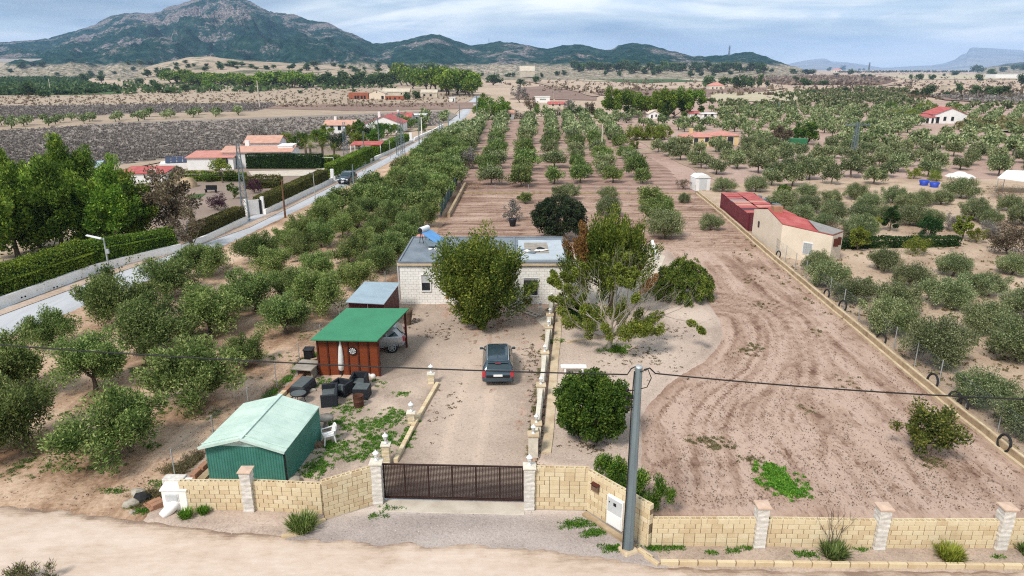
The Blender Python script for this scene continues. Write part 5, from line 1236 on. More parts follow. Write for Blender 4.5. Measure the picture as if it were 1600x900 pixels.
# green-netted fence and old wall behind the house, left
a, bb = G(688, 340), G(714, 290)
t = T('netted_fence', 'fence covered with green-grey shade net behind the house on the left', 'fence', (a.x, a.y, 0)); v_ = bb - a
for k in range(7): MB().tube([(0, 0, 0), (0, 0, 1.7)], .03, 5).build('post', M['steel_light'], t, v_ * (k / 6))
mb = MB(); n = 24
vs = [tuple(v_ * (i / n) + Vector((.05 * math.sin(i * 1.3), 0, z))) for i in range(n + 1) for z in (.05, 1.6)]
mb.add(vs, [(2 * i, 2 * i + 2, 2 * i + 3, 2 * i + 1) for i in range(n)]); mb.build('shade_net', M['shade_net'], t)
t = T('low_wall', 'pale low wall running beside the netted fence behind the house', 'wall', (a.x + 1.0, a.y, 0)); MB().beam((0, 0, .25), v_ + Vector((.3, 0, .25)), .3, .6).build('wall', M['wall_old'], t)
# right boundary wall
t = T('boundary_wall', 'long low weathered boundary wall along the right side of the ploughed plot', 'wall', (RW[0][0], RW[0][1], 0)); o0 = Vector((RW[0][0], RW[0][1], 0))
PW = [Vector((x, y, 0)) - o0 for x, y in RW]
def strip_wall(pts, xoff, w, h, mat, name, par):
    mb = MB(); n = len(pts); A_ = [(p.x + xoff, p.y, -.15) for p in pts]; B_ = [(p.x + xoff + w, p.y, -.15) for p in pts]
    C_ = [(x, y, h) for x, y, z in A_]; D_ = [(x, y, h) for x, y, z in B_]; f = []
    for i in range(n - 1):
        f += [(i, i + 1, 2 * n + i + 1, 2 * n + i), (2 * n + i, 2 * n + i + 1, 3 * n + i + 1, 3 * n + i), (3 * n + i, 3 * n + i + 1, n + i + 1, n + i)]
    f += [(0, 2 * n, 3 * n, n), (n - 1, 2 * n - 1, 4 * n - 1, 3 * n - 1)]
    mb.add(A_ + B_ + C_ + D_, f); return mb.build(name, M[mat], par)
def densify(pts, st, j=0):
    out = []
    for a_, b_ in zip(pts[:-1], pts[1:]):
        n = max(1, int((b_ - a_).length / st))
        for k in range(n): out.append(a_.lerp(b_, k / n) + Vector((RNG.uniform(-j, j), 0, 0)))
    return out + [pts[-1]]
PWd = densify(PW, 1.5, .03)
strip_wall(PWd, -.10, .16, .16, 'sill_pale', 'inner_ledge', t)
strip_wall(PWd, .062, .30, .46, 'wall_old', 'wall', t)
strip_wall(PWd, .10, .12, .48, 'sill_pale', 'coping', t)
FR = [(x + .95, y) for x, y in RW]
_, fat, FL = wire_fence('wire_fence', 'chain-link fence hung with old tyres behind the right boundary wall', FR[:-1], 1.6, 2.6)
BRO = Vector((FR[0][0], FR[0][1], 0))
def tyre(u, v, r, label, lean=.15):
    p = G(u, v); t = T('tyre', label, 'tyre', (p.x, p.y, r + .02), 0, 'old tyres hung on the right fence')
    mb = MB(); n = 20; prof = [(r - .09, -.035), (r - .02, -.06), (r, -.03), (r, .03), (r - .02, .06), (r - .09, .035)]
    vs = []
    for k in range(n):
        a_ = 2 * math.pi * k / n; vs += [(x_, rr * math.cos(a_), rr * math.sin(a_)) for rr, x_ in prof]
    m_ = len(prof); mb.add(vs, [(k * m_ + j, k * m_ + (j + 1) % m_, ((k + 1) % n) * m_ + (j + 1) % m_, ((k + 1) % n) * m_ + j) for k in range(n) for j in range(m_)], True)
    o = mb.build('tread', M['rubber'], t); t.rotation_euler = (0, lean, RNG.uniform(-.05, .2)); return t
for u, v, r, lb in ((1566, 706, .44, 'tyre hung lowest on the right fence, near the photo edge'), (1501, 646, .44, 'tyre leaning right of its twin behind the small ragged tree'), (1489, 637, .46, 'tyre left of its twin behind the small ragged tree'), (1454, 610, .50, 'large tyre on the post level with the overhead wire'),
                    (1375, 541, .44, 'tyre hung on the fence in front of the leaning olive'), (1315, 488, .46, 'dark tyre on the leaning post'), (1290, 469, .44, 'tyre furthest down from the cream house'), (1215, 406, .44, 'tyre standing against the cream house wall')):
    tyre(u, v, r, lb)
wire_fence('wire_fence', 'thin wire fence crossing behind the plot below the middle orchard', [P2(722, 302), P2(905, 303), P2(1086, 303)], 1.3, 4.5, mesh=False)
struct(MB().beam(G(722, 301, .03), G(1086, 302, .03), .5, .26).build('bank', M['wall_old']))

# ------------------------------------------------------------------ utility pole with its cable
p = G(981, 861)
t = T('utility_pole', 'tall octagonal grey steel utility pole in front of the angled wall', 'utility pole', (p.x, p.y, 0))
PH = 7.4
mb = MB(); mb.tube([(0, 0, 0), (0, 0, PH)], [.205, .125], 8); o = mb.build('shaft', M['steel_pole'], t)
for f_ in o.data.polygons: f_.use_smooth = False
mb = MB(); mb.box(0, 0, -.1, .72, .66, .26, .5, bev=.05, taper=.8); mb.build('base', M['sill_pale'], t)
mb = MB(); mb.lathe([(.13, PH), (.11, PH + .05), (0, PH + .06)], 8); mb.build('top_cap', M['steel_light'], t)
mb = MB()
for z in (PH - .85, PH - 1.15, PH - 1.5): mb.tube([(-.14, -.02, z), (-.33, -.02, z)], .02, 5); mb.lathe([(0, -.05), (.05, -.04), (.05, .05), (0, .06)], 6, -.35, -.02, z)
mb.build('hooks', M['cable'], t)
mb = MB(); mb.tube([(-.16, -.1, PH - .1), (-.20, -.12, PH - 1.2), (-.19, -.12, 3.5), (-.23, -.14, .2)], .022, 5)
mb.tube([(.02, -.15, PH - .1), (.28, -.12, PH - .02), (.42, -.1, PH - .35), (.30, -.08, PH - .7), (.1, -.1, PH - .75)], .018, 5)
mb.build('down_cable', M['cable'], t)
top = Vector((p.x + .07, p.y, PH - .15))
def sag(a_, b_, s_, n=14): return [a_.lerp(b_, i / n) - Vector((0, 0, 4 * s_ * (i / n) * (1 - i / n))) for i in range(n + 1)]
PX = 'old black overhead cable'
a_ = G(-700, 470, 8.2); c = MB(); ptl = sag(a_, top + Vector((-.45, 0, -.12)), .55, 24) + [top + Vector((-.33, 0, .1)), top + Vector((-.2, 0, .17)), top + Vector((-.08, 0, .02))]
c.tube(ptl, .026, 5); tag(c.build('overhead_cable', M['cable']), 'thick black overhead cable running left from the utility pole over the yard', 'cable')
b_ = G(2300, 628, 7.4); c = MB(); c.tube([top + Vector((.1, 0, .06)), top + Vector((.3, 0, .12)), top + Vector((.5, 0, -.08))] + sag(top + Vector((.7, 0, -.1)), b_, .45, 24), .026, 5)
tag(c.build('overhead_cable', M['cable']), 'thick black overhead cable running right from the utility pole over the field', 'cable')
# ------------------------------------------------------------------ green metal garden shed
def corr_wall(mb, a, b, z0, z1, pitch=.12, amp=.018, zf=None):
    """corrugated sheet between plan points a and b"""
    a, b = Vector((*a, 0)), Vector((*b, 0)); L_ = (b - a).length; d = (b - a) / L_; nrm = Vector((d.y, -d.x, 0)); n = max(2, int(L_ / pitch)); vs = []; pts = []
    for i in range(n):
        for fr, o in ((0, 0), (.25, amp), (.5, amp), (.75, 0)): pts.append(((i + fr) * L_ / n, o))
    pts.append((L_, 0))
    for s_, o in pts:
        q = a + d * s_ + nrm * o; zt = zf(s_ / L_) if zf else z1
        vs += [(q.x, q.y, z0), (q.x, q.y, zt)]
    m = len(pts); mb.add(vs, [(2 * i, 2 * i + 2, 2 * i + 3, 2 * i + 1) for i in range(m - 1)])
sx, sy = -11.38, 25.95
t = T('garden_shed', 'dark green corrugated metal garden shed with a pale green gable roof', 'shed', (sx, sy, 0), R(-5.5))
W2, LN, EH, AH = 1.76, 3.75, 1.72, 2.22
mb = MB(); corr_wall(mb, (-W2, 0), (W2, 0), 0, EH); mb.build('front_wall', M['shed_green'], t)
mb = MB(); corr_wall(mb, (W2, 0), (W2 + .12, LN), 0, EH); mb.build('side_wall', M['shed_green'], t)
mb = MB(); corr_wall(mb, (W2 + .12, LN), (-W2, LN), 0, EH); corr_wall(mb, (-W2, LN), (-W2, 0), 0, EH); mb.build('back_walls', M['shed_green'], t)
mb = MB(); mb.add([(-W2, -.03, EH), (W2, -.03, EH), (0, -.03, AH - .04), (-W2, .02, EH), (W2, .02, EH), (0, .02, AH - .04)], [(0, 1, 2), (5, 4, 3), (0, 3, 4, 1)]); g_ = mb.build('gable', M['shed_trim'], t)
mb = MB()
for x in (-.28, .1): mb.box(x + .05, -.04, EH + .16, .26, .02, .10)
mb.build('gable_vent', M['canvas_white'], g_)
mb = MB(); mb.box(W2 - .02, -.02, 0, .07, .06, EH); mb.build('corner_trim', M['black_plastic'], t)
OV = .28
for sgn in (-1, 1):
    n = 5
    for k in range(n):
        y0_, y1_ = -OV + (LN + OV + .1) * k / n, -OV + (LN + OV + .1) * (k + 1) / n - .015
        xe = sgn * (W2 + .13); dz = .02
        mb = MB(); p4 = [(0, y0_, AH + .02), (0, y1_, AH + .02), (xe, y1_, EH - .02), (xe, y0_, EH - .02)]
        if sgn > 0: p4 = p4[::-1]
        mb.slab(p4, .03); mb.build('roof_panel', M['shed_roof'], t)
mb = MB(); mb.beam((0, -OV - .02, AH + .035), (0, LN + .12, AH + .035), .2, .035); mb.build('ridge_cap', M['shed_trim'], t)
mb = MB()
for sgn in (-1, 1):
    mb.beam((0, -OV - .02, AH), (sgn * (W2 + .14), -OV - .02, EH - .04), .05, .12)
    mb.beam((0, .02, AH + .045), (sgn * (W2 + .14), .02, EH + .005), .05, .03)
mb.build('gable_trim', M['shed_trim'], t)

# ------------------------------------------------------------------ timber carport with green roof
cpx, cpy = -11.15, 36.75
t = T('carport', 'reddish timber carport with a flat green roof and panelled front', 'carport', (cpx, cpy, 0), R(-2.5))
WC, HC = 3.52, 2.32
npan = 6; pw = WC / npan
for i in range(npan + 1):
    mb = MB(); mb.box(i * pw, -.02, 0, .085, .10, HC); mb.build('stud', M['timber_dark'], t)
if 1:
    pb = MB().box(0, 0, 0, pw - .09, .035, HC / 8 - .012, bev=.006).mesh('plank', M['timber_red'])
    for i in range(npan):
        for k in range(8): inst('plank', pb, t, ((i + .5) * pw, .0, k * HC / 8 + .01), 0, (1, 1, 1))
mb = MB(); mb.box(WC / 2, -.03, HC - .02, WC + .1, .14, .12); mb.build('front_beam', M['timber_dark'], t)
mb = MB(); corr_wall(mb, (.7, 4.6), (0, 0), 0, HC, .16, .015); mb.build('left_wall', M['timber_red'], t)
for x, y in ((WC, 0), (WC + .72, 4.35), (.75, 4.5)):
    MB().box(x, y, 0, .12, .12, HC + .1).build('post', M['timber_dark'], t)
mb = MB(); mb.slab([(-.22, -.42, 2.42), (WC + .06, -.42, 2.42), (WC + .95, 4.55, 2.62), (.52, 4.45, 2.62)], .07); mb.build('roof', M['carport_green'], t)
mb = MB(); mb.beam((WC, -.3, 2.3), (WC + .8, 4.5, 2.5), .08, .14); mb.build('side_beam', M['timber_dark'], t)
# dartboard and closed parasol on the timber front
def fr_(x, dy, z): q = Vector((x * math.cos(R(-2.5)) + dy * math.sin(R(2.5)) * 0, x * math.sin(R(-2.5)), 0)); return (cpx + q.x, cpy + q.y + dy, z)
t = T('dartboard', 'round black and white dartboard hung on the timber front', 'dartboard', fr_(2.03, -.10, 1.62))
mb = MB(); n = 24; mb.tube([(0, .03, 0), (0, -.0, 0)], [.25, .25], n); mb.build('board', M['black_plastic'], t)
mb = MB()
for k in range(0, 20, 2):
    a0, a1 = 2 * math.pi * k / 20, 2 * math.pi * (k + 1) / 20
    for r0, r1 in ((.03, .10), (.115, .19)): mb.add([(r0 * math.cos(a0), -.006, r0 * math.sin(a0)), (r1 * math.cos(a0), -.006, r1 * math.sin(a0)), (r1 * math.cos(a1), -.006, r1 * math.sin(a1)), (r0 * math.cos(a1), -.006, r0 * math.sin(a1))], [(0, 1, 2, 3)])
mb.build('segments', M['white_paint'], t)
p = G(534, 588)
t = T('parasol', 'closed white parasol standing against the timber carport front', 'parasol', (p.x, p.y, 0)); t.rotation_euler = (0, R(1.5), 0)
mb = MB(); mb.lathe([(.045, .35), (.13, .42), (.155, .7), (.16, 1.3), (.13, 1.75), (.05, 2.12), (.02, 2.2)], 9)
for i in range(0, len(mb.v)):
    x, y, z = mb.v[i]; k = 1 + .22 * math.cos(math.atan2(y, x) * 4.5 + z * 1.5); mb.v[i] = (x * k, y * k, z)
cv = mb.build('canopy', M['canvas_white'], t)
MB().tube([(0, 0, .0), (0, 0, 2.25)], .02, 6).build('pole', M['black_plastic'], t)
MB().lathe([(.032, .9), (.165, .9), (.165, .96), (.03, .96)], 9).build('strap', M['canvas_white'], cv)
MB().box(0, 0, 0, .12, .12, .3).build('base_stem', M['black_plastic'], t)
for i, (u, v, w_, d_, rz, lb) in enumerate(((526, 591, .52, .42, .05, 'pink paving tile left of the parasol foot'), (541, 591, .5, .42, -.15, 'pink paving tile right of the parasol foot'), (539, 583, .45, .3, .3, 'pink paving tile behind the parasol foot'))):
    p = G(u, v); o = MB().box(0, 0, 0, w_, d_, .08, bev=.01).build('paving_tile', M['tile_pink'], None, (p.x, p.y, .04 + i * .001)); o.rotation_euler = (0, 0, rz); tag(o, lb, 'tile', 'paving tiles round the parasol')
for u, v, lb in ((576, 589, 'left of two white sacks at the timber wall foot'), (583, 590, 'right of two white sacks at the timber wall foot')):
    p = G(u, v); mb = MB(); mb.lathe([(0, .2), (.12, .17), (.17, .08), (.15, 0)], 8); o = mb.build('sack', M['canvas_white'], None, (p.x, p.y, .04)); tag(o, lb, 'sack')
# ------------------------------------------------------------------ red shed with grey sheet roof
rx, ry = -11.0, 44.0
t = T('maroon_shed', 'small maroon shed with a sloping pale grey sheet roof behind the carport', 'shed', (rx, ry, 0), R(1))
mb = MB(); corr_wall(mb, (0, 0), (2.35, .1), 0, 1.95, .2, .012, lambda s: 2.08 - .14 * s); mb.build('front_wall', M['maroon_metal'], t)
mb = MB(); corr_wall(mb, (2.35, .1), (2.8, 3.9), 0, 2.0, .2, .012, lambda s: 1.94 + .2 * s); mb.build('side_wall', M['maroon_metal'], t)
mb = MB(); corr_wall(mb, (2.8, 3.9), (.5, 3.9), 0, 2.1, .2, .012); corr_wall(mb, (.5, 3.9), (0, 0), 0, 2.1, .2, .012); mb.build('back_walls', M['maroon_metal'], t)
for a_, b_ in ((0, .5), (.5, 1)):
    def lx(f, y): return (-.12 + .48 * y) + f * (2.55 + .02 * y)
    mb = MB(); mb.slab([(lx(a_, 0), -.35, 2.17 - .16 * a_), (lx(b_, 0), -.35, 2.17 - .16 * b_), (lx(b_, 1), 4.0, 2.27 - .1 * b_), (lx(a_, 1), 4.0, 2.27 - .1 * a_)], .04); mb.build('roof_sheet', M['sheet_blue'], t)
mb = MB(); mb.box(1.28, -.02, .05, .05, .05, 1.9); mb.build('door_frame', M['steel_light'], t)

# ------------------------------------------------------------------ the house
HX0, HX1, HY0, HY1, HH = -8.37, 4.45, 49.45, 57.3, 3.12
hc = Vector((HX0, HY0, 0)); HW, HD = HX1 - HX0, HY1 - HY0
t = T('house', 'flat-roofed white block house at the end of the drive', 'house', hc)
mb = MB(); mb.box(HW / 2, HD / 2, -.1, HW, HD, HH + .1); mb.build('walls', M['house_mortar'], t)
wins = [(1.62, 1.12, .62, 1.22), (9.25, .75, 1.05, 1.35)]     # x0, z0, w, h on the front
vs = []; mb = MB(); rg = random.Random(4); ch = .2
for c in range(int(HH / ch)):
    x = -.0 if c % 2 else -.2
    while x < HW:
        x0 = max(x, 0) + .008; x1 = min(x + .4, HW) - .008; z0_ = c * ch + .008; z1_ = (c + 1) * ch - .008; x += .4
        segs = [(x0, x1)]
        for wx_, wz_, ww_, wh_ in wins:
            if z1_ > wz_ - .06 and z0_ < wz_ + wh_ + .06:
                new = []
                for s0, s1 in segs:
                    if s1 <= wx_ - .06 or s0 >= wx_ + ww_ + .06: new.append((s0, s1))
                    else:
                        if s0 < wx_ - .06: new.append((s0, wx_ - .06))
                        if s1 > wx_ + ww_ + .06: new.append((wx_ + ww_ + .06, s1))
                segs = new
        for s0, s1 in segs:
            if s1 - s0 < .03: continue
            y_ = -.018 - rg.uniform(0, .008); i = len(mb.v)
            mb.v += [(s0, y_, z0_), (s1, y_, z0_), (s1, y_, z1_), (s0, y_, z1_), (s0, .0, z0_), (s1, .0, z0_), (s1, .0, z1_), (s0, .0, z1_)]
            mb.f += [(i, i + 1, i + 2, i + 3), (i + 3, i + 2, i + 6, i + 7), (i + 4, i + 5, i + 1, i), (i + 4, i, i + 3, i + 7), (i + 1, i + 5, i + 6, i + 2)]; mb.sm += [False] * 5
o = mb.build('front_blocks', M['house_block'], t); o['kind'] = 'stuff'
mb = MB(); mb.slab([(-.14, -.2, HH + .14), (HW + .14, -.2, HH + .14), (HW + .14, HD + .15, HH + .14), (-.14, HD + .15, HH + .14)], .16); mb.build('cornice', M['sill_pale'], t)
mb = MB(); mb.slab([(-.02, -.08, HH + .2), (HW + .02, -.08, HH + .2), (HW + .02, HD + .05, HH + .2), (-.02, HD + .05, HH + .2)], .055); rf = mb.build('roof', M['roof_grey'], t)
mb = MB()
for x0, y0_, x1, y1_ in ((-.02, -.1, HW + .02, -.1), (-.02, HD, HW, HD), (-.04, -.1, -.04, HD), (HW, -.1, HW, HD), (8.55, -.1, 8.55, HD)): mb.beam((x0, y0_, HH + .22), (x1, y1_, HH + .22), .12, .12)
mb.build('roof_kerb', M['roof_grey'], t)
mb = MB(); mb.box(10.65, 3.65, HH + .2, 3.55, 6.2, .06); mb.build('roof_membrane', M['roof_membrane'], t)
mb = MB(); mb.box(10.3, 4.1, HH + .262, 1.9, 3.4, .004); mb.build('roof_stain', M['concrete'], rf)
for wx_, wz_, ww_, wh_ in wins:
    mb = MB()
    for a_ in ((wx_ + ww_ / 2, wz_ - .07, ww_ + .14, .07), (wx_ + ww_ / 2, wz_ + wh_, ww_ + .14, .06)): mb.box(a_[0], -.05, a_[1], a_[2], .12, a_[3])
    for x in (wx_ - .03, wx_ + ww_ + .03): mb.box(x, -.045, wz_, .06, .10, wh_)
    fr2 = mb.build('window', M['white_paint'], t)
    mb = MB(); mb.box(wx_ + ww_ / 2, -.006, wz_, ww_, .02, wh_); mb.build('pane', M['glass_dark'], fr2)
    mb = MB(); k = .5 if ww_ < .8 else .12; z_ = wz_ + wh_ * (1 - k); nsl = int(wh_ * k / .05)
    for i in range(nsl): mb.box(wx_ + ww_ / 2, -.028, z_ + i * wh_ * k / nsl, ww_, .02, wh_ * k / nsl - .006)
    mb.build('roller_shutter', M['grey_panel'], fr2)
mb = MB(); mb.tube([(-.1, -.05, .1), (-.1, -.05, HH)], .05, 6); mb.build('downpipe', M['grey_panel'], t)
mb = MB(); mb.tube([(HW + .08, -.05, .1), (HW + .08, -.05, HH)], .05, 6); mb.build('downpipe', M['white_paint'], t)
def onroof(name, label, cat, x, y, rz=0): return T(name, label, cat, (HX0 + x, HY0 + y, HH + .2), rz)
rp = G(668, 380, 3.3)
t = onroof('solar_water_heater', 'white solar water heater tank with blue panel on the house roof', 'water heater', rp.x - HX0 - .3, rp.y - HY0 + .4, R(66)); t.scale = (.8, .8, .8)
mb = MB(); mb.tube([(-.75, 0, 1.35), (.75, 0, 1.35)], .3, 14); mb.build('tank', M['white_paint'], t)
mb = MB(); mb.tube([(-.76, 0, 1.35), (-.79, 0, 1.35)], .27, 14); mb.build('tank_end', M['black_plastic'], t)
mb = MB(); mb.slab([(-.9, -.3, 1.15), (-.9, -.3, 1.15), (.9, -.3, 1.15), (.9, -2.0, .25), (-.9, -2.0, .25)][1:], .08); mb.shift((0, 0, 0)); o = mb.build('collector', M['heater_blue'], t); 
mb = MB()
for x in (-.6, .6):
    mb.beam((x, .2, 0), (x, .05, 1.1), .05); mb.beam((x, -.25, 0), (x, -.05, 1.1), .05)
mb.build('frame', M['cable'], t)
t = onroof('roof_panel', 'loose grey sheet leaning beside the solar heater', 'sheet', rp.x - HX0 + .9, rp.y - HY0 - 1.0, R(20)); MB().slab([(-.9, -.7, .25), (.9, -.7, .05), (.9, .6, .12), (-.9, .6, .5)], .05).build('sheet', M['steel_pole'], t)
for i, (dx_, dy_) in enumerate(((.1, -2.2), (.55, -2.1))): 
    tag(MB().lathe([(0, .14), (.17, .1), (.19, .03), (.15, 0)], 8).build('roof_sandbag', M['canvas_white'], None, (rp.x + dx_ + .4, rp.y + dy_, HH + .2)), ('left' if i == 0 else 'right') + ' white bag lying on the grey roof below the heater', 'bag')
# loose junk on the pale roof part
rg = random.Random(9)
for i in range(7):
    x, y = HX0 + 9.4 + rg.uniform(0, 2.1), HY0 + 2.3 + rg.uniform(0, 1.9)
    mb = MB(); w_ = rg.uniform(.35, .9); mb.slab([(-w_ / 2, -.2, .05), (w_ / 2, -.16, .1), (w_ / 2, .2, .04), (-w_ / 2, .22, .09)], .03)
    o = mb.build('roof_debris', M[('canvas_white', 'steel_pole', 'black_plastic')[i % 3]], None, (x, y, HH + .27)); o.rotation_euler = (0, 0, rg.uniform(0, 3)); tag(o, 'loose scraps of sheet lying on the pale roof section', 'debris', 'scraps on the pale roof section')
# pink lean-to roof behind left
a_ = G(640, 384, 2.3); t = T('lean_to', 'small lean-to with a pink roof at the left back corner of the house', 'lean-to', (a_.x, a_.y, 0))
q = [G(637, 383, 2.3) - Vector((a_.x, a_.y, 0)), G(655, 383, 2.3) - Vector((a_.x, a_.y, 0)), G(664, 366, 2.6) - Vector((a_.x, a_.y, 0)), G(653, 366, 2.6) - Vector((a_.x, a_.y, 0))]
MB().slab(q, .08).build('roof', M['roof_pink'], t); mb = MB(); n = 4
mb.add([(v_.x, v_.y, -.1) for v_ in q] + [(v_.x, v_.y, v_.z - .09) for v_ in q], [(0, 1, 5, 4), (1, 2, 6, 5), (2, 3, 7, 6), (3, 0, 4, 7)]); mb.build('walls', M['wall_pale'], t)
# bits round the house
def pot(u, v, r, h, mat, label, name='pot', cat='pot'):
    p = G(u, v); o = MB().lathe([(r * .65, 0), (r, h * .75), (r * 1.1, h), (r * .9, h), (r * .85, h * .8), (0, h * .78)], 10).build(name, M[mat], None, (p.x, p.y, .04)); tag(o, label, cat)
pot(700, 474, .33, .62, 'terracotta', 'round terracotta pot at the house wall left of the leafy tree')
pot(637, 508, .36, 1.15, 'wood_stump', 'tall weathered tree stump beside the carport back corner', 'tree_stump', 'stump')
pot(626, 468, .28, .9, 'concrete', 'grey cylinder tank at the left corner of the house', 'water_tank', 'tank')
pot(801, 354, .45, .9, 'black_plastic', 'black tub on the soil behind the house', 'tub', 'tub')
pot(824, 475, .4, .5, 'rust', 'dark rusty tub against the house wall right of the tree', 'tub', 'tub')
pot(392, 745, .01, .01, 'stone', 'x', 'x', 'x') if False else None
p = G(612, 498); t = T('wood_pile', 'pile of cut firewood stored under the back of the carport', 'wood pile', (p.x - .5, p.y, 0)); rg = random.Random(2)
lm = MB().tube([(0, 0, 0), (0, .5, 0)], .09, 7).mesh('log', M['log_wood'])
for k in range(60):
    o = inst('log', lm, t, (rg.uniform(-.9, .6), rg.uniform(-.3, .3), .1 + (k // 10) * .17 + rg.uniform(0, .05)), rg.uniform(-.2, .2)); o.scale = (rg.uniform(.7, 1.3),) * 3
p = G(386 + 0, 0 + 590) if False else G(495, 566)
t = T('dark_bin', 'dark bin beside the left end of the timber front', 'bin', (p.x - .35, p.y - .2, 0)); MB().box(0, 0, 0, .5, .5, .95, bev=.04, taper=1.08).build('body', M['black_plastic'], t); MB().box(0, -.01, .955, .6, .6, .06, bev=.02).build('lid', M['black_plastic'], t)
# agave and bare shrub behind the house
p = G(803, 352)
# pool edge / terrace right of the house
struct(MB().slab([G(893, 470, .14), G(960, 478, .14), G(1010, 470, .14), G(1040, 400, .14), G(1008, 386, .14), G(895, 400, .14)], .2).build('terrace', M['concrete_pale']))
p = G(1019, 400); t = T('garden_wall', 'short white curved garden wall seen right of the conifer', 'wall', (p.x, p.y, 0)); MB().beam((-.1, -2.2, .4), (.35, 2.2, .6), .25, .9).build('wall', M['wall_white'], t)

# ------------------------------------------------------------------ garden furniture
def armchair(p, rz, w, label, d=.78, h=.72, mat='rattan'):
    t = T('rattan_sofa' if w > 1 else 'rattan_armchair', label, 'sofa' if w > 1 else 'armchair', (p[0], p[1], .05), rz); th = .13
    MB().box(0, 0, 0, w - 2 * th, d - .04, .32, bev=.015).build('seat_base', M[mat], t)
    MB().box(0, -.06, .325, w - 2 * th - .02, d - th - .06, .1, bev=.03).build('cushion', M['cushion'], t)
    MB().box(0, d / 2 - th / 2, 0, w - 2 * th - .004, th, h, bev=.015).build('backrest', M[mat], t)
    for s_ in (-1, 1): MB().box(s_ * (w - th) / 2, 0, 0, th, d, h * (.98 if w < 1 else .97), bev=.015).build('armrest', M[mat], t)
    return t
p = G(514, 631); armchair((p.x, p.y + .25), R(-78), 1.55, 'dark rattan two-seat sofa nearest the green shed', .85)
p = G(534, 617); armchair((p.x, p.y + .1), R(28) + math.pi * 0 - R(90) * 0 - R(50), .98, 'dark rattan armchair turned at an angle behind the sofa', .82)
p = G(562, 607); armchair((p.x, p.y + .15), R(0), .88, 'dark rattan armchair facing the camera before the timber wall', .75, .78)
p = G(564, 625); t = T('rattan_table', 'dark square rattan side table between the armchair and the rusty barrel', 'table', (p.x + .02, p.y + .3, .05), R(-4)); MB().box(0, 0, 0, .82, .8, .62, bev=.015).build('body', M['rattan'], t); MB().box(0, 0, .625, .78, .76, .02, bev=.008).build('table_top', M['cushion'], t)
p = G(560, 638); t = T('barrel', 'rusty brown open barrel in front of the rattan table', 'barrel', (p.x, p.y + .15, .05)); MB().lathe([(.27, 0), (.27, .3), (.285, .32), (.27, .34), (.27, .62), (.285, .64), (.25, .64), (.25, .4), (0, .38)], 14).build('drum', M['rust'], t)
p = G(466, 633); t = T('barbecue', 'low round black barbecue bowl on legs beside the grey cover', 'barbecue', (p.x, p.y + .2, .05))
MB().lathe([(.03, .38), (.33, .46), (.44, .55), (.42, .56), (.3, .50), (0, .5)], 16).build('bowl', M['black_plastic'], t); MB().lathe([(.40, .565), (0, .57)], 16).build('ash_disc', M['cushion'], t)
for k in range(3): a_ = k * 2.1 + .5; MB().tube([(.2 * math.cos(a_), .2 * math.sin(a_), .45), (.34 * math.cos(a_), .34 * math.sin(a_), 0)], .018, 5).build('leg', M['black_plastic'], t)
p = G(472, 617); t = T('covered_bench', 'long low black bench with a grey top by the brick kerb', 'bench', (p.x - .05, p.y + .45, .05), R(-12))
MB().box(0, 0, 0, .95, 1.5, .5, bev=.06, taper=.9).build('body', M['rattan'], t); MB().box(-.02, 0, .505, .7, 1.3, .05, bev=.02).build('top', M['cushion'], t)
p = G(478, 592); t = T('concrete_table', 'pale concrete slab table behind the black bench', 'table', (p.x, p.y + .35, .05), R(-10))
MB().box(0, 0, .62, 1.25, 1.35, .08, bev=.02).build('table_top', M['concrete'], t)
for x in (-.45, .45): MB().box(x, .1, 0, .12, .9, .62).build('leg', M['concrete'], t)
p = G(492, 575); t = T('leaning_slab', 'pale slab leaning by the brick kerb beside the timber front', 'slab', (p.x, p.y, 0), .3); MB().slab([(-.2, -.3, .75), (.15, -.35, .8), (.3, .4, .1), (-.1, .45, .05)], .09).build('slab', M['sill_pale'], t)
# white plastic chair and little stone table by the shed
p = G(512, 697); t = T('plastic_chair', 'white plastic garden chair beside the green shed', 'chair', (p.x, p.y + .25, .05), R(-60)); sc_ = 1.0
for x, y in ((-.24, -.24), (.24, -.24), (-.22, .24), (.22, .24)): MB().beam((x * 1.1, y * 1.15, 0), (x * .9, y * .9, .43), .045, .06).build('leg', M['white_plastic'], t)
MB().box(0, -.02, .42, .48, .48, .04, bev=.012).build('seat', M['white_plastic'], t)
mb = MB(); mb.slab([(-.23, .2, .45), (.23, .2, .45), (.20, .33, .88), (-.20, .33, .88)], .03); mb.add([(-.23, .23, .43), (.23, .23, .43), (.24, .3, .70), (.17, .36, .90), (0, .37, .93), (-.17, .36, .90), (-.24, .3, .70), (-.23, .26, .43), (.23, .26, .43), (.24, .33, .70), (.17, .39, .90), (0, .40, .93), (-.17, .39, .90), (-.24, .33, .70)], [tuple(range(6, -1, -1)), tuple(range(7, 14))] + [(i, (i + 1) % 7, 7 + (i + 1) % 7, 7 + i) for i in range(7)])
mb.build('backrest', M['white_plastic'], t)
for s_ in (-1, 1):
    mb = MB(); mb.beam((s_ * .26, -.24, .64), (s_ * .25, .3, .68), .06, .03); mb.beam((s_ * .26, -.23, .42), (s_ * .26, -.24, .64), .05, .04); mb.build('armrest', M['white_plastic'], t)
p = G(507, 676); t = T('stone_table', 'small round concrete table behind the white chair', 'table', (p.x, p.y + .35, .05)); MB().lathe([(0, .55), (.42, .55), (.42, .62), (0, .62)], 8).build('table_top', M['concrete'], t); MB().lathe([(.18, 0), (.10, .3), (.14, .55)], 8).build('pedestal', M['concrete'], t)
p = G(899, 587); t = T('garden_bench', 'white slab bench end showing behind the round bush', 'bench', (p.x, p.y, .1)); MB().box(-.1, .2, .38, 1.5, .4, .07, bev=.015).build('seat', M['white_paint'], t)
for x in (-.6, .4): MB().box(x, .2, 0, .12, .32, .38).build('leg', M['white_paint'], t)
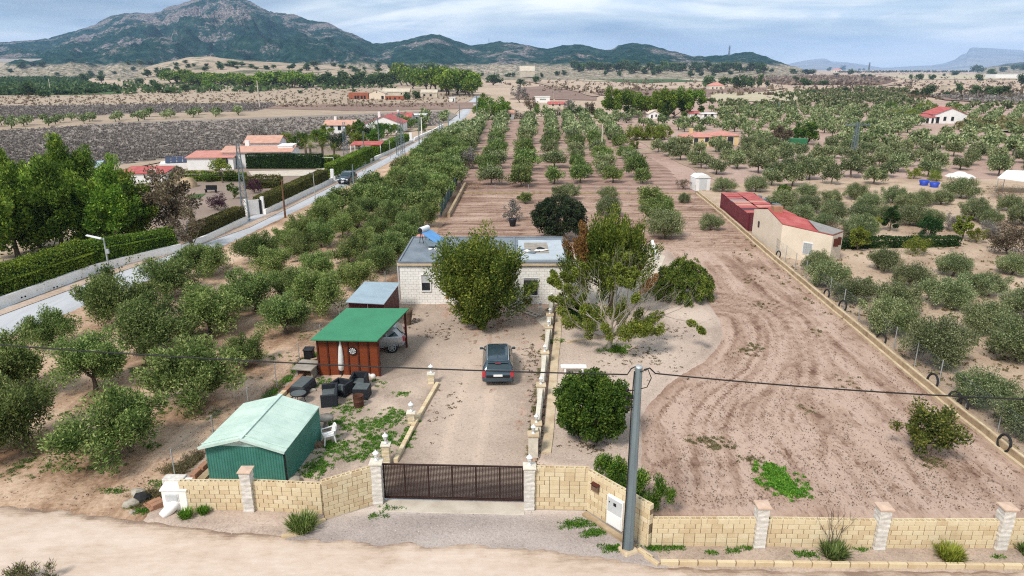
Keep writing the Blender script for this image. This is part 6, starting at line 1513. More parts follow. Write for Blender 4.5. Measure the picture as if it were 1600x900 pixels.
p = G(926, 519); t = T('garden_sculpture', 'grey stone block under the fig tree branches', 'stone block', (p.x, p.y, .1), .4); MB().box(0, 0, 0, .6, .45, .35, bev=.04).build('block', M['concrete'], t)
tag(MB().lathe([(.02, .55), (.16, .1), (.2, 0)], 6).build('marker_cone', M['sill_pale'], None, tuple(G(1009, 522, .1))), 'small pale cone at the end of the stone edging', 'cone')

# ------------------------------------------------------------------ cars
def car(label, p, rz, paint, st, belt_win, s=1.0, rear_win=(1, 2), wind=(5, 6), wb=(-1.32, 1.32), wr=.32, rails=True, plate=True, clad=None):
    t = T('car', label, 'car', (p[0], p[1], .05), rz); t.scale = (s, s, s); mb = MB(); ring = []
    def half(q):
        x, zb, zt, w, wbl, ztop, wt = q
        return [(w * .86, zb), (w, zb + .10), (w + .012, (zb + zt) / 2), (w - .005, zt - .10), (wbl, zt), (wbl * .45 + wt * .55, zt * .45 + (ztop - .04) * .55), (wt + .03, ztop - .05), (wt - .07, ztop - .005), (wt * .45, ztop + .02), (0, ztop + .03)]
    vs = []
    for q in st:
        h_ = half(q); vs += [(q[0], y, z) for y, z in h_] + [(q[0], -y, z) for y, z in h_[-2::-1]]
    m_ = 19; f = [(i * m_ + j, i * m_ + j + 1, (i + 1) * m_ + j + 1, (i + 1) * m_ + j) for i in range(len(st) - 1) for j in range(m_ - 1)]
    f += [((i + 1) * m_, i * m_, i * m_ + m_ - 1, (i + 1) * m_ + m_ - 1) for i in range(len(st) - 1)]
    f += [tuple(range(m_ - 1, -1, -1)), tuple(range((len(st) - 1) * m_, len(st) * m_))]
    mb.add(vs, f, True); mb.build('body', M[paint], t)
    def edge(q, k): 
        h_ = half(q); return h_[k]
    def lerpq(x):
        for a_, b_ in zip(st[:-1], st[1:]):
            if a_[0] <= x <= b_[0]: k = (x - a_[0]) / (b_[0] - a_[0] + 1e-9); return tuple(a_[i] + (b_[i] - a_[i]) * k for i in range(7))
        return st[-1]
    # side windows
    for s_ in (1, -1):
        for x0, x1, tr in belt_win:
            q0, q1 = lerpq(x0), lerpq(x1); l0, l1 = half(q0)[4], half(q1)[4]; u0, u1 = half(q0)[6], half(q1)[6]
            o_ = .016
            P_ = [(x0, s_ * (l0[0] + o_), l0[1] + .02), (x1, s_ * (l1[0] + o_), l1[1] + .02), (x1 - tr[1], s_ * (u1[0] * .97 + l1[0] * .03 + o_), u1[1] - .03), (x0 + tr[0], s_ * (u0[0] * .97 + l0[0] * .03 + o_), u0[1] - .03)]
            q_ = [(a_, b_ - s_ * .02, c_) for a_, b_, c_ in P_]
            mb = MB(); mb.add(P_ + q_, [(0, 1, 2, 3) if s_ < 0 else (3, 2, 1, 0)] + [(i, i + 4, (i + 1) % 4 + 4, (i + 1) % 4) for i in range(4)]); mb.build('side_window', M['glass_car'], t)
    def span(i, j, name, kz0, kz1, dirx, wi=.86):
        q0, q1 = st[i], st[j]; lo = lambda k: tuple(q0[n_] + (q1[n_] - q0[n_]) * k for n_ in range(7))
        a_, b_ = lo(kz0), lo(kz1)
        wa, za = (a_[6]) * wi, a_[5] + .03; wb_, zb_ = (b_[6]) * wi, b_[5] + .03
        P_ = [(a_[0] + dirx * .02, -wa, za + .01), (a_[0] + dirx * .02, wa, za + .01), (b_[0] + dirx * .02, wb_, zb_ + .01), (b_[0] + dirx * .02, -wb_, zb_ + .01)]
        if dirx > 0: P_ = P_[::-1]
        mb = MB(); mb.slab(P_, .03) if False else mb.add(P_ + [(x - dirx * .03, y, z - .03) for x, y, z in P_], [(3, 2, 1, 0), (0, 4, 5, 1), (1, 5, 6, 2), (2, 6, 7, 3), (3, 7, 4, 0)]); return mb.build(name, M['glass_car'], t)
    span(*rear_win, 'rear_window', .06, .90, -1); span(wind[1], wind[0], 'windscreen', .08, .93, 1)
    x0 = st[0][0]; x9 = st[-1][0]; w0 = st[1][3]
    MB().box(x0 + .10, 0, st[0][1] - .05, .26, w0 * 1.9, .26, bev=.05).build('rear_bumper', M[clad or paint], t)
    MB().box(x9 - .12, 0, st[-1][1] - .08, .3, st[-2][3] * 1.86, .24, bev=.06).build('front_bumper', M[clad or paint], t)
    if plate: MB().box(x0 - .045, 0, st[0][1] + .26, .02, .5, .12).build('number_plate', M['white_plastic'], t); MB().box(x9 + .05, 0, st[-1][1] + .02, .02, .5, .12).build('number_plate', M['white_plastic'], t)
    for s_ in (1, -1):
        MB().box(x0 + .06, s_ * (w0 - .09), st[0][2] - .18, .16, .20, .34, bev=.03).build('tail_light', M['lamp_red'], t)
        MB().box(x9 - .10, s_ * (st[-1][3] - .12), st[-1][2] - .12, .26, .28, .15, bev=.03).build('headlight', M['lamp_clear'], t)
        xm = st[wind[1]][0] - .25; mb = MB(); mb.box(xm, s_ * (st[4][4] + .12), st[4][2] + .02, .12, .20, .13, bev=.03); mb.beam((xm, s_ * (st[4][4] - .02), st[4][2] + .05), (xm, s_ * (st[4][4] + .08), st[4][2] + .06), .05); mb.build('mirror', M['black_plastic' if clad else paint], t)
        if rails:
            mb = MB(); zt_ = st[3][5]; mb.tube([(st[2][0] + .1, s_ * (st[3][6] - .04), st[2][5] + .0), (st[2][0] + .3, s_ * (st[3][6] - .03), zt_ + .055), (st[4][0] + .3, s_ * (st[3][6] - .03), zt_ + .055), (st[5][0], s_ * (st[5][6] - .02), st[5][5] + .02)], .022, 5); mb.build('roof_rail', M['steel_light'], t)
        for x in wb:
            yy = s_ * (w0 - .10)
            mb = MB(); mb.tube([(x, yy - s_ * .12, wr), (x, yy + s_ * .115, wr)], wr, 20); w_ = mb.build('wheel', M['rubber'], t)
            mb = MB()
            mb.tube([(x, yy + s_ * .09, wr), (x, yy + s_ * .122, wr)], wr * .30, 10)
            for k in range(6): a_ = k * math.pi / 3; mb.beam((x, yy + s_ * .118, wr), (x + wr * .62 * math.cos(a_), yy + s_ * .118, wr + wr * .62 * math.sin(a_)), .02, .05)
            n = 20
            for k in range(n):
                a_, b_ = 2 * math.pi * k / n, 2 * math.pi * (k + 1) / n
                mb.beam((x + wr * .62 * math.cos(a_), yy + s_ * .118, wr + wr * .62 * math.sin(a_)), (x + wr * .62 * math.cos(b_), yy + s_ * .118, wr + wr * .62 * math.sin(b_)), .03, .04)
            mb.build('rim', M['steel_light'], w_)
            mb = MB(); vs = []
            for k in range(13):
                a_ = math.pi * k / 12; vs += [(x + (wr + .03) * math.cos(a_), s_ * (w0 + .008), wr + (wr + .03) * math.sin(a_)), (x + (wr + .03) * math.cos(a_), s_ * (w0 - .10), wr + (wr + .03) * math.sin(a_)), (x + (wr + .085) * math.cos(a_), s_ * (w0 + .02), wr + (wr + .085) * math.sin(a_))]
            mb.add(vs, [(3 * k, 3 * k + 3, 3 * k + 4, 3 * k + 1) for k in range(12)] + [(3 * k, 3 * k + 2, 3 * k + 5, 3 * k + 3) for k in range(12)]); mb.build('wheel_arch', M['black_plastic'], t)
    mb = MB(); mb.beam((x0 + .30, -.35, st[1][5] + .10), (x0 + .33, .1, st[1][5] + .2), .02); mb.build('wiper', M['cable'], t)
    return t
EST = [(-2.22, .40, .80, .80, .77, .86, .72), (-2.14, .30, .94, .87, .83, 1.00, .74), (-1.86, .26, .95, .88, .845, 1.42, .62), (-1.2, .24, .95, .885, .85, 1.49, .63), (0, .24, .94, .885, .85, 1.51, .64), (.58, .24, .93, .885, .85, 1.44, .61), (1.25, .24, .92, .88, .84, .99, .70), (1.9, .25, .80, .86, .79, .86, .66), (2.18, .34, .64, .77, .70, .70, .58)]
p = G(777, 598)
t = car('dark blue-grey estate car parked on the gravel drive, seen from behind', (p.x, p.y + 1.55), R(91.5), 'paint_blue', EST, [(-1.8, -1.15, (.12, 0)), (-1.1, -.2, (0, 0)), (-.12, .95, (0, .35))])
MB().box(-1.98, 0, 1.40, .22, 1.12, .03, bev=.01).build('rear_spoiler', M['paint_blue'], t); MB().box(-2.1, 0, 1.375, .03, .3, .03).build('brake_light', M['lamp_red'], t)
MB().box(-2.235, 0, .56, .03, 1.3, .16).build('bumper_insert', M['black_plastic'], t); MB().tube([(-1.5, 0, 1.5), (-1.75, 0, 1.72)], .012, 4).build('aerial', M['cable'], t)
SUV = [(-2.12, .48, .92, .82, .80, 1.0, .76), (-2.02, .40, 1.06, .89, .86, 1.14, .78), (-1.62, .36, 1.08, .905, .87, 1.58, .66), (-1.0, .34, 1.07, .905, .87, 1.66, .67), (0, .34, 1.05, .905, .87, 1.67, .67), (.55, .34, 1.04, .905, .87, 1.60, .64), (1.12, .34, 1.03, .90, .86, 1.14, .72), (1.8, .36, .94, .88, .82, 1.0, .68), (2.1, .44, .78, .80, .74, .84, .62)]
p = G(617, 556)
t = car('silver off-road car parked nose-in under the green carport roof', (p.x - 1.65, p.y + 1.0), R(180 + 9), 'paint_silver', SUV, [(-1.75, -1.05, (.22, 0)), (-.98, -.1, (0, 0)), (0, .9, (0, .35))], wr=.36, clad='cushion')
p = G(538, 289)
t = car('dark blue car driving towards the camera on the paved road', (p.x, p.y + 2.2), R(-90 - 7), 'paint_dark', SUV, [(-1.75, -1.05, (.22, 0)), (-.98, -.1, (0, 0)), (0, .9, (0, .35))], wr=.34)
MB().box(2.1, 0, .52, .06, 1.2, .22).build('grille', M['black_plastic'], t)
# ------------------------------------------------------------------ cream house and red shed beyond the right wall
o0 = G(1168, 371); t = T('cream_house', 'cream rendered low house with a worn red roof beyond the right boundary wall', 'house', (o0.x, o0.y, 0))
fp = [(25.35, 71.4, 3.0), (25.35, 67.6, 3.75), (25.3, 63.4, 3.1), (28.7, 60.3, 2.75), (30.4, 62.0, 2.7), (27.6, 66.0, 3.3), (27.6, 71.4, 3.2)]
fl = [(x - o0.x, y - o0.y, z) for x, y, z in fp]; n = len(fl); mb = MB()
mb.add([(x, y, -.1) for x, y, z in fl] + fl, [(i, (i + 1) % n, n + (i + 1) % n, n + i) for i in range(n)]); mb.build('walls', M['wall_cream'], t)
mb = MB(); r_ = [(x, y, z + .10) for x, y, z in fl]
P0, P1_, P2q, P3_, P4_, P5_, P6_ = r_
mb.slab([P1_, P2q, P3_, P4_, P5_], .07); mb.build('roof', M['roof_red_paint'], t)
mb = MB(); mb.slab([(a + .02, b_, z + .06) for a, b_, z in (P0, P1_, P5_, P6_)], .07); mb.build('roof', M['roof_red_paint'], t)
def mixp(a, b_, k): return tuple(a[i] * (1 - k) + b_[i] * k for i in range(3))
mb = MB(); a0 = mixp(P2q, P3_, .72); a1 = mixp(P1_, P4_, .55); mb.slab([tuple(np.array(q) + [0, 0, .06]) for q in (a0, P3_, P4_, a1)], .05); mb.build('roof_patch', M['corrugated_grey'], t)
mb = MB(); d_ = Vector((28.7 - 25.3, 60.3 - 63.4, 0)).normalized(); nrm = Vector((-.67, -.74, 0))
c_ = Vector((25.3 - o0.x, 63.4 - o0.y, 0)) + d_ * 2.55 + nrm * .02
mb.beam(c_ + Vector((0, 0, .75)) - d_ * .45 + Vector((0, 0, .5)), c_ + d_ * .45 + Vector((0, 0, 1.25)), .06, 1.15); w_ = mb.build('window', M['white_paint'], t)
mb = MB(); mb.beam(c_ - d_ * .4 + nrm * .03 + Vector((0, 0, 1.25)), c_ + d_ * .4 + nrm * .03 + Vector((0, 0, 1.25)), .04, 1.02); mb.build('shutter', M['steel_light'], w_)
mb = MB()
for k in range(5): q_ = c_ + d_ * (-.36 + .18 * k) + nrm * .07; mb.beam(q_ + Vector((0, 0, .8)), q_ + Vector((0, 0, 1.7)), .025)
mb.build('bars', M['grey_panel'], w_)
MB().box(25.32 - o0.x, 69.6 - o0.y, 1.5, .08, .35, .6).build('slit_window', M['glass_dark'], t)
cb2 = Vector((30.4 - o0.x, 62.0 - o0.y, 0))
for k in (0.25, .6): q_ = Vector((28.7 - o0.x, 60.3 - o0.y, 0)).lerp(cb2, k); MB().beam(q_ + nrm * .02 + Vector((.03, -.03, 1.7)), q_ + Vector((.03, -.03, 2.4)), .5 if k < .5 else .35, .3).build('porch_opening', M['timber_dark'], t)
MB().box(26.0 - o0.x, 67.0 - o0.y, 3.5, .9, .9, .7, bev=.03).build('chimney', M['kerb_clay'], t)
r0, r1 = G(1121, 327), G(1163, 362)
t = T('red_shed', 'long dark red corrugated metal shed with a patched roof by the right boundary wall', 'shed', (r0.x + .3, r0.y, 0)); A_ = (0, 0); B_ = (r1.x - r0.x - .2, r1.y - r0.y)
mb = MB(); corr_wall(mb, A_, B_, 0, 2.05, .45, .04); corr_wall(mb, B_, (B_[0] + 3.4, B_[1] - .2), 0, 2.05, .45, .04); corr_wall(mb, (B_[0] + 3.4, B_[1] - .2), (4.2, .2), 0, 2.05, .45, .04); corr_wall(mb, (4.2, .2), A_, 0, 2.05, .45, .04); mb.build('walls', M['red_metal'], t)
rg = random.Random(8)
for k in range(9):
    f0, f1 = k / 9, (k + .93) / 9
    for h_ in range(2):
        if rg.random() < .08: continue
        xa, xb = (h_ * .5) * 3.9, (h_ * .5 + .49) * 3.9
        mb = MB(); z_ = 2.06 + rg.uniform(0, .07) + .1 * h_; mb.slab([(B_[0] * (1 - f) + x_, B_[1] * (1 - f), z_) for f, x_ in ((1 - f1 + 0, xa), (1 - f0, xa), (1 - f0, xb), (1 - f1, xb))][::-1], .03)
        mb.build('roof_sheet', M[rg.choice(['roof_pink', 'roof_red_paint', 'corrugated_grey', 'roof_red_paint', 'roof_pink', 'maroon_metal', 'concrete'])], t)
t2 = T('red_shed', 'short bright red metal annex between the red shed and the cream house', 'shed', (r1.x + .75, r1.y - .6, 0)); mb = MB(); corr_wall(mb, (0, 0), (.1, -2.6), 0, 2.3, .45, .04); corr_wall(mb, (.1, -2.6), (2.6, -2.6), 0, 2.3, .45, .04); corr_wall(mb, (2.6, -2.6), (2.4, 0), 0, 2.3, .45, .04); corr_wall(mb, (2.4, 0), (0, 0), 0, 2.3, .45, .04); mb.build('walls', M['red_metal'], t2)
MB().slab([(-.1, .1, 2.2), (.0, -2.7, 2.38), (2.7, -2.7, 2.42), (2.5, .1, 2.25)], .06).build('roof', M['roof_red_paint'], t2)
p = G(1097, 298); t = T('white_hut', 'small white metal hut at the back corner of the plot', 'hut', (p.x, p.y, 0), .1)
mb = MB(); mb.box(0, 1, 0, 2.2, 2.2, 1.9); mb.build('walls', M['wall_white'], t); mb = MB(); mb.add([(-1.15, -.2, 1.88), (1.15, -.2, 1.88), (.6, -.2, 2.3), (-.6, -.2, 2.3), (-1.15, 2.2, 1.88), (1.15, 2.2, 1.88), (.6, 2.2, 2.3), (-.6, 2.2, 2.3)], [(0, 1, 2, 3), (7, 6, 5, 4), (1, 5, 6, 2), (2, 6, 7, 3), (3, 7, 4, 0)]); mb.build('roof', M['white_paint'], t)
MB().box(0, -.12, .1, 1.1, .04, 1.5).build('door', M['grey_panel'], t); MB().box(-.0, -.13, 1.72, 1.2, .03, .08).build('sign_strip', M['steel_light'], t)
# rusty gate frames and junk by the sheds
p = G(1190, 318); rg = random.Random(3)
for i, (u, v, m_, lb) in enumerate([(1200, 322, 'steel_pole', 'grey heap of scrap metal behind the red shed'), (1217, 318, 'canvas_white', 'pale tarpaulin bundle behind the red shed'), (1205, 332, 'black_plastic', 'dark boxes stacked behind the red shed'), (1243, 338, 'rust', 'reddish heap of brush behind the cream house roof')]):
    p = G(u, v); t = T('scrap_heap', lb, 'scrap heap', (p.x, p.y, 0))
    for k in range(4): o = MB().box(rg.uniform(-1, 1), rg.uniform(-.8, .8), 0, rg.uniform(.5, 1.4), rg.uniform(.4, 1), rg.uniform(.4, 1.3), rg.uniform(0, 3), bev=.04, taper=.8).build('piece', M[(m_, 'steel_pole', 'canvas_white')[k % 3]], t)
# garden elements right
def hedge(label, a, b_, w, h, mat, n=None, h2=None, jag=.05, name='hedge', L=.12, W=.07, dens=420, cat='hedge', round_=0.):
    a, b_ = Vector((*a, 0)), Vector((*b_, 0)); L_ = (b_ - a).length; ang = math.atan2(b_.y - a.y, b_.x - a.x); h2 = h2 or h
    t = T(name, label, cat, a, ang); rg = np.random.default_rng(int(L_ * 100) + int(h * 10)); 
    n = n or int(min(90000, (L_ * w + 2 * L_ * h + 2 * w * h) * dens * 1.5))
    # leaves on the faces of a box with soft noise
    ar = np.array([L_ * w, L_ * h, L_ * h, w * h, w * h]); f = rg.choice(5, n, p=ar / ar.sum()); x = rg.random(n) * L_; y = (rg.random(n) - .5) * w; z = rg.random(n)
    hx = h + (h2 - h) * x / L_
    z = z * hx; z = np.where(f == 0, hx, z); y = np.where(f == 1, -w / 2, np.where(f == 2, w / 2, y)); x = np.where(f == 3, 0, np.where(f == 4, L_, x))
    if round_: k = np.clip(1 - (np.abs(y) / (w / 2)) ** 3 * round_ , 0, 1); z = np.minimum(z, hx * k + .0)
    N = np.zeros((n, 3)); N[f == 0, 2] = 1; N[f == 1, 1] = -1; N[f == 2, 1] = 1; N[f == 3, 0] = -1; N[f == 4, 0] = 1
    bmp = (fbm(x * .8 + y, z * .8 + y * .6, 3, 5) - .5) * jag * 6 + rg.normal(0, jag, n)
    P_ = np.stack([x, y, z], -1) + N * bmp[:, None]; P_[:, 2] = np.maximum(P_[:, 2], .03)
    V, F, tt = leaves(rg, P_, unit(N + np.array([0, 0, .4])), .03, .03, n, L, W, up=.6, out=.1, rnd=.8)
    # clumps
    patch = fbm(V[::4, 0] * .5, V[::4, 2] * .7 + V[::4, 1], 3, 11)
    link('foliage', fast_mesh('foliage', V, F, M[mat], attr=np.clip(tt + (patch - .5) * .7, 0, 1)), t)
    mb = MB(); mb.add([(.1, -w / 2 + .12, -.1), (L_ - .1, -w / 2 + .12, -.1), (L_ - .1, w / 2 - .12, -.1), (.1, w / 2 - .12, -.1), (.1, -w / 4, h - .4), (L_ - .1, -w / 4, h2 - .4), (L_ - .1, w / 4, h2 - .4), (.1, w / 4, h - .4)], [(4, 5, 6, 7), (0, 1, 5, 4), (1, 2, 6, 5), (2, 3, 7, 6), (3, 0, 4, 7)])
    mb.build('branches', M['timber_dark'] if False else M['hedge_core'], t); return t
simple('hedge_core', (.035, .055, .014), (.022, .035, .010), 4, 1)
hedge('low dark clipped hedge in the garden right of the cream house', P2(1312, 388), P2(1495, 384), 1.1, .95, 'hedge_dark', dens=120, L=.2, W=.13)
# ------------------------------------------------------------------ left side: white road wall, hedges
def road_wall(label, pts, h, name='white_wall', z=0):
    a = Vector((*pts[0], 0)); t = T(name, label, 'wall', a)
    P_ = densify([Vector((*q, 0)) - a for q in pts], 3, .0)
    mb = MB(); n = len(P_); w = .28; vs = []
    rg = random.Random(len(pts))
    for i, q in enumerate(P_):
        d = (P_[min(i + 1, n - 1)] - P_[max(i - 1, 0)]).normalized(); s_ = Vector((-d.y, d.x, 0)) * w / 2; hh = h + rg.uniform(-.05, .05)
        vs += [q + s_ + Vector((0, 0, -.1)), q + s_ + Vector((0, 0, hh)), q - s_ + Vector((0, 0, hh)), q - s_ + Vector((0, 0, -.1))]
    mb.add(vs, [(4 * i + k, 4 * i + 4 + k, 4 * i + 5 + k, 4 * i + 1 + k) for i in range(n - 1) for k in range(3)] + [(0, 1, 2, 3), (4 * n - 1, 4 * n - 2, 4 * n - 3, 4 * n - 4)]); mb.build('wall', M['whitewash'], t); return t
road_wall('long low whitewashed wall with weep holes under the big hedge along the paved road', [P2(-200, 546), P2(0, 480), P2(150, 425), P2(283, 393)], .75)
road_wall('low whitewashed wall under the clipped hedge between the brown tree and the white gate', [P2(283, 393), P2(330, 374), P2(386, 346)], .65)
road_wall('low whitewashed wall under the brown-topped hedge, from the gate to the white pillar', [P2(414, 335), P2(470, 308), P2(519, 284)], .65)
road_wall('low whitewashed wall along the far green hedges past the white pillar', [P2(522, 281), P2(560, 262), P2(600, 243), P2(645, 222)], .6)
road_wall('far low whitewashed wall along the road before the villas', [P2(648, 220), P2(680, 205), P2(693, 198)], .8)
struct(flat_sheet('pavement', [P2(-200, 552), P2(0, 486), P2(150, 431), P2(386, 350), P2(519, 287), P2(690, 198), P2(692, 200), P2(522, 290), P2(390, 356), P2(152, 438), P2(0, 494), P2(-200, 560)], .06, 'roadside'))
for a, b_ in zip([(150, 427), (60, 459), (190, 415), (245, 400), (105, 443)], range(5)):
    p = G(*a)
tt_ = None
# weep holes: dark round recesses in pairs
def off_wall(p, q, k): return p.lerp(q, k)
wa, wb_ = Vector((*P2(0, 480), 0)), Vector((*P2(283, 393), 0)); dd = (wb_ - wa).normalized(); nn = Vector((dd.y, -dd.x, 0))
wt_ = T('drain_holes', 'pairs of dark drain holes in the long whitewashed wall', 'drain holes', wa)
for k in (.10, .25, .42, .60, .80):
    for e in (-.14, .14): MB().tube([(0, 0, 0), tuple(nn * .04)], .07, 8).build('hole', M['black_plastic'], wt_, (dd * ((wb_ - wa).length * k + e) + nn * .13 + Vector((0, 0, .28))))
def shifted(u, v, dx): p = G(u, v); return (p.x + dx, p.y + .3)
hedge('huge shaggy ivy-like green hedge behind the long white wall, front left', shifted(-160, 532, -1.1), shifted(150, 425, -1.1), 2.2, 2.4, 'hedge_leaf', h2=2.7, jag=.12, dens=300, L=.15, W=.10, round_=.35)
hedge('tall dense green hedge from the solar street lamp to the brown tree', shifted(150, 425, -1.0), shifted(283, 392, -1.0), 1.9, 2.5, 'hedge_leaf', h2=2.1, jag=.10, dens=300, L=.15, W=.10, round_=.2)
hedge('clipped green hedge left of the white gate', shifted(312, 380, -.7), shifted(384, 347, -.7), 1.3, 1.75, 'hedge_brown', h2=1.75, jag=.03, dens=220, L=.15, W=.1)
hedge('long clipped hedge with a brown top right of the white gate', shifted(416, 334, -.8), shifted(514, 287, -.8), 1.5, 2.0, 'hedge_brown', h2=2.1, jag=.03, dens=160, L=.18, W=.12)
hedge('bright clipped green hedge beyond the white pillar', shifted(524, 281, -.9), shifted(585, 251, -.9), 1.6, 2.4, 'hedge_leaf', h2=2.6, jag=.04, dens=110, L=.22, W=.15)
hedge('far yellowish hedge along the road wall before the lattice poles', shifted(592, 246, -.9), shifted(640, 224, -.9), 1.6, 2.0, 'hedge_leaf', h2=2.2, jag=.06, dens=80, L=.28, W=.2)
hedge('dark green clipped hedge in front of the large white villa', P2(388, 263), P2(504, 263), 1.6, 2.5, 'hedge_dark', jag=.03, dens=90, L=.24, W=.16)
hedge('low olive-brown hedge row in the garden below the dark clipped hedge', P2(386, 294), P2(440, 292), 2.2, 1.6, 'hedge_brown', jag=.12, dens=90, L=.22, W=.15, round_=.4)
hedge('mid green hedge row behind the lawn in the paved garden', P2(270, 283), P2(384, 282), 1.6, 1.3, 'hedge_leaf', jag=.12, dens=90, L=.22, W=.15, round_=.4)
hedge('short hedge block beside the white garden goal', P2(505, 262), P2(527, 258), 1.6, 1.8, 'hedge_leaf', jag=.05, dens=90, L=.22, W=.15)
# garden floor
struct(flat_sheet('garden_terrace', [P2(215, 345), P2(300, 375), P2(395, 338), P2(520, 276), P2(640, 218), P2(560, 212), P2(430, 230), P2(300, 262), P2(200, 290)], .03, 'gravel_pink', .2, 6))
struct(flat_sheet('garden_path', [P2(388, 268), P2(500, 266), P2(470, 258), P2(530, 246), P2(540, 250), P2(505, 275), P2(395, 276)], .075, 'concrete_pale'))
struct(flat_sheet('lawn', [P2(292, 305), P2(322, 303), P2(312, 311), P2(288, 311)], .075, 'green_crop'))
# white gate and pillars
t = T('white_gate', 'white metal gate with a dark opening on the left roadside', 'gate', G(388, 337)); q_ = G(411, 334) - G(388, 337)
mb = MB(); mb.beam((0, 0, .95), (q_.x * .8, q_.y * .8, .95), .08, 1.8); mb.build('gate_leaf', M['wall_white'], t)
mb = MB(); mb.box(q_.x * .88, q_.y * .88, 0, .3, .3, 1.75); mb.build('side_gate', M['black_plastic'], t)
MB().box(q_.x * 1.03, q_.y * 1.03, 0, .38, .38, 2.1).build('gate_post', M['wall_white'], t); MB().box(-.15, 0, 0, .35, .35, 2.0).build('gate_post', M['wall_white'], t)
t = tag(MB().box(0, 0, 0, .5, .4, 2.0, bev=.02).build('white_pillar', M['wall_white'], None, tuple(G(520, 284))), 'white roadside pillar between the brown-topped hedge and the green hedge', 'pillar')
for u, v, lb in ((636, 222, 'left'), (642, 219, 'right')): tag(MB().box(0, 0, 0, .7, .6, 2.1, bev=.03).build('white_pillar', M['wall_white'], None, tuple(G(u, v + 2))), f'{lb} one of two far white gateposts beside the road', 'pillar')

# ------------------------------------------------------------------ poles and lamps
def pole(u, vb, vt, label, r=.13, mat='wood_pole', name='pole', cat='pole', arm=None, lean=0, n=7):
    p = G(u, vb); h = Hgt(vb, vt); t = T(name, label, cat, (p.x, p.y, 0)); t.rotation_euler = (0, lean, 0)
    MB().tube([(0, 0, -.1), (0, 0, h)], [r, r * .7], n).build('shaft', M[mat], t)
    if arm == 'cross':
        mb = MB(); mb.box(0, 0, h - .6, 1.9, .12, .12); mb.build('crossarm', M[mat], t)
        for x in (-.8, 0, .8): MB().lathe([(.05, 0), (.09, .08), (.05, .2), (0, .22)], 6, x, 0, h - .48).build('insulator', M['lamp_clear'], t)
    elif arm == 'lamp':
        mb = MB(); mb.beam((.05, 0, h - .05), (-.55, -.35, h + .12), .07); mb.build('arm', M['steel_light'], t); MB().slab([(-.42, -.52, h + .12), (-1.15, -.75, h + .22), (-1.25, -.5, h + .22), (-.5, -.22, h + .12)], .05).build('lamp_head', M['white_paint'], t)
    elif arm == 'solar':
        mb = MB(); mb.beam((.0, 0, h - .12), (-.5, -.3, h + .12), .07); mb.build('arm', M['steel_light'], t); MB().slab([(-.05, -.36, h + .02), (-.98, -.62, h + .36), (-1.05, -.28, h + .36), (-.12, -.02, h + .04)], .05).build('solar_lamp', M['white_paint'], t)
        MB().box(.15, 0, h * .72, .2, .14, .35).build('battery_box', M['steel_light'], t)
    return t
def lattice(u, vb, vt, label, w=.8, arm=0, armz=.0):
    p = G(u, vb); h = Hgt(vb, vt); t = T('lattice_pylon', label, 'pylon', (p.x, p.y, 0), .2)
    mb = MB(); top = w * .38; n = max(6, int(h / (w * 1.1)))
    cor = lambda k, z: Vector(((w + (top - w) * z / h) / 2 * (1 if k in (1, 2) else -1), (w + (top - w) * z / h) / 2 * (1 if k > 1 else -1), z))
    for k in range(4): mb.beam(cor(k, 0), cor(k, h), w * .09)
    mb.build('legs', M['steel_pole'], t); mb = MB()
    for i in range(n):
        z0_, z1_ = h * i / n, h * (i + 1) / n
        for k in range(4): mb.beam(cor(k, z0_), cor((k + 1) % 4, z1_), w * .05); mb.beam(cor(k, z1_), cor((k + 1) % 4, z1_), w * .05)
    mb.build('bracing', M['steel_pole'], t)
    if arm:
        mb = MB(); mb.beam((-arm, 0, h - .3), (arm, 0, h - .3), w * .14); mb.beam((-arm, 0, h - .3), (0, 0, h + .2), w * .07); mb.beam((arm, 0, h - .3), (0, 0, h + .2), w * .07); mb.build('crossarm', M['steel_pole'], t)
        for x in (-arm * .9, 0, arm * .9): MB().lathe([(.05, 0), (.1, .1), (.05, .3)], 6, x, 0, h - .2).build('insulator', M['steel_pole'], t)
    return t
pole(177, 456, 372, 'solar street lamp with a white angled head over the big hedge, far left', .08, 'steel_light', 'street_lamp', 'street lamp', 'solar')
pole(446, 341, 281, 'brown wooden pole on the near side of the paved road', .13)
pole(553, 292, 257, 'dark pole right of the driving car', .13, 'steel_pole')
pole(493, 314, 270, 'thin white street lamp by the brown-topped hedge', .06, 'steel_light', 'street_lamp', 'street lamp', 'lamp')
pole(297, 385, 345, 'short grey post beside the brown-leaved tree at the white wall', .07, 'steel_light')
pole(570, 252, 205, 'thin grey pole above the green hedge left of the tall pylon', .10, 'steel_pole')
pole(593, 238, 184, 'tall grey pole before the white villas, left one', .13, 'steel_pole')
pole(610, 248, 219, 'small street lamp on the road edge past the hedge', .07, 'steel_light', 'street_lamp', 'street lamp', 'lamp')
pole(620, 242, 208, 'short grey pole beside the tall twin pylons', .10, 'steel_pole')
pole(655, 225, 178, 'tall thin dark pole at the roadside beyond the twin pylons', .13, 'steel_pole')
pole(659, 208, 183, 'white pole with a flat top lamp by the villas', .16, 'white_paint', 'street_lamp', 'street lamp', 'lamp')
pole(687, 219, 187, 'grey pole at the end of the fence olives by the road', .13, 'steel_pole')
pole(691, 219, 190, 'grey pole standing close beside its twin at the end of the olives', .13, 'steel_pole')
pole(701, 200, 176, 'small pole at the road bend', .13, 'steel_pole')
pole(718, 185, 163, 'thin pole left of the road beyond the bend', .15, 'steel_pole')
pole(745, 186, 150, 'pole standing at the right side of the road in front of the pines', .2, 'steel_pole', arm='cross')
pole(940, 238, 194, 'white concrete pole alone in the middle orchard', .17, 'concrete_pale')
pole(865, 160, 133, 'far thin pole in the brown field', .25, 'concrete')
pole(915, 150, 132, 'far thin pole right of the farm track', .3, 'concrete')
pole(1216, 178, 158, 'small distant pole among the right olives', .2, 'steel_pole')
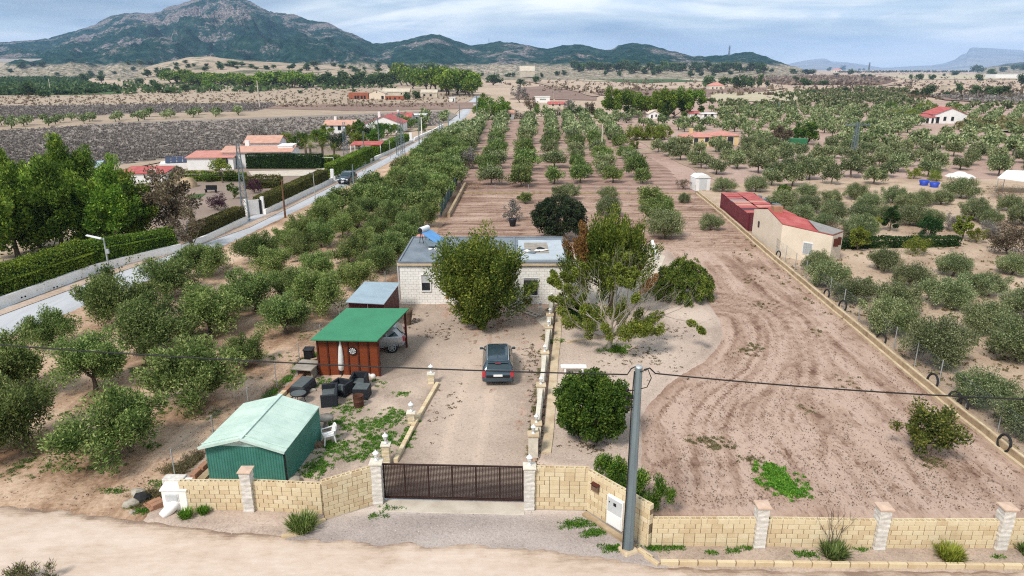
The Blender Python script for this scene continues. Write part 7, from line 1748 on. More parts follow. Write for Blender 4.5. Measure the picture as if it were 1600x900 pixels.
pole(80, 146, 123, 'thin pale pole before the green orchard, far left', .3, 'concrete_pale')
pole(406, 168, 126, 'pale pole on the beige fields left of centre', .3, 'concrete_pale')
lattice(385, 345, 225, 'tall narrow lattice pylon beside the white gate', .75)
lattice(541, 250, 191, 'lattice pylon left of the red carport roof', 1.0)
lattice(626, 243, 176, 'tall lattice pylon, left one of the roadside pair', 1.0, 1.4)
lattice(630, 245, 189, 'lattice pylon, right one of the roadside pair', .9)
lattice(1332, 250, 193, 'lattice pylon with a wide crossarm over the right olive groves', 1.0, 2.6)
def far_pylon(u, vt, vb, Y, label):
    tx = (u - 800) / FPX; ty = (vb - 450) / FPX; f_ = _c - ty * _s; p = Vector((tx / f_ * Y, Y, CAM_H - (_s + ty * _c) / f_ * Y)); h = (vb - vt) / FPX * Y * .95
    t = T('lattice_pylon', label, 'pylon', p); mb = MB(); w = h * .16
    for k in ((-1, -1), (1, -1), (1, 1), (-1, 1)): mb.beam((k[0] * w / 2, k[1] * w / 2, -h * .1), (k[0] * w * .1, k[1] * w * .1, h), h * .035)
    for z in (.2, .4, .6): mb.beam((-w / 2 * (1 - z), 0, h * z), (w / 2 * (1 - z), 0, h * z), h * .025)
    mb.build('legs', M['steel_pole'], t); mb = MB()
    for z in (.68, .82, .95): mb.beam((-w * .8, 0, h * z), (w * .8, 0, h * z), h * .03)
    mb.build('crossarms', M['steel_pole'], t)
far_pylon(1139, 72, 87, 2560, 'tiny power pylon on the ridge of the right hill'); far_pylon(1357, 98, 112, 2600, 'tiny power pylon on the plain before the blue ridge'); far_pylon(764, 61, 68, 3000, 'tiny mast on the small hill right of the mountain')

# ------------------------------------------------------------------ buildings further off
def building(label, px, w, d, h, rz, wall, roof, kind='gable', rise=1.0, wins=(), chim=0, name='villa', over=.3, cat='house', dark='glass_dark', ridge='x', doorw=None):
    """px: picture point of the front left base corner; w along the front, d deep; front faces -y before turning by rz"""
    p = G2(*px) if px[1] < 130 else G(*px); t = T(name, label, cat, (p.x, p.y, p.z), rz)
    mb = MB(); mb.box(w / 2, d / 2, -.2, w, d, h + .2)
    if kind == 'gable':
        if ridge == 'x': mb.add([(0, 0, h), (0, d, h), (0, d / 2, h + rise), (w, 0, h), (w, d, h), (w, d / 2, h + rise)], [(0, 1, 2)[::-1], (3, 4, 5)])
        else: mb.add([(0, 0, h), (w, 0, h), (w / 2, 0, h + rise), (0, d, h), (w, d, h), (w / 2, d, h + rise)], [(0, 1, 2), (5, 4, 3)])
    mb.build('walls', M[wall], t)
    o_ = over; mb = MB()
    if kind == 'gable':
        if ridge == 'x':
            k = rise / (d / 2)
            mb.slab([(-o_, -o_, h - o_ * k + .03), (w + o_, -o_, h - o_ * k + .03), (w + o_, d / 2, h + rise + .03), (-o_, d / 2, h + rise + .03)], .12); mb.slab([(-o_, d / 2, h + rise + .03), (w + o_, d / 2, h + rise + .03), (w + o_, d + o_, h - o_ * k + .03), (-o_, d + o_, h - o_ * k + .03)], .12)
        else:
            k = rise / (w / 2)
            mb.slab([(-o_, -o_, h - o_ * k + .03), (w / 2, -o_, h + rise + .03), (w / 2, d + o_, h + rise + .03), (-o_, d + o_, h - o_ * k + .03)], .12); mb.slab([(w / 2, -o_, h + rise + .03), (w + o_, -o_, h - o_ * k + .03), (w + o_, d + o_, h - o_ * k + .03), (w / 2, d + o_, h + rise + .03)], .12)
    elif kind == 'hip':
        q = min(w, d) / 2; b0 = [(-o_, -o_, h), (w + o_, -o_, h), (w + o_, d + o_, h), (-o_, d + o_, h)]
        r = [(q, d / 2, h + rise), (w - q, d / 2, h + rise)] if w >= d else [(w / 2, q, h + rise), (w / 2, d - q, h + rise)]
        mb.add(b0 + r, [(0, 1, 5, 4), (1, 2, 5), (2, 3, 4, 5), (3, 0, 4)] if w >= d else [(0, 1, 4), (1, 2, 5, 4), (2, 3, 5), (3, 0, 4, 5)])
    elif kind == 'flat': mb.slab([(-o_, -o_, h + .14), (w + o_, -o_, h + .14), (w + o_, d + o_, h + .14), (-o_, d + o_, h + .14)], .16)
    elif kind == 'shed': mb.slab([(-o_, -o_, h + .12), (w + o_, -o_, h + .12), (w + o_, d + o_, h + rise + .12), (-o_, d + o_, h + rise + .12)], .14)
    r_ = mb.build('roof', M[roof], t)
    if chim: MB().box(w * .3, d * .5, h, .7, .7, rise + .9).build('chimney', M[wall], r_)
    for x, z, ww, wh in wins:
        f_ = MB().box(x, -.02, z - .06, ww + .2, .10, wh + .12).build('door' if z < .3 else 'window', M['white_paint' if dark == 'glass_dark' else wall], t)
        MB().box(x, -.055, z, ww, .08, wh).build('pane', M[dark], f_)
    return t
W3 = lambda *xs: [(x, 1.0, .9, 1.1) for x in xs]
building('white villa wing with a pink roof left of the large villa', (294, 266), 7.8, 6, 2.1, R(6), 'wall_white', 'roof_pink', 'shed', .5, W3(6.5), over=.25)
building('large white villa with a terracotta roof behind the dark clipped hedge', (350, 263), 12, 7, 2.9, R(5), 'wall_white', 'roof_tile', 'gable', .7, [(2, .1, 1, 2.1)] + W3(6, 8.5, 10.5), 1)
building('raised white gable block with an orange roof behind the large villa', (386, 252), 6.3, 6, 3.6, R(4), 'wall_white', 'roof_tile', 'gable', 1.0, W3(2, 4), 0, ridge='x')
building('small white villa block with narrow arches right of the palms', (437, 260), 2.6, 4, 3.6, R(6), 'wall_white', 'wall_white', 'flat', 0, [(.8, 1, .6, 1.6), (1.9, 1, .6, 1.6)], over=.05)
building('low white house with a red roof edge behind the left pines', (188, 287), 6.8, 5, 1.5, R(5), 'wall_white', 'roof_red_paint', 'shed', .4, W3(5), over=.2)
building('white villa half hidden by trees with terracotta roof, left of the gabled white one', (508, 209), 8.2, 6, 2.4, R(2), 'wall_white', 'roof_tile', 'gable', 1.1, W3(2, 4, 6), 1)
building('bright white gabled villa with a red roof near the road', (572, 207), 10, 9, 2.6, R(-2), 'wall_white', 'roof_red_paint', 'gable', 1.9, W3(5, 7.5), 1, ridge='y')
building('low white villa with a red roof beside the white flat-topped lamp', (611, 194), 6.5, 6, 2.3, 0, 'wall_white', 'roof_red_paint', 'gable', 1.1, W3(2, 4.5), 1)
building('white flat-roofed house right of the low white villa', (633, 192), 6.5, 6, 2.5, 0, 'wall_white', 'white_paint', 'flat', 0, W3(1.5, 4))
building('white cottage with a red gable roof alone in the right olive groves', (1459, 193), 10, 8, 3.0, R(-3), 'wall_white', 'roof_red_paint', 'gable', 2.0, [(1.0, .1, 1.0, 2.0), (3.2, .9, .9, 1.3), (5.6, .9, .9, 1.3)], ridge='y')
building('red-roofed porch of the white cottage', (1442, 193), 3.6, 4, 2.0, R(-6), 'wall_white', 'roof_red_paint', 'shed', .6, [(1.2, .1, .9, 1.6), (2.8, .1, .7, 1.6)], name='porch', cat='porch')
building('yellow villa with a pink hipped roof in front of the right groves, left half', (1070, 229), 7, 6, 2.1, R(3), 'wall_yellow', 'roof_pink', 'hip', .9, W3(5) + [(2.5, .1, 1, 1.8)], 1, dark='glass_dark')
building('yellow villa with a pink hipped roof, right half with porch', (1114, 227), 6, 6, 2.2, R(3), 'wall_yellow', 'roof_pink', 'hip', .9, W3(1.5) + [(4, .1, 1.4, 1.8)], 0)
building('small house with a red roof at the left end of the middle orchard', (783, 187), 4.4, 4, 2.3, 0, 'wall_white', 'roof_tile', 'gable', .9, W3(1.2, 3.1), 0)
building('low house with a red tiled roof behind the middle trees', (857, 169), 9, 6, 1.9, 0, 'wall_pale', 'roof_red_paint', 'gable', .9, W3(2, 5, 7.5), 1)
building('white shed-like hall with green lettering on its long front', (836, 160), 7.8, 5, 2.9, 0, 'wall_white', 'canvas_white', 'flat', 0, (), 0, name='hall', cat='hall')
building('small white cottage at the foot of the tall pine clump, with two dark windows', (1013, 186), 4, 4, 2, 0, 'wall_white', 'wall_cream', 'gable', 1.0, [(1.2, .2, .6, 1.3), (2.7, .8, .6, .8)], ridge='y')
building('tiny cream house left of the small white cottage', (996, 178), 3.2, 4, 1.8, 0, 'wall_cream', 'roof_pink', 'gable', .8, W3(1.5))
building('white house at the right foot of the pine clump', (1096, 187), 5.2, 5, 2.0, 0, 'wall_white', 'white_paint', 'flat', 0, W3(1.3, 3.6))
building('white annex with red roof edge right of the pine clump', (1078, 186), 4, 5, 1.9, 0, 'wall_white', 'roof_red_paint', 'shed', .5, W3(2))
building('small white utility cabin beside the road bend far off', (702, 159), 3.2, 3, 2.2, 0, 'wall_white', 'white_paint', 'flat', 0, [(2.4, .2, .6, 1.5)], name='cabin', cat='cabin')
building('red brick ruin with two dark arches, left wing of the old farm', (545, 155), 12, 6, 3.5, 0, 'brick_red', 'brick_red', 'flat', 0, [(4, .1, 1.1, 1.9), (5.5, .1, 1.1, 1.9), (7.6, .1, 1.1, 1.9), (9.4, .1, 1, 1.9)], name='farm_building', cat='farm building', dark='black_plastic', over=.05)
building('cream gabled barn in the middle of the old farm', (576, 155), 9.8, 9, 3.4, 0, 'wall_cream', 'wall_pale', 'gable', 1.9, [(8.2, .1, 1.4, 1.8), (4.9, 3.7, .7, .7)], name='farm_building', cat='farm building', dark='black_plastic', ridge='y')
building('red brick ruin with small dark windows, right wing of the old farm', (602, 156), 11.5, 5, 2.3, 0, 'brick_red', 'wall_pale', 'flat', 0, [(1.2, .1, .8, 1.2), (2.8, .1, .8, 1.2), (5.6, .1, 1, 1.2), (8, .8, .7, .7)], name='farm_building', cat='farm building', dark='black_plastic', over=.05)
building('long pale ruined farm range behind the brick wings', (598, 151), 17, 6, 3.2, 0, 'wall_pale', 'wall_pale', 'gable', 1.7, [(12, 1.5, .8, .8)], name='farm_building', cat='farm building', dark='black_plastic')
building('pale ruined stone house at the right end of the old farm', (658, 152), 10, 6, 3.0, 0, 'wall_pale', 'wall_pale', 'gable', 1.6, [(2, .6, 1.3, 1.3), (6, .6, 1.3, 1.3)], name='farm_building', cat='farm building', dark='black_plastic')
building('sandy farmhouse with a hipped roof beside far pines on the right plain', (1108, 140), 13, 9, 3.2, 0, 'wall_cream', 'roof_pink', 'hip', 2.6, [(3, .6, 1, 1.5), (6.5, .6, 1, 1.5), (10, .6, 1, 1.5)], name='farmhouse', dark='glass_dark')
building('sandy villa with columns on the far right horizon', (1302, 113), 46, 26, 10, 0, 'wall_cream', 'roof_pink', 'hip', 8, [(10, 1, 3, 6), (20, 1, 3, 6), (30, 1, 3, 6)], name='farmhouse')
building('sand-coloured quarry building with small openings on the right', (1478, 143), 11, 8, 4.5, 0, 'wall_pale', 'wall_pale', 'flat', 0, [(2, 1.5, 1, 1), (6, 1.5, 1, 1)], name='farmhouse', cat='building')
building('white greenhouse rows at the far right edge', (1555, 122), 90, 30, 7, 0, 'wall_white', 'white_paint', 'flat', 0, (), name='greenhouse', cat='greenhouse')
building('pale low farm shed on the far left below the mountain', (-10, 106), 130, 40, 14, 0, 'wall_pale', 'corrugated_grey', 'gable', 10, (), name='farm_shed', cat='shed')
building('small pale house on the plain left of the track', (812, 120), 26, 16, 10, 0, 'wall_pale', 'wall_pale', 'gable', 8, (), name='farmhouse')
# lettering on the hall: soft green shapes read as words from here
hp = G(836, 160); t = T('hall_sign', 'green painted lettering on the white hall', 'sign', (hp.x, hp.y - .1, 0))
rgx = random.Random(6)
for k in range(6):
    mb = MB(); x = 2.6 + k * .55; mb.box(x, 0, 1.3, .1, .06, .7 + .2 * (k == 1)); mb.box(x + .17, 0, 1.3 + (.25 if k % 2 else 0), .25, .06, .12); mb.box(x + .3, 0, 1.3, .09, .06, .5); mb.build('letter', M['green_net'], t)
# red-roofed carport, goal, solar panels, parasols of the left gardens
p = G(548, 245); t = T('red_carport', 'red-roofed open carport with a parked car beyond the green hedge', 'carport', (p.x, p.y, 0))
MB().slab([(0, 0, 2.4), (6.2, 0, 2.4), (6.2, 4, 2.75), (0, 4, 2.75)], .12).build('roof', M['roof_red_paint'], t)
for x in (.1, 6.1):
    for y in (.1, 3.9): MB().box(x, y, 0, .14, .14, 2.4).build('post', M['white_paint'], t)
p2 = (p.x + 2.0, p.y + 1.9)
cc = car('pale grey car under the red carport roof', p2, R(-95), 'paint_silver', EST, [(-1.8, -1.15, (.12, 0)), (-1.1, -.2, (0, 0)), (-.12, .95, (0, .35))])
p = G(499, 263); t = T('goal_frame', 'white tubular goal frame in the left garden', 'goal frame', (p.x, p.y, 0)); MB().tube([(0, 0, 0), (0, 0, 1.9), (2.6, 0, 1.9), (2.6, 0, 0)], .05, 5).build('frame', M['white_paint'], t)
p = G(262, 264); t = T('solar_array', 'row of dark blue solar panels on a white roof left of the villas', 'solar array', (p.x, p.y, 0), R(22))
MB().box(2.6, 1.2, 0, 7.5, 4.2, 1.0).build('base', M['wall_white'], t)
for k in range(6): MB().slab([(-.2 + k * .95, -.6, 1.15), (.68 + k * .95, -.6, 1.15), (.68 + k * .95, 1.2, 2.0), (-.2 + k * .95, 1.2, 2.0)], .06).build('panel', M['solar_blue'], t)
for u, v, m_, lb in ((148, 275, 'sheet_blue', 'pale grey tarpaulin tent behind the left pines'), (172, 272, 'black_plastic', 'dark blue-black parasol behind the left pines'), (136, 276, 'black_plastic', 'dark tarpaulin left of the pale tent behind the pines')):
    p = G(u, v); t = T('awning', lb, 'awning', (p.x, p.y, 0)); MB().slab([(-1.4, -1, 1.5), (1.4, -1, 1.6), (1.3, 1.2, 2.4), (-1.2, 1.2, 2.3)], .06).build('canopy', M[m_], t); MB().tube([(0, 0, 0), (0, 0, 1.9)], .06, 5).build('pole', M['steel_light'], t)
p = G(1590, 301); t = T('shade_sail', 'white fabric shade sail at the right edge beyond the gardens', 'shade sail', (p.x, p.y, 0))
MB().slab([(-3.8, -.6, 2.2), (-1, -1.8, 1.9), (4, -2.2, 1.8), (4, 2.0, 2.8), (-1, 1.8, 3.0)], .05).build('canopy', M['canvas_white'], t)
for x, y in ((-3.6, -.6), (4, 2), (-1, 1.8), (3.8, -2)): MB().tube([(x, y, 0), (x, y, 2.2)], .05, 5).build('pole', M['steel_light'], t)
p = G(1500, 276); t = T('tarpaulin', 'white tarpaulin heap on the ground under the right olives', 'tarpaulin', (p.x, p.y, 0)); MB().lathe([(2.3, 0), (1.8, .35), (1.2, .45), (.6, .8), (0, .85)], 9).build('sheet', M['canvas_white'], t)
for u, v, lb in ((1443, 290, 'left one of two bright blue tubs in the right garden'), (1459, 293, 'right one of two bright blue tubs in the right garden')): p = G(u, v); tag(MB().lathe([(.5, 0), (.75, .8), (.65, .8), (.45, .1)], 8).build('blue_tub', M['blue_plastic'], None, (p.x, p.y, 0)), lb, 'tub')
p = G(1246, 232); t = T('green_trailer', 'small green farm trailer beside the bright trees above the right grove', 'trailer', (p.x, p.y, 0)); MB().box(0, 0, .8, 3.4, 2, 1.4, bev=.05).build('body', M['green_net'], t)
for x in (-1, 1): MB().tube([(x, -1.1, .5), (x, -.9, .5)], .5, 12).build('wheel', M['rubber'], t)
for u, v, lb in ((1308, 345, 'left metal frame stand in the garden behind the cream house'), (1328, 346, 'right metal frame stand in the garden behind the cream house')): p = G(u, v); t = T('frame_stand', lb, 'frame', (p.x, p.y, 0), -.5); MB().tube([(0, 0, 0), (0, 0, 1.7), (1.8, 0, 1.5), (1.8, 0, 0)], .05, 5).build('frame', M['steel_light'], t)
# rocks and furniture in the paved garden
for i, (u, v, s_, lb) in enumerate(((283, 285, 1.0, 'tan rockery boulder left of the other in the paved garden'), (295, 292, 1.3, 'larger brown rockery boulder in the paved garden'))):
    p = G(u, v); mb = MB(); mb.lathe([(1.1 * s_, 0), (1.0 * s_, .5 * s_), (.6 * s_, 1.0 * s_), (0, 1.15 * s_)], 7); o = mb.build('boulder', M['wall_old'], None, (p.x, p.y, 0)); tag(o, lb, 'boulder')
p = G(330, 301); t = T('garden_bench', 'dark bench on the paving of the left garden', 'bench', (p.x, p.y, .03)); MB().box(0, 0, .4, 1.6, .6, .1).build('seat', M['black_plastic'], t); MB().box(0, .3, .5, 1.6, .08, .5).build('backrest', M['black_plastic'], t); MB().box(-.7, 0, 0, .1, .5, .4).build('leg', M['black_plastic'], t); MB().box(.7, 0, 0, .1, .5, .4).build('leg', M['black_plastic'], t)

# ------------------------------------------------------------------ trees of the left gardens and the far land
PN = [tree_kind(300 + i, 'pine_leaf', 8, 2.6, 3.7, 3.9, 19000, .32, .14, ncl=90, cr=.26, trunk=(.2, 1.0), lo=-.95, rmin=.35, ratio=1.5, aup=.9, up=.8, tips=10, lobes=.35) for i in range(3)]
pines = [(-30, 425, 1.25, 'tall bright green pine cut by the left edge'), (28, 400, 1.2, 'tall pine at the left edge behind the big hedge'), (62, 385, 1.1, 'tall bushy pine, third from the left edge'), (98, 392, 1.15, 'broad dark pine behind the hedge, level with the solar lamp'),
         (118, 350, 1.3, 'tallest pine with a pale green tip against the vineyard'), (150, 385, 1.0, 'rounded pine in the middle of the left clump'), (185, 388, 1.05, 'dense pine at the right of the left clump'), (215, 378, 1.0, 'rightmost pine of the left clump beside the brown tree'),
         (180, 330, .9, 'small pine behind the left clump near the red roof edge'), (20, 340, 1.05, 'pine behind the left clump at the photo edge'), (75, 335, 1.0, 'pine at the back of the left clump, second from the edge')]
for i, (u, v, s_, lb) in enumerate(pines):
    p = G(u, v); plant('pine_tree', 'pine tree', PN[i % 3], (p.x, p.y, 0), lb, 'pines of the left garden clump', s_ * .92, i * 1.3, s_ * (.93 if i != 4 else 1.0))
gkit = {}
def garden(u, v, hpx, wpx, mat, label, name='tree', cat='tree', nl=2600, lo=-.85, trunk=.1, group=None, seed=None, z=0, L=None, ratio=1.2, zc=.56, lobes=.2, cr=.3, key=None):
    """one plant sized from its height and width in the picture at its own distance"""
    p = G(u, v); zz = Zd(p.x, p.y); ppm = FPX / zz; h = Hgt(v, v - hpx); w = wpx / ppm
    k = key or (mat, round(h / w, 1), nl, name)
    if k not in gkit:
        kk = tree_kind((hash(str(k)) & 0xffff) if False else (len(gkit) * 13 + 400), mat, 1, .5 * w / h, .5 * (1 - .0) * .98 if lo < -.8 else .42, zc if lo > -.8 else .52, nl, (L or .07), (L or .07) * .5, ncl=26, cr=cr * .9, trunk=(.03, .25 if lo < -.8 else .5), lo=lo, rmin=.4, ratio=ratio, tips=6, lobes=lobes)
        gkit[k] = kk
    t = T(name, label, cat, (p.x, p.y, z), (u * 7) % 6.28, group); t.scale = (h, h, h)
    link('trunk', gkit[k][0], t); link('crown', gkit[k][1], t); return t
garden(272, 372, 112, 92, 'brown_leaf', 'brown-leaved half-bare tree beside the left pines', 'brown_tree', nl=5200, L=.045, lobes=.4)
garden(298, 388, 62, 50, 'brown_leaf', 'lower brown-leaved tree leaning over the white wall', 'brown_tree', nl=2600, L=.05, lobes=.4)
garden(348, 286, 42, 36, 'yellow_leaf', 'bright green young tree in the paved garden before the villa wing', nl=2400, lo=-.6, L=.06)
garden(340, 329, 26, 38, 'purple_leaf', 'dark purple round shrub in the paved garden', 'purple_shrub', 'shrub', nl=2400, L=.07)
garden(399, 302, 22, 30, 'purple_leaf', 'second purple shrub right of the lattice pylon', 'purple_shrub', 'shrub', nl=1200, L=.09)
garden(364, 311, 24, 20, 'lush_leaf', 'small green shrub between the purple shrubs', 'shrub', 'shrub', nl=1200, L=.09)
garden(322, 285, 18, 18, 'lush_leaf', 'small round green bush behind the lawn', 'shrub', 'shrub', nl=900, L=.1)
garden(406, 226, 34, 36, 'grey_twig', 'round leafless grey-brown tree behind the large villa', 'bare_tree', nl=2000, L=.07)
def palm(u, v, hpx, wpx, label):
    p = G(u, v); zz = Zd(p.x, p.y); h = Hgt(v, v - hpx * .72); r = wpx / 2 / (FPX / zz); t = T('palm_tree', label, 'palm', (p.x, p.y, 0)); mb = MB(); mb.tube([(0, 0, -.1), (0, 0, h * .5), (0.05, 0, h)], [.28, .22, .2], 7); mb.build('trunk', M['bark'], t)
    rg = random.Random(u); mb = MB()
    for k in range(26):
        a = rg.uniform(0, 6.28); el = rg.uniform(-.3, 1.3); pts = []; q = Vector((0, 0, h)); d = Vector((math.cos(a) * math.cos(el), math.sin(a) * math.cos(el), math.sin(el)))
        for s_ in range(6): pts.append(q.copy()); q = q + d * r / 5; d = (d + Vector((0, 0, -.22))).normalized()
        for s_ in range(1, 6):
            dd_ = (pts[s_] - pts[s_ - 1]).normalized(); sd_ = dd_.cross(Vector((0, 0, 1))).normalized(); wl = r * .22 * (1.1 - s_ / 7)
            for sg in (-1, 1):
                for j in (0, .5):
                    b0 = pts[s_ - 1].lerp(pts[s_], j); tip = b0 + sd_ * sg * wl + dd_ * wl * .5 + Vector((0, 0, -wl * .35)); mb.add([b0, b0 + dd_ * r * .05, tip], [(0, 1, 2)])
    o = mb.build('fronds', M['yellow_leaf'], t)
    o.data.attributes.new('tint', 'FLOAT', 'FACE').data.foreach_set('value', np.random.default_rng(u).uniform(0, .6, len(o.data.polygons)).astype(np.float32))
palm(440, 246, 26, 24, 'palm in front of the large white villa')
for i, (u, v, h_, w_) in enumerate(((486, 250, 30, 30), (505, 252, 32, 32), (523, 252, 30, 30), (478, 240, 26, 28))): palm(u, v, h_, w_, ('leftmost front palm of the group above the dark hedge', 'middle palm of the group above the dark hedge', 'right palm of the group above the dark hedge', 'palm at the back left of the group above the dark hedge')[i])
vt = [(470, 232, 26, 34), (500, 228, 26, 36), (530, 235, 26, 34), (560, 232, 28, 34), (585, 228, 26, 34), (590, 215, 24, 32), (512, 213, 18, 22), (430, 235, 22, 28), (448, 228, 20, 28), (640, 200, 16, 26), (604, 212, 20, 26), (620, 210, 16, 24), (572, 218, 20, 26), (545, 215, 20, 24), (660, 206, 14, 20), (560, 214, 26, 22)]
vl = ['dark leafy tree left of the palm group', 'dark tree behind the palms', 'grey-green tree behind the lattice pylon', 'broad tree left of the red carport', 'tree right of the red carport roof', 'dark tree before the bright gabled villa', 'little dark tree at the left villa corner', 'dark tree above the large villa roof', 'tree right of the large villa roof', 'dark bush below the flat-roofed house', 'yellow-green tree left of the far hedge', 'small tree above the far hedge', 'bush at the foot of the gabled villa', 'round tree below the half-hidden villa', 'small tree by the roadside villas', 'yellowing tree in front of the half-hidden villa']
for i, (u, v, h_, w_) in enumerate(vt): garden(u, v, h_, w_, ('lush_leaf', 'dark_leaf', 'lush_leaf', 'hedge_leaf', 'yellow_leaf')[(i * 3) % 5], vl[i], 'garden_tree', nl=2600, L=.09, group='trees round the left villas')
# around the middle orchard and behind it
mid = [(768, 187, 40, 54, 'pine_leaf', 'bright green pine mass right of the road bend'), (752, 184, 36, 30, 'pine_leaf', 'left part of the pine mass by the road'), (788, 184, 30, 26, 'pine_leaf', 'low right pine of the mass by the road'),
       (1023, 236, 28, 26, 'yellow_leaf', 'x'), (802, 350, 0, 0, '', '')]
for u, v, h_, w_, m_, lb in mid[:3]: garden(u, v, h_, w_, m_, lb, 'pine_tree', 'pine tree', nl=3200, L=.07, lobes=.3)
for i, (u, v, h_, w_, lb) in enumerate([(986, 219, 22, 34, 'left part of the bright yellow-green tree row'), (1004, 219, 23, 34, 'second tree of the bright yellow-green row'), (1022, 219, 23, 34, 'third tree of the bright yellow-green row'), (1038, 218, 21, 28, 'right end tree of the bright yellow-green row'), (963, 226, 12, 17, 'small bright bush left of the yellow-green row'), (991, 233, 14, 17, 'young round yellow-green tree on the track')]):
    garden(u, v, h_, w_, 'yellow_leaf', lb, 'bright_tree', nl=3400, L=.09, group='bright yellow-green trees on the track')
for i, (u, v, h_, w_, m_, lb) in enumerate([(965, 184, 48, 56, 'pine_leaf', 'leftmost tree of the tall pine clump'), (985, 182, 42, 56, 'pine_leaf', 'second pine of the tall clump'), (1010, 179, 32, 34, 'pine_leaf', 'lower pine in the gap of the tall clump'), (1032, 184, 46, 52, 'pine_leaf', 'pine in the middle of the tall clump'), (1052, 184, 46, 56, 'pine_leaf', 'broad pine right of the middle of the tall clump'), (1078, 184, 48, 58, 'pine_leaf', 'rightmost big pine of the tall clump'), (1040, 186, 26, 26, 'lush_leaf', 'brighter low tree in front of the tall pine clump')]):
    garden(u, v, h_, w_, m_, lb, 'pine_tree', 'pine tree', nl=6500, L=.065, lobes=.25, group='tall pine clump behind the middle orchard', cr=.26)
for i, (u, v, h_, w_, m_) in enumerate([(812, 160, 26, 30, 'grey_twig'), (830, 174, 24, 26, 'brown_leaf'), (845, 182, 22, 26, 'lush_leaf'), (870, 184, 16, 24, 'dark_leaf'), (900, 186, 24, 30, 'far_leaf'), (920, 184, 26, 28, 'brown_leaf'), (935, 188, 18, 22, 'lush_leaf'), (890, 176, 22, 22, 'grey_twig'), (805, 186, 14, 26, 'dark_leaf'), (820, 188, 12, 22, 'dark_leaf'), (860, 188, 12, 24, 'brown_leaf'), (960, 190, 12, 24, 'far_leaf'), (980, 192, 12, 24, 'grey_twig')]):
    garden(u, v, h_, w_, m_, f'tree or shrub number word {ORD[i]} in the mixed belt behind the middle orchard'.replace('number word ', '') , 'belt_tree', nl=800, L=.11, group='trees in the belt behind the middle orchard')
for u, v, h_, w_, m_, lb in [(1222, 228, 32, 40, 'brown_leaf', 'olive-brown tree left of the bright trees above the right grove'), (1230, 230, 14, 30, 'dark_leaf', 'dark bush below the olive-brown tree'), (1262, 226, 36, 34, 'lush_leaf', 'bright green tree beside the green trailer'), (1246, 224, 28, 22, 'lush_leaf', 'smaller bright tree left of the bright green one'),
                             (1425, 188, 16, 32, 'yellow_leaf', 'yellowish tree left of the white cottage'), (1395, 185, 12, 30, 'yellow_leaf', 'orange-yellow bush left of the cottage trees'), (1442, 178, 18, 28, 'yellow_leaf', 'tree behind the left end of the white cottage'), (1390, 176, 16, 30, 'lush_leaf', 'dark green tree in the cottage grove'), (1497, 176, 14, 16, 'yellow_leaf', 'yellow-green tree behind the cottage roof'), (1508, 196, 10, 10, 'dark_leaf', 'little dark round bush at the cottage right corner'),
                             (1450, 372, 38, 42, 'hedge_dark', 'dark clipped globe shrub right of the cone shrub'), (1387, 362, 40, 30, 'hedge_dark', 'dark upright cone-shaped shrub in the right garden'), (1218, 318, 34, 30, 'lush_leaf', 'bright dark-green tree behind the red shed'), (1428, 280, 18, 26, 'yellow_leaf', 'small round orange-green tree left of the blue tubs'), (1463, 283, 16, 30, 'yellow_leaf', 'citrus tree right of the blue tubs'),
                             (1340, 392, 44, 34, 'yellow_leaf', 'yellowing young tree behind the cream house corner'), (1432, 398, 26, 44, 'yellow_leaf', 'low spreading yellow tree in front of the dark hedge'), (1525, 380, 24, 30, 'yellow_leaf', 'bright small tree on the pale path'), (1501, 374, 44, 28, 'yellow_leaf', 'thin-trunked young tree on the pale path'), (1575, 398, 50, 78, 'brown_leaf', 'big sparse brown tree at the right edge'), (1545, 370, 26, 50, 'grey_twig', 'grey leafless shrub beside the brown tree'),
                             (1340, 362, 26, 26, 'yellow_leaf', 'yellow-leaved tree between the metal frames'), (1365, 362, 24, 24, 'yellow_leaf', 'yellow-leaved tree left of the cone shrub'), (1308, 372, 22, 50, 'brown_leaf', 'brown hedge-like shrub behind the cream house roof'), (1490, 362, 26, 30, 'grey_twig', 'bare low shrub above the pale path'), (1575, 310, 18, 60, 'brown_leaf', 'orange-brown shrub under the shade sail')]:
    garden(u, v, h_, w_, m_, lb, 'garden_tree' if h_ > 15 else 'bush', 'tree' if h_ > 15 else 'bush', nl=4200 if v > 300 else 2200, L=.06 if v > 300 else .09, lobes=.25 if 'globe' not in lb else .05)
for u, v, h_, w_, m_, lb in [(405, 345, 0, 0, '', ''), (800, 345, 34, 34, 'grey_twig', 'small grey bare tree with a stout trunk behind the house'), (820, 348, 22, 24, 'grey_twig', 'x'), (730, 265, 34, 36, 'grey_twig', 'grey leafless shrub by the netted fence end'), (722, 285, 20, 26, 'brown_leaf', 'brown dry bush at the netted fence end'), (748, 262, 24, 28, 'yellow_leaf', 'yellow-green shrub behind the grey leafless one'), (740, 296, 12, 36, 'rust_leaf', 'heap of cut reddish brown branches by the back fence'), (1068, 296, 18, 24, 'brown_leaf', 'olive-brown shrub by the white hut'), (1345, 345, 0, 0, '', '')]:
    if h_ and lb != 'x': garden(u, v, h_, w_, m_, lb, 'shrub', 'shrub', nl=1500, L=.07, lobes=.35)
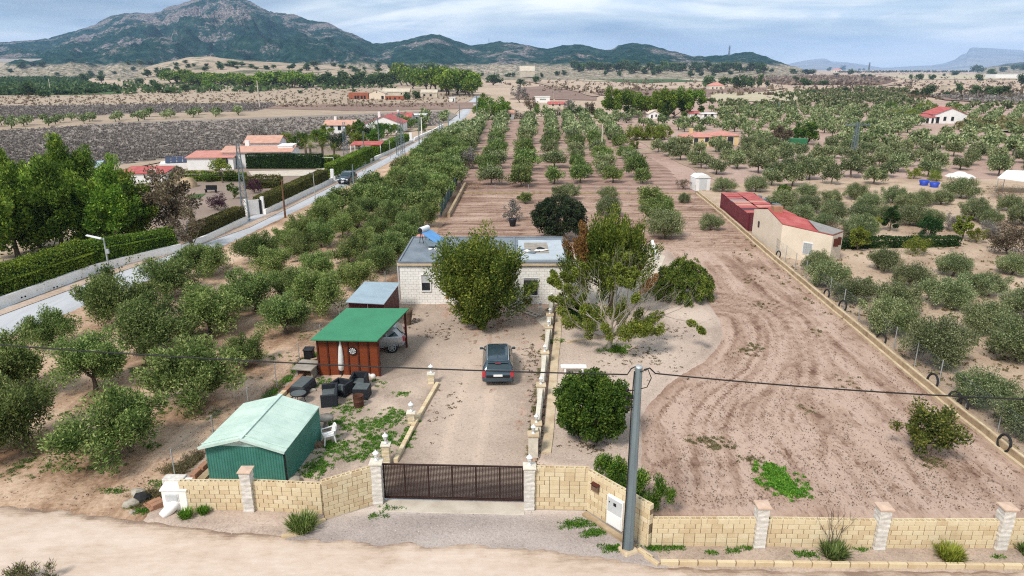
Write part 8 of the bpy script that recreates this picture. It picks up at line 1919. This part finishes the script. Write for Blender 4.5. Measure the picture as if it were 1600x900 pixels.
# far single trees, in picture order from the left
far_t = [(45, 151, 22, 28), (70, 152, 10, 18), (124, 146, 10, 14), (131, 128, 14, 15), (142, 120, 9, 10), (158, 129, 11, 11), (159, 118, 8, 9), (179, 116, 5, 7), (219, 133, 11, 15), (232, 121, 12, 14), (247, 146, 16, 12), (239, 134, 10, 12), (256, 123, 16, 18), (245, 114, 8, 8), (291, 144, 12, 15), (208, 110, 6, 8), (276, 103, 6, 8), (34, 106, 10, 14), (67, 104, 9, 10), (52, 103, 6, 8), (345, 109, 10, 12), (323, 104, 5, 7), (365, 104, 8, 30), (16, 113, 6, 8), (200, 101, 5, 7), (221, 101, 6, 10), (234, 100, 6, 10), (290, 99, 5, 8),
         (392, 146, 6, 7), (553, 144, 5, 7), (637, 156, 12, 12), (650, 155, 14, 14), (480, 110, 9, 12), (470, 113, 6, 10), (456, 108, 6, 8), (416, 108, 5, 8), (491, 104, 8, 12), (555, 113, 8, 12), (535, 107, 6, 12), (590, 106, 6, 10), (753, 119, 5, 6), (770, 133, 16, 26),
         (838, 131, 12, 11), (814, 133, 9, 15), (870, 118, 7, 9), (881, 117, 7, 9), (803, 120, 7, 6), (846, 121, 7, 6), (946, 118, 7, 8), (968, 119, 9, 8), (1020, 117, 8, 9), (1078, 121, 11, 11), (1096, 119, 7, 8), (1115, 119, 6, 8), (1108, 136, 18, 20), (1133, 135, 14, 20), (1150, 137, 18, 20), (1162, 136, 18, 20), (1174, 137, 16, 18), (1186, 137, 20, 10), (1198, 136, 10, 9),
         (1243, 130, 10, 12), (1257, 134, 12, 20), (1286, 134, 8, 14), (1240, 115, 7, 12), (1261, 116, 8, 24), (1296, 111, 6, 8), (1317, 110, 7, 9), (1328, 117, 9, 11), (1349, 121, 5, 9), (1360, 121, 5, 9), (1343, 110, 3, 5), (1350, 110, 3, 5), (1307, 118, 4, 9), (1422, 124, 8, 6), (1435, 126, 10, 12), (1457, 125, 9, 11), (1451, 151, 18, 22), (1428, 151, 10, 14), (1498, 145, 14, 12), (1475, 119, 4, 5), (1490, 118, 6, 12), (1495, 117, 7, 8), (1528, 113, 11, 20), (1547, 120, 12, 13), (1528, 127, 12, 12), (1595, 132, 16, 18), (1524, 150, 16, 20), (1540, 150, 14, 16), (1555, 151, 16, 18), (1570, 151, 16, 18), (1220, 146, 4, 8), (1320, 146, 10, 12), (1480, 150, 6, 14), (1568, 112, 8, 12), (1585, 110, 8, 12), (1597, 110, 9, 12), (1270, 146, 5, 16), (795, 120, 6, 12), (1140, 116, 6, 10), (1060, 112, 8, 10), (1165, 112, 6, 8), (1185, 115, 7, 9), (1205, 113, 6, 8), (90, 118, 5, 7), (185, 146, 5, 10), (308, 128, 4, 6), (420, 132, 4, 6), (470, 146, 5, 8)]
fk = [tree_kind(500 + i, 'far_leaf', 1, .5, .45, .52, 900, .13, .08, ncl=16, cr=.42, trunk=(.05, .3), lo=-.9, lobes=.25) for i in range(4)]
fc_ = {}
far_t.sort()
for i, (u, v, h_, w_) in enumerate(far_t):
    p = G2(u, v); zz = p.y; h = h_ / FPX * zz * 1.02; w = w_ / FPX * zz
    where = 'left of the road' if u < 745 else ('on the right-hand plain' if u > 1200 else 'on the middle plain')
    fc_[where] = fc_.get(where, 0) + 1; t = T('field_tree', f'far dark tree in the open fields {where}, {ORD[fc_[where] - 1]} from the left', 'tree', (p.x, p.y, p.z), i, f'far single trees {where}'); t.scale = (w, w, h)
    link('trunk', fk[i % 4][0], t); link('crown', fk[i % 4][1], t)
# belts of pine seen as rows
def belt(px0, px1, n, h_, w_, jit, label, group, mat='far_leaf', seed=0, jv=2):
    rg = random.Random(seed)
    for i in range(n):
        k = (i + rg.random()) / n; u = px0[0] + (px1[0] - px0[0]) * k; v = px0[1] + (px1[1] - px0[1]) * k + rg.uniform(-jv, jv)
        p = G2(u, v); zz = p.y; s_ = rg.uniform(.75, 1.2); h = h_ * s_ / FPX * zz; w = w_ * s_ * rg.uniform(.9, 1.2) / FPX * zz
        t = T('pine_tree', f'{label}, {ORD[i]} from the left', 'pine tree', (p.x, p.y, p.z), i, group); t.scale = (w, w, h); kt = belts_k[mat][rg.randrange(3)]; link('trunk', kt[0], t); link('crown', kt[1], t)
belts_k = {'far_leaf': fk, 'pine_leaf': [tree_kind(520 + i, 'pine_leaf', 1, .5, .36, .62, 1300, .11, .07, ncl=20, cr=.36, trunk=(.04, .4), lo=-.7, lobes=.25) for i in range(3)]}
belt((265, 128), (400, 135), 20, 16, 26, 0, 'bright umbrella pine of the long row left of the farm', 'umbrella pines left of the old farm', 'pine_leaf', 1, 3)
belt((280, 126), (330, 140), 8, 13, 20, 0, 'small umbrella pine at the left tip of the long row', 'umbrella pines left of the old farm', 'pine_leaf', 9, 3)
belt((400, 136), (490, 136), 14, 20, 26, 0, 'big umbrella pine in the right half of the long row', 'umbrella pines left of the old farm', 'pine_leaf', 2, 2)
belt((500, 135), (620, 134), 15, 19, 18, 0, 'dark pine in the row directly behind the old farm', 'pines behind the old farm', 'far_leaf', 3, 3)
belt((620, 132), (745, 150), 16, 30, 32, 0, 'large pine of the grove between the farm and the road', 'pine grove between farm and road', 'pine_leaf', 4, 4)
belt((625, 118), (740, 128), 16, 17, 22, 0, 'pine at the back of the grove between farm and road', 'back pines of the grove', 'far_leaf', 5, 4)
belt((690, 148), (735, 149), 5, 30, 30, 0, 'front pine of the grove end at the road', 'pine grove between farm and road', 'pine_leaf', 6, 2)
belt((895, 112), (1200, 110), 34, 13, 15, 0, 'dark pine of the far wood below the right hills', 'pines below the right hills', 'far_leaf', 7, 4)
belt((260, 106), (620, 108), 26, 6, 9, 0, 'tiny dark shrub-like tree on the slope foot', 'small trees on the slope foot', 'far_leaf', 8, 5)
# scattered scrub on the pale fields and rows in the orchards/vineyards: too many to count
def scatter(name, px, n, s0, s1, mat, label, seed, ntri=10, rows=None, flat=.7, yb=None):
    P_ = [P2(*q) for q in px]; a = np.array(P_); rg = np.random.default_rng(seed); x0, y0 = a.min(0); x1, y1 = a.max(0); X = []; 
    while sum(len(q) for q in X) < n:
        # even in the picture rather than on the ground: more scrub where it is near
        us = rg.uniform(min(q[0] for q in px), max(q[0] for q in px), n); vs_ = rg.uniform(min(q[1] for q in px), max(q[1] for q in px), n)
        x = (us - 800) / FPX; y = (vs_ - 450) / FPX; k = CAM_H / (_s + y * _c); gx, gy = x * k, k * (_c - y * _s)
        if rows: gy = np.round((gy - gx * rows[1]) / rows[0]) * rows[0] + gx * rows[1] + rg.normal(0, rows[0] * .08, n)
        ins = sdist(gx, gy, P_) > 0; X.append(np.stack([gx[ins], gy[ins]], -1))
        if len(X) > 12: break
    X = np.concatenate(X)[:n]; m_ = len(X); sc = rg.uniform(s0, s1, m_); i = np.repeat(np.arange(m_), ntri); q = len(i)
    C = np.stack([X[i, 0], X[i, 1], np.zeros(q)], -1) + rg.normal(size=(q, 3)) * sc[i, None] * np.array([.36, .36, .22]) + np.array([0, 0, .3]) * sc[i, None]
    C[:, 2] = np.maximum(C[:, 2], .02)
    d = unit(rg.normal(size=(q, 3)) + np.array([0, 0, .5])); e = unit(np.cross(d, rg.normal(size=(q, 3)))); l = sc[i, None] * .38
    V = np.stack([C - d * l, C + e * l * .6, C + d * l, C - e * l * .6], 1).reshape(-1, 3); V[:, 2] = np.maximum(V[:, 2], -.05)
    me = fast_mesh(name, V, np.arange(4 * q).reshape(q, 4), M[mat], attr=np.clip(rg.normal(.45, .22, q), 0, 1)); return tag(link(name, me), kind='stuff', label=label)
scatter('vineyard_bushes', [(-60, 208), (180, 194), (400, 187), (560, 182), (700, 174), (690, 195), (560, 212), (440, 226), (300, 243), (150, 262), (-60, 290)], 11000, .3, .75, 'vine_twig', 'rows of grey leafless vines', 1, 9, rows=(3.2, .35))
scatter('vineyard_bushes', [(-60, 168), (230, 164), (430, 162), (430, 166), (400, 174), (200, 178), (-60, 192)], 3500, .6, 1.4, 'vine_twig', 'far grey vineyard rows', 2, 7, rows=(5, .3))
scatter('scrub', [(0, 150), (560, 138), (740, 150), (700, 168), (400, 168), (0, 165)], 1400, .5, 1.5, 'brown_leaf', 'low brown scrub dotted on the pale fields', 3, 8)
scatter('scrub', [(170, 104), (600, 106), (620, 138), (200, 148), (190, 130)], 900, 2, 6, 'far_leaf', 'scattered dark scrub on the slope foot', 4, 8)
scatter('scrub', [(760, 112), (1240, 112), (1230, 150), (900, 150), (760, 130)], 700, 1.2, 4, 'brown_leaf', 'low scrub on the far middle plain', 5, 8)
scatter('scrub', [(1200, 113), (1600, 112), (1600, 160), (1250, 150)], 800, 1.2, 4, 'brown_leaf', 'low scrub on the far right plain', 6, 8)
scatter('orchard_rows', [(1135, 121), (1340, 119), (1395, 126), (1365, 133), (1235, 133)], 900, 4, 7, 'almond_leaf', 'far rows of reddish almond trees', 7, 8, rows=(26, .2))
scatter('orchard_rows', [(0, 104), (90, 103), (140, 108), (160, 118), (120, 128), (190, 142), (120, 148), (0, 149)], 3600, 3.0, 5.5, 'far_leaf', 'dense far green orchard on the left', 8, 9, rows=(7, .2))
scatter('orchard_rows', [(1310, 112), (1560, 111), (1560, 113), (1310, 114)], 300, 6, 12, 'dark_leaf', 'dark line of far scrub on the horizon', 9, 8)
scatter('scrub', [(1450, 150), (1600, 147), (1600, 163), (1500, 158)], 900, 1.0, 2.5, 'grey_twig', 'brown vine rows at the right', 10, 8, rows=(5, .1))
scatter('scrub', [(1110, 380), (1340, 300), (1600, 290), (1600, 720), (1500, 620)], 700, .10, .35, 'dry_grass', 'dry tufts on the soil of the right gardens', 11, 10)
scatter('scrub', [(1490, 188), (1600, 186), (1600, 206), (1500, 204)], 700, .8, 2.0, 'dry_grass', 'dry straw-coloured scrub beside the white cottage', 12, 8)

leafmat('clod', (.10, .065, .045), (.20, .135, .10), (.42, .33, .26), 0, .9)
leafmat('pebble', (.14, .115, .095), (.34, .29, .25), (.66, .60, .53), 0, .9)
scatter('soil_clods', [(1010, 790), (1005, 660), (1130, 560), (1130, 500), (1000, 380), (740, 320), (720, 306), (1088, 306), (1590, 735), (1600, 800)], 17000, .05, .15, 'clod', 'small dark clods strewn over the ploughed plot', 21, 1)
scatter('soil_clods', [(0, 780), (225, 805), (470, 565), (610, 440), (560, 420), (200, 480), (0, 540)], 6500, .05, .15, 'clod', 'clods and litter on the soil under the left olives', 22, 1)
scatter('soil_clods', [(1110, 320), (1340, 300), (1600, 300), (1600, 720)], 4000, .07, .22, 'clod', 'clods on the soil of the right orchard', 23, 1)
scatter('pebbles', [(610, 776), (690, 590), (860, 480), (820, 776)], 5200, .03, .09, 'pebble', 'loose stones on the gravel drive', 24, 1)
scatter('pebbles', [(480, 845), (600, 800), (830, 795), (985, 860), (1000, 878), (760, 850)], 4200, .03, .08, 'pebble', 'loose stones on the gravel apron', 25, 1)
scatter('pebbles', [(330, 760), (585, 735), (650, 655), (684, 595), (500, 600)], 3600, .03, .09, 'pebble', 'loose stones in the garden yard', 26, 1)
scatter('pebbles', [(1020, 862), (1600, 864), (1600, 886), (1040, 880)], 2200, .03, .09, 'pebble', 'loose stones on the verge', 27, 1)
scatter('pebbles', [(0, 786), (230, 808), (460, 836), (1000, 876), (1000, 886), (400, 850), (0, 812)], 1500, .025, .07, 'pebble', 'stones along the edge of the dirt road', 28, 1)
g_ = scatter('pebbles', [(850, 720), (868, 520), (1100, 480), (1120, 530), (1000, 640), (1000, 720)], 3800, .03, .08, 'pebble', 'loose stones on the gravel yard', 29, 1); g_.location.z = .11

# ------------------------------------------------------------------ haze: one closed box of thin air round everything near and far
hm = bpy.data.materials.new('haze'); hm.use_nodes = True; hn = hm.node_tree; hn.nodes.clear()
pv = hn.nodes.new('ShaderNodeVolumePrincipled'); pv.inputs['Color'].default_value = (.40, .62, 1.0, 1); pv.inputs['Density'].default_value = 6.5e-5; pv.inputs['Anisotropy'].default_value = 0.0
ho = hn.nodes.new('ShaderNodeOutputMaterial'); hn.links.new(pv.outputs[0], ho.inputs['Volume'])
mb = MB(); X0, X1, Y0, Y1, Z0, Z1 = -24000, 24000, -500, 18500, -12, 600
mb.add([(X0, Y0, Z0), (X1, Y0, Z0), (X1, Y1, Z0), (X0, Y1, Z0), (X0, Y0, Z1), (X1, Y0, Z1), (X1, Y1, Z1), (X0, Y1, Z1)], [(3, 2, 1, 0), (4, 5, 6, 7), (0, 1, 5, 4), (1, 2, 6, 5), (2, 3, 7, 6), (3, 0, 4, 7)])
hz_o = mb.build('haze', None); hz_o.data.materials.append(hm); hz_o['kind'] = 'stuff'
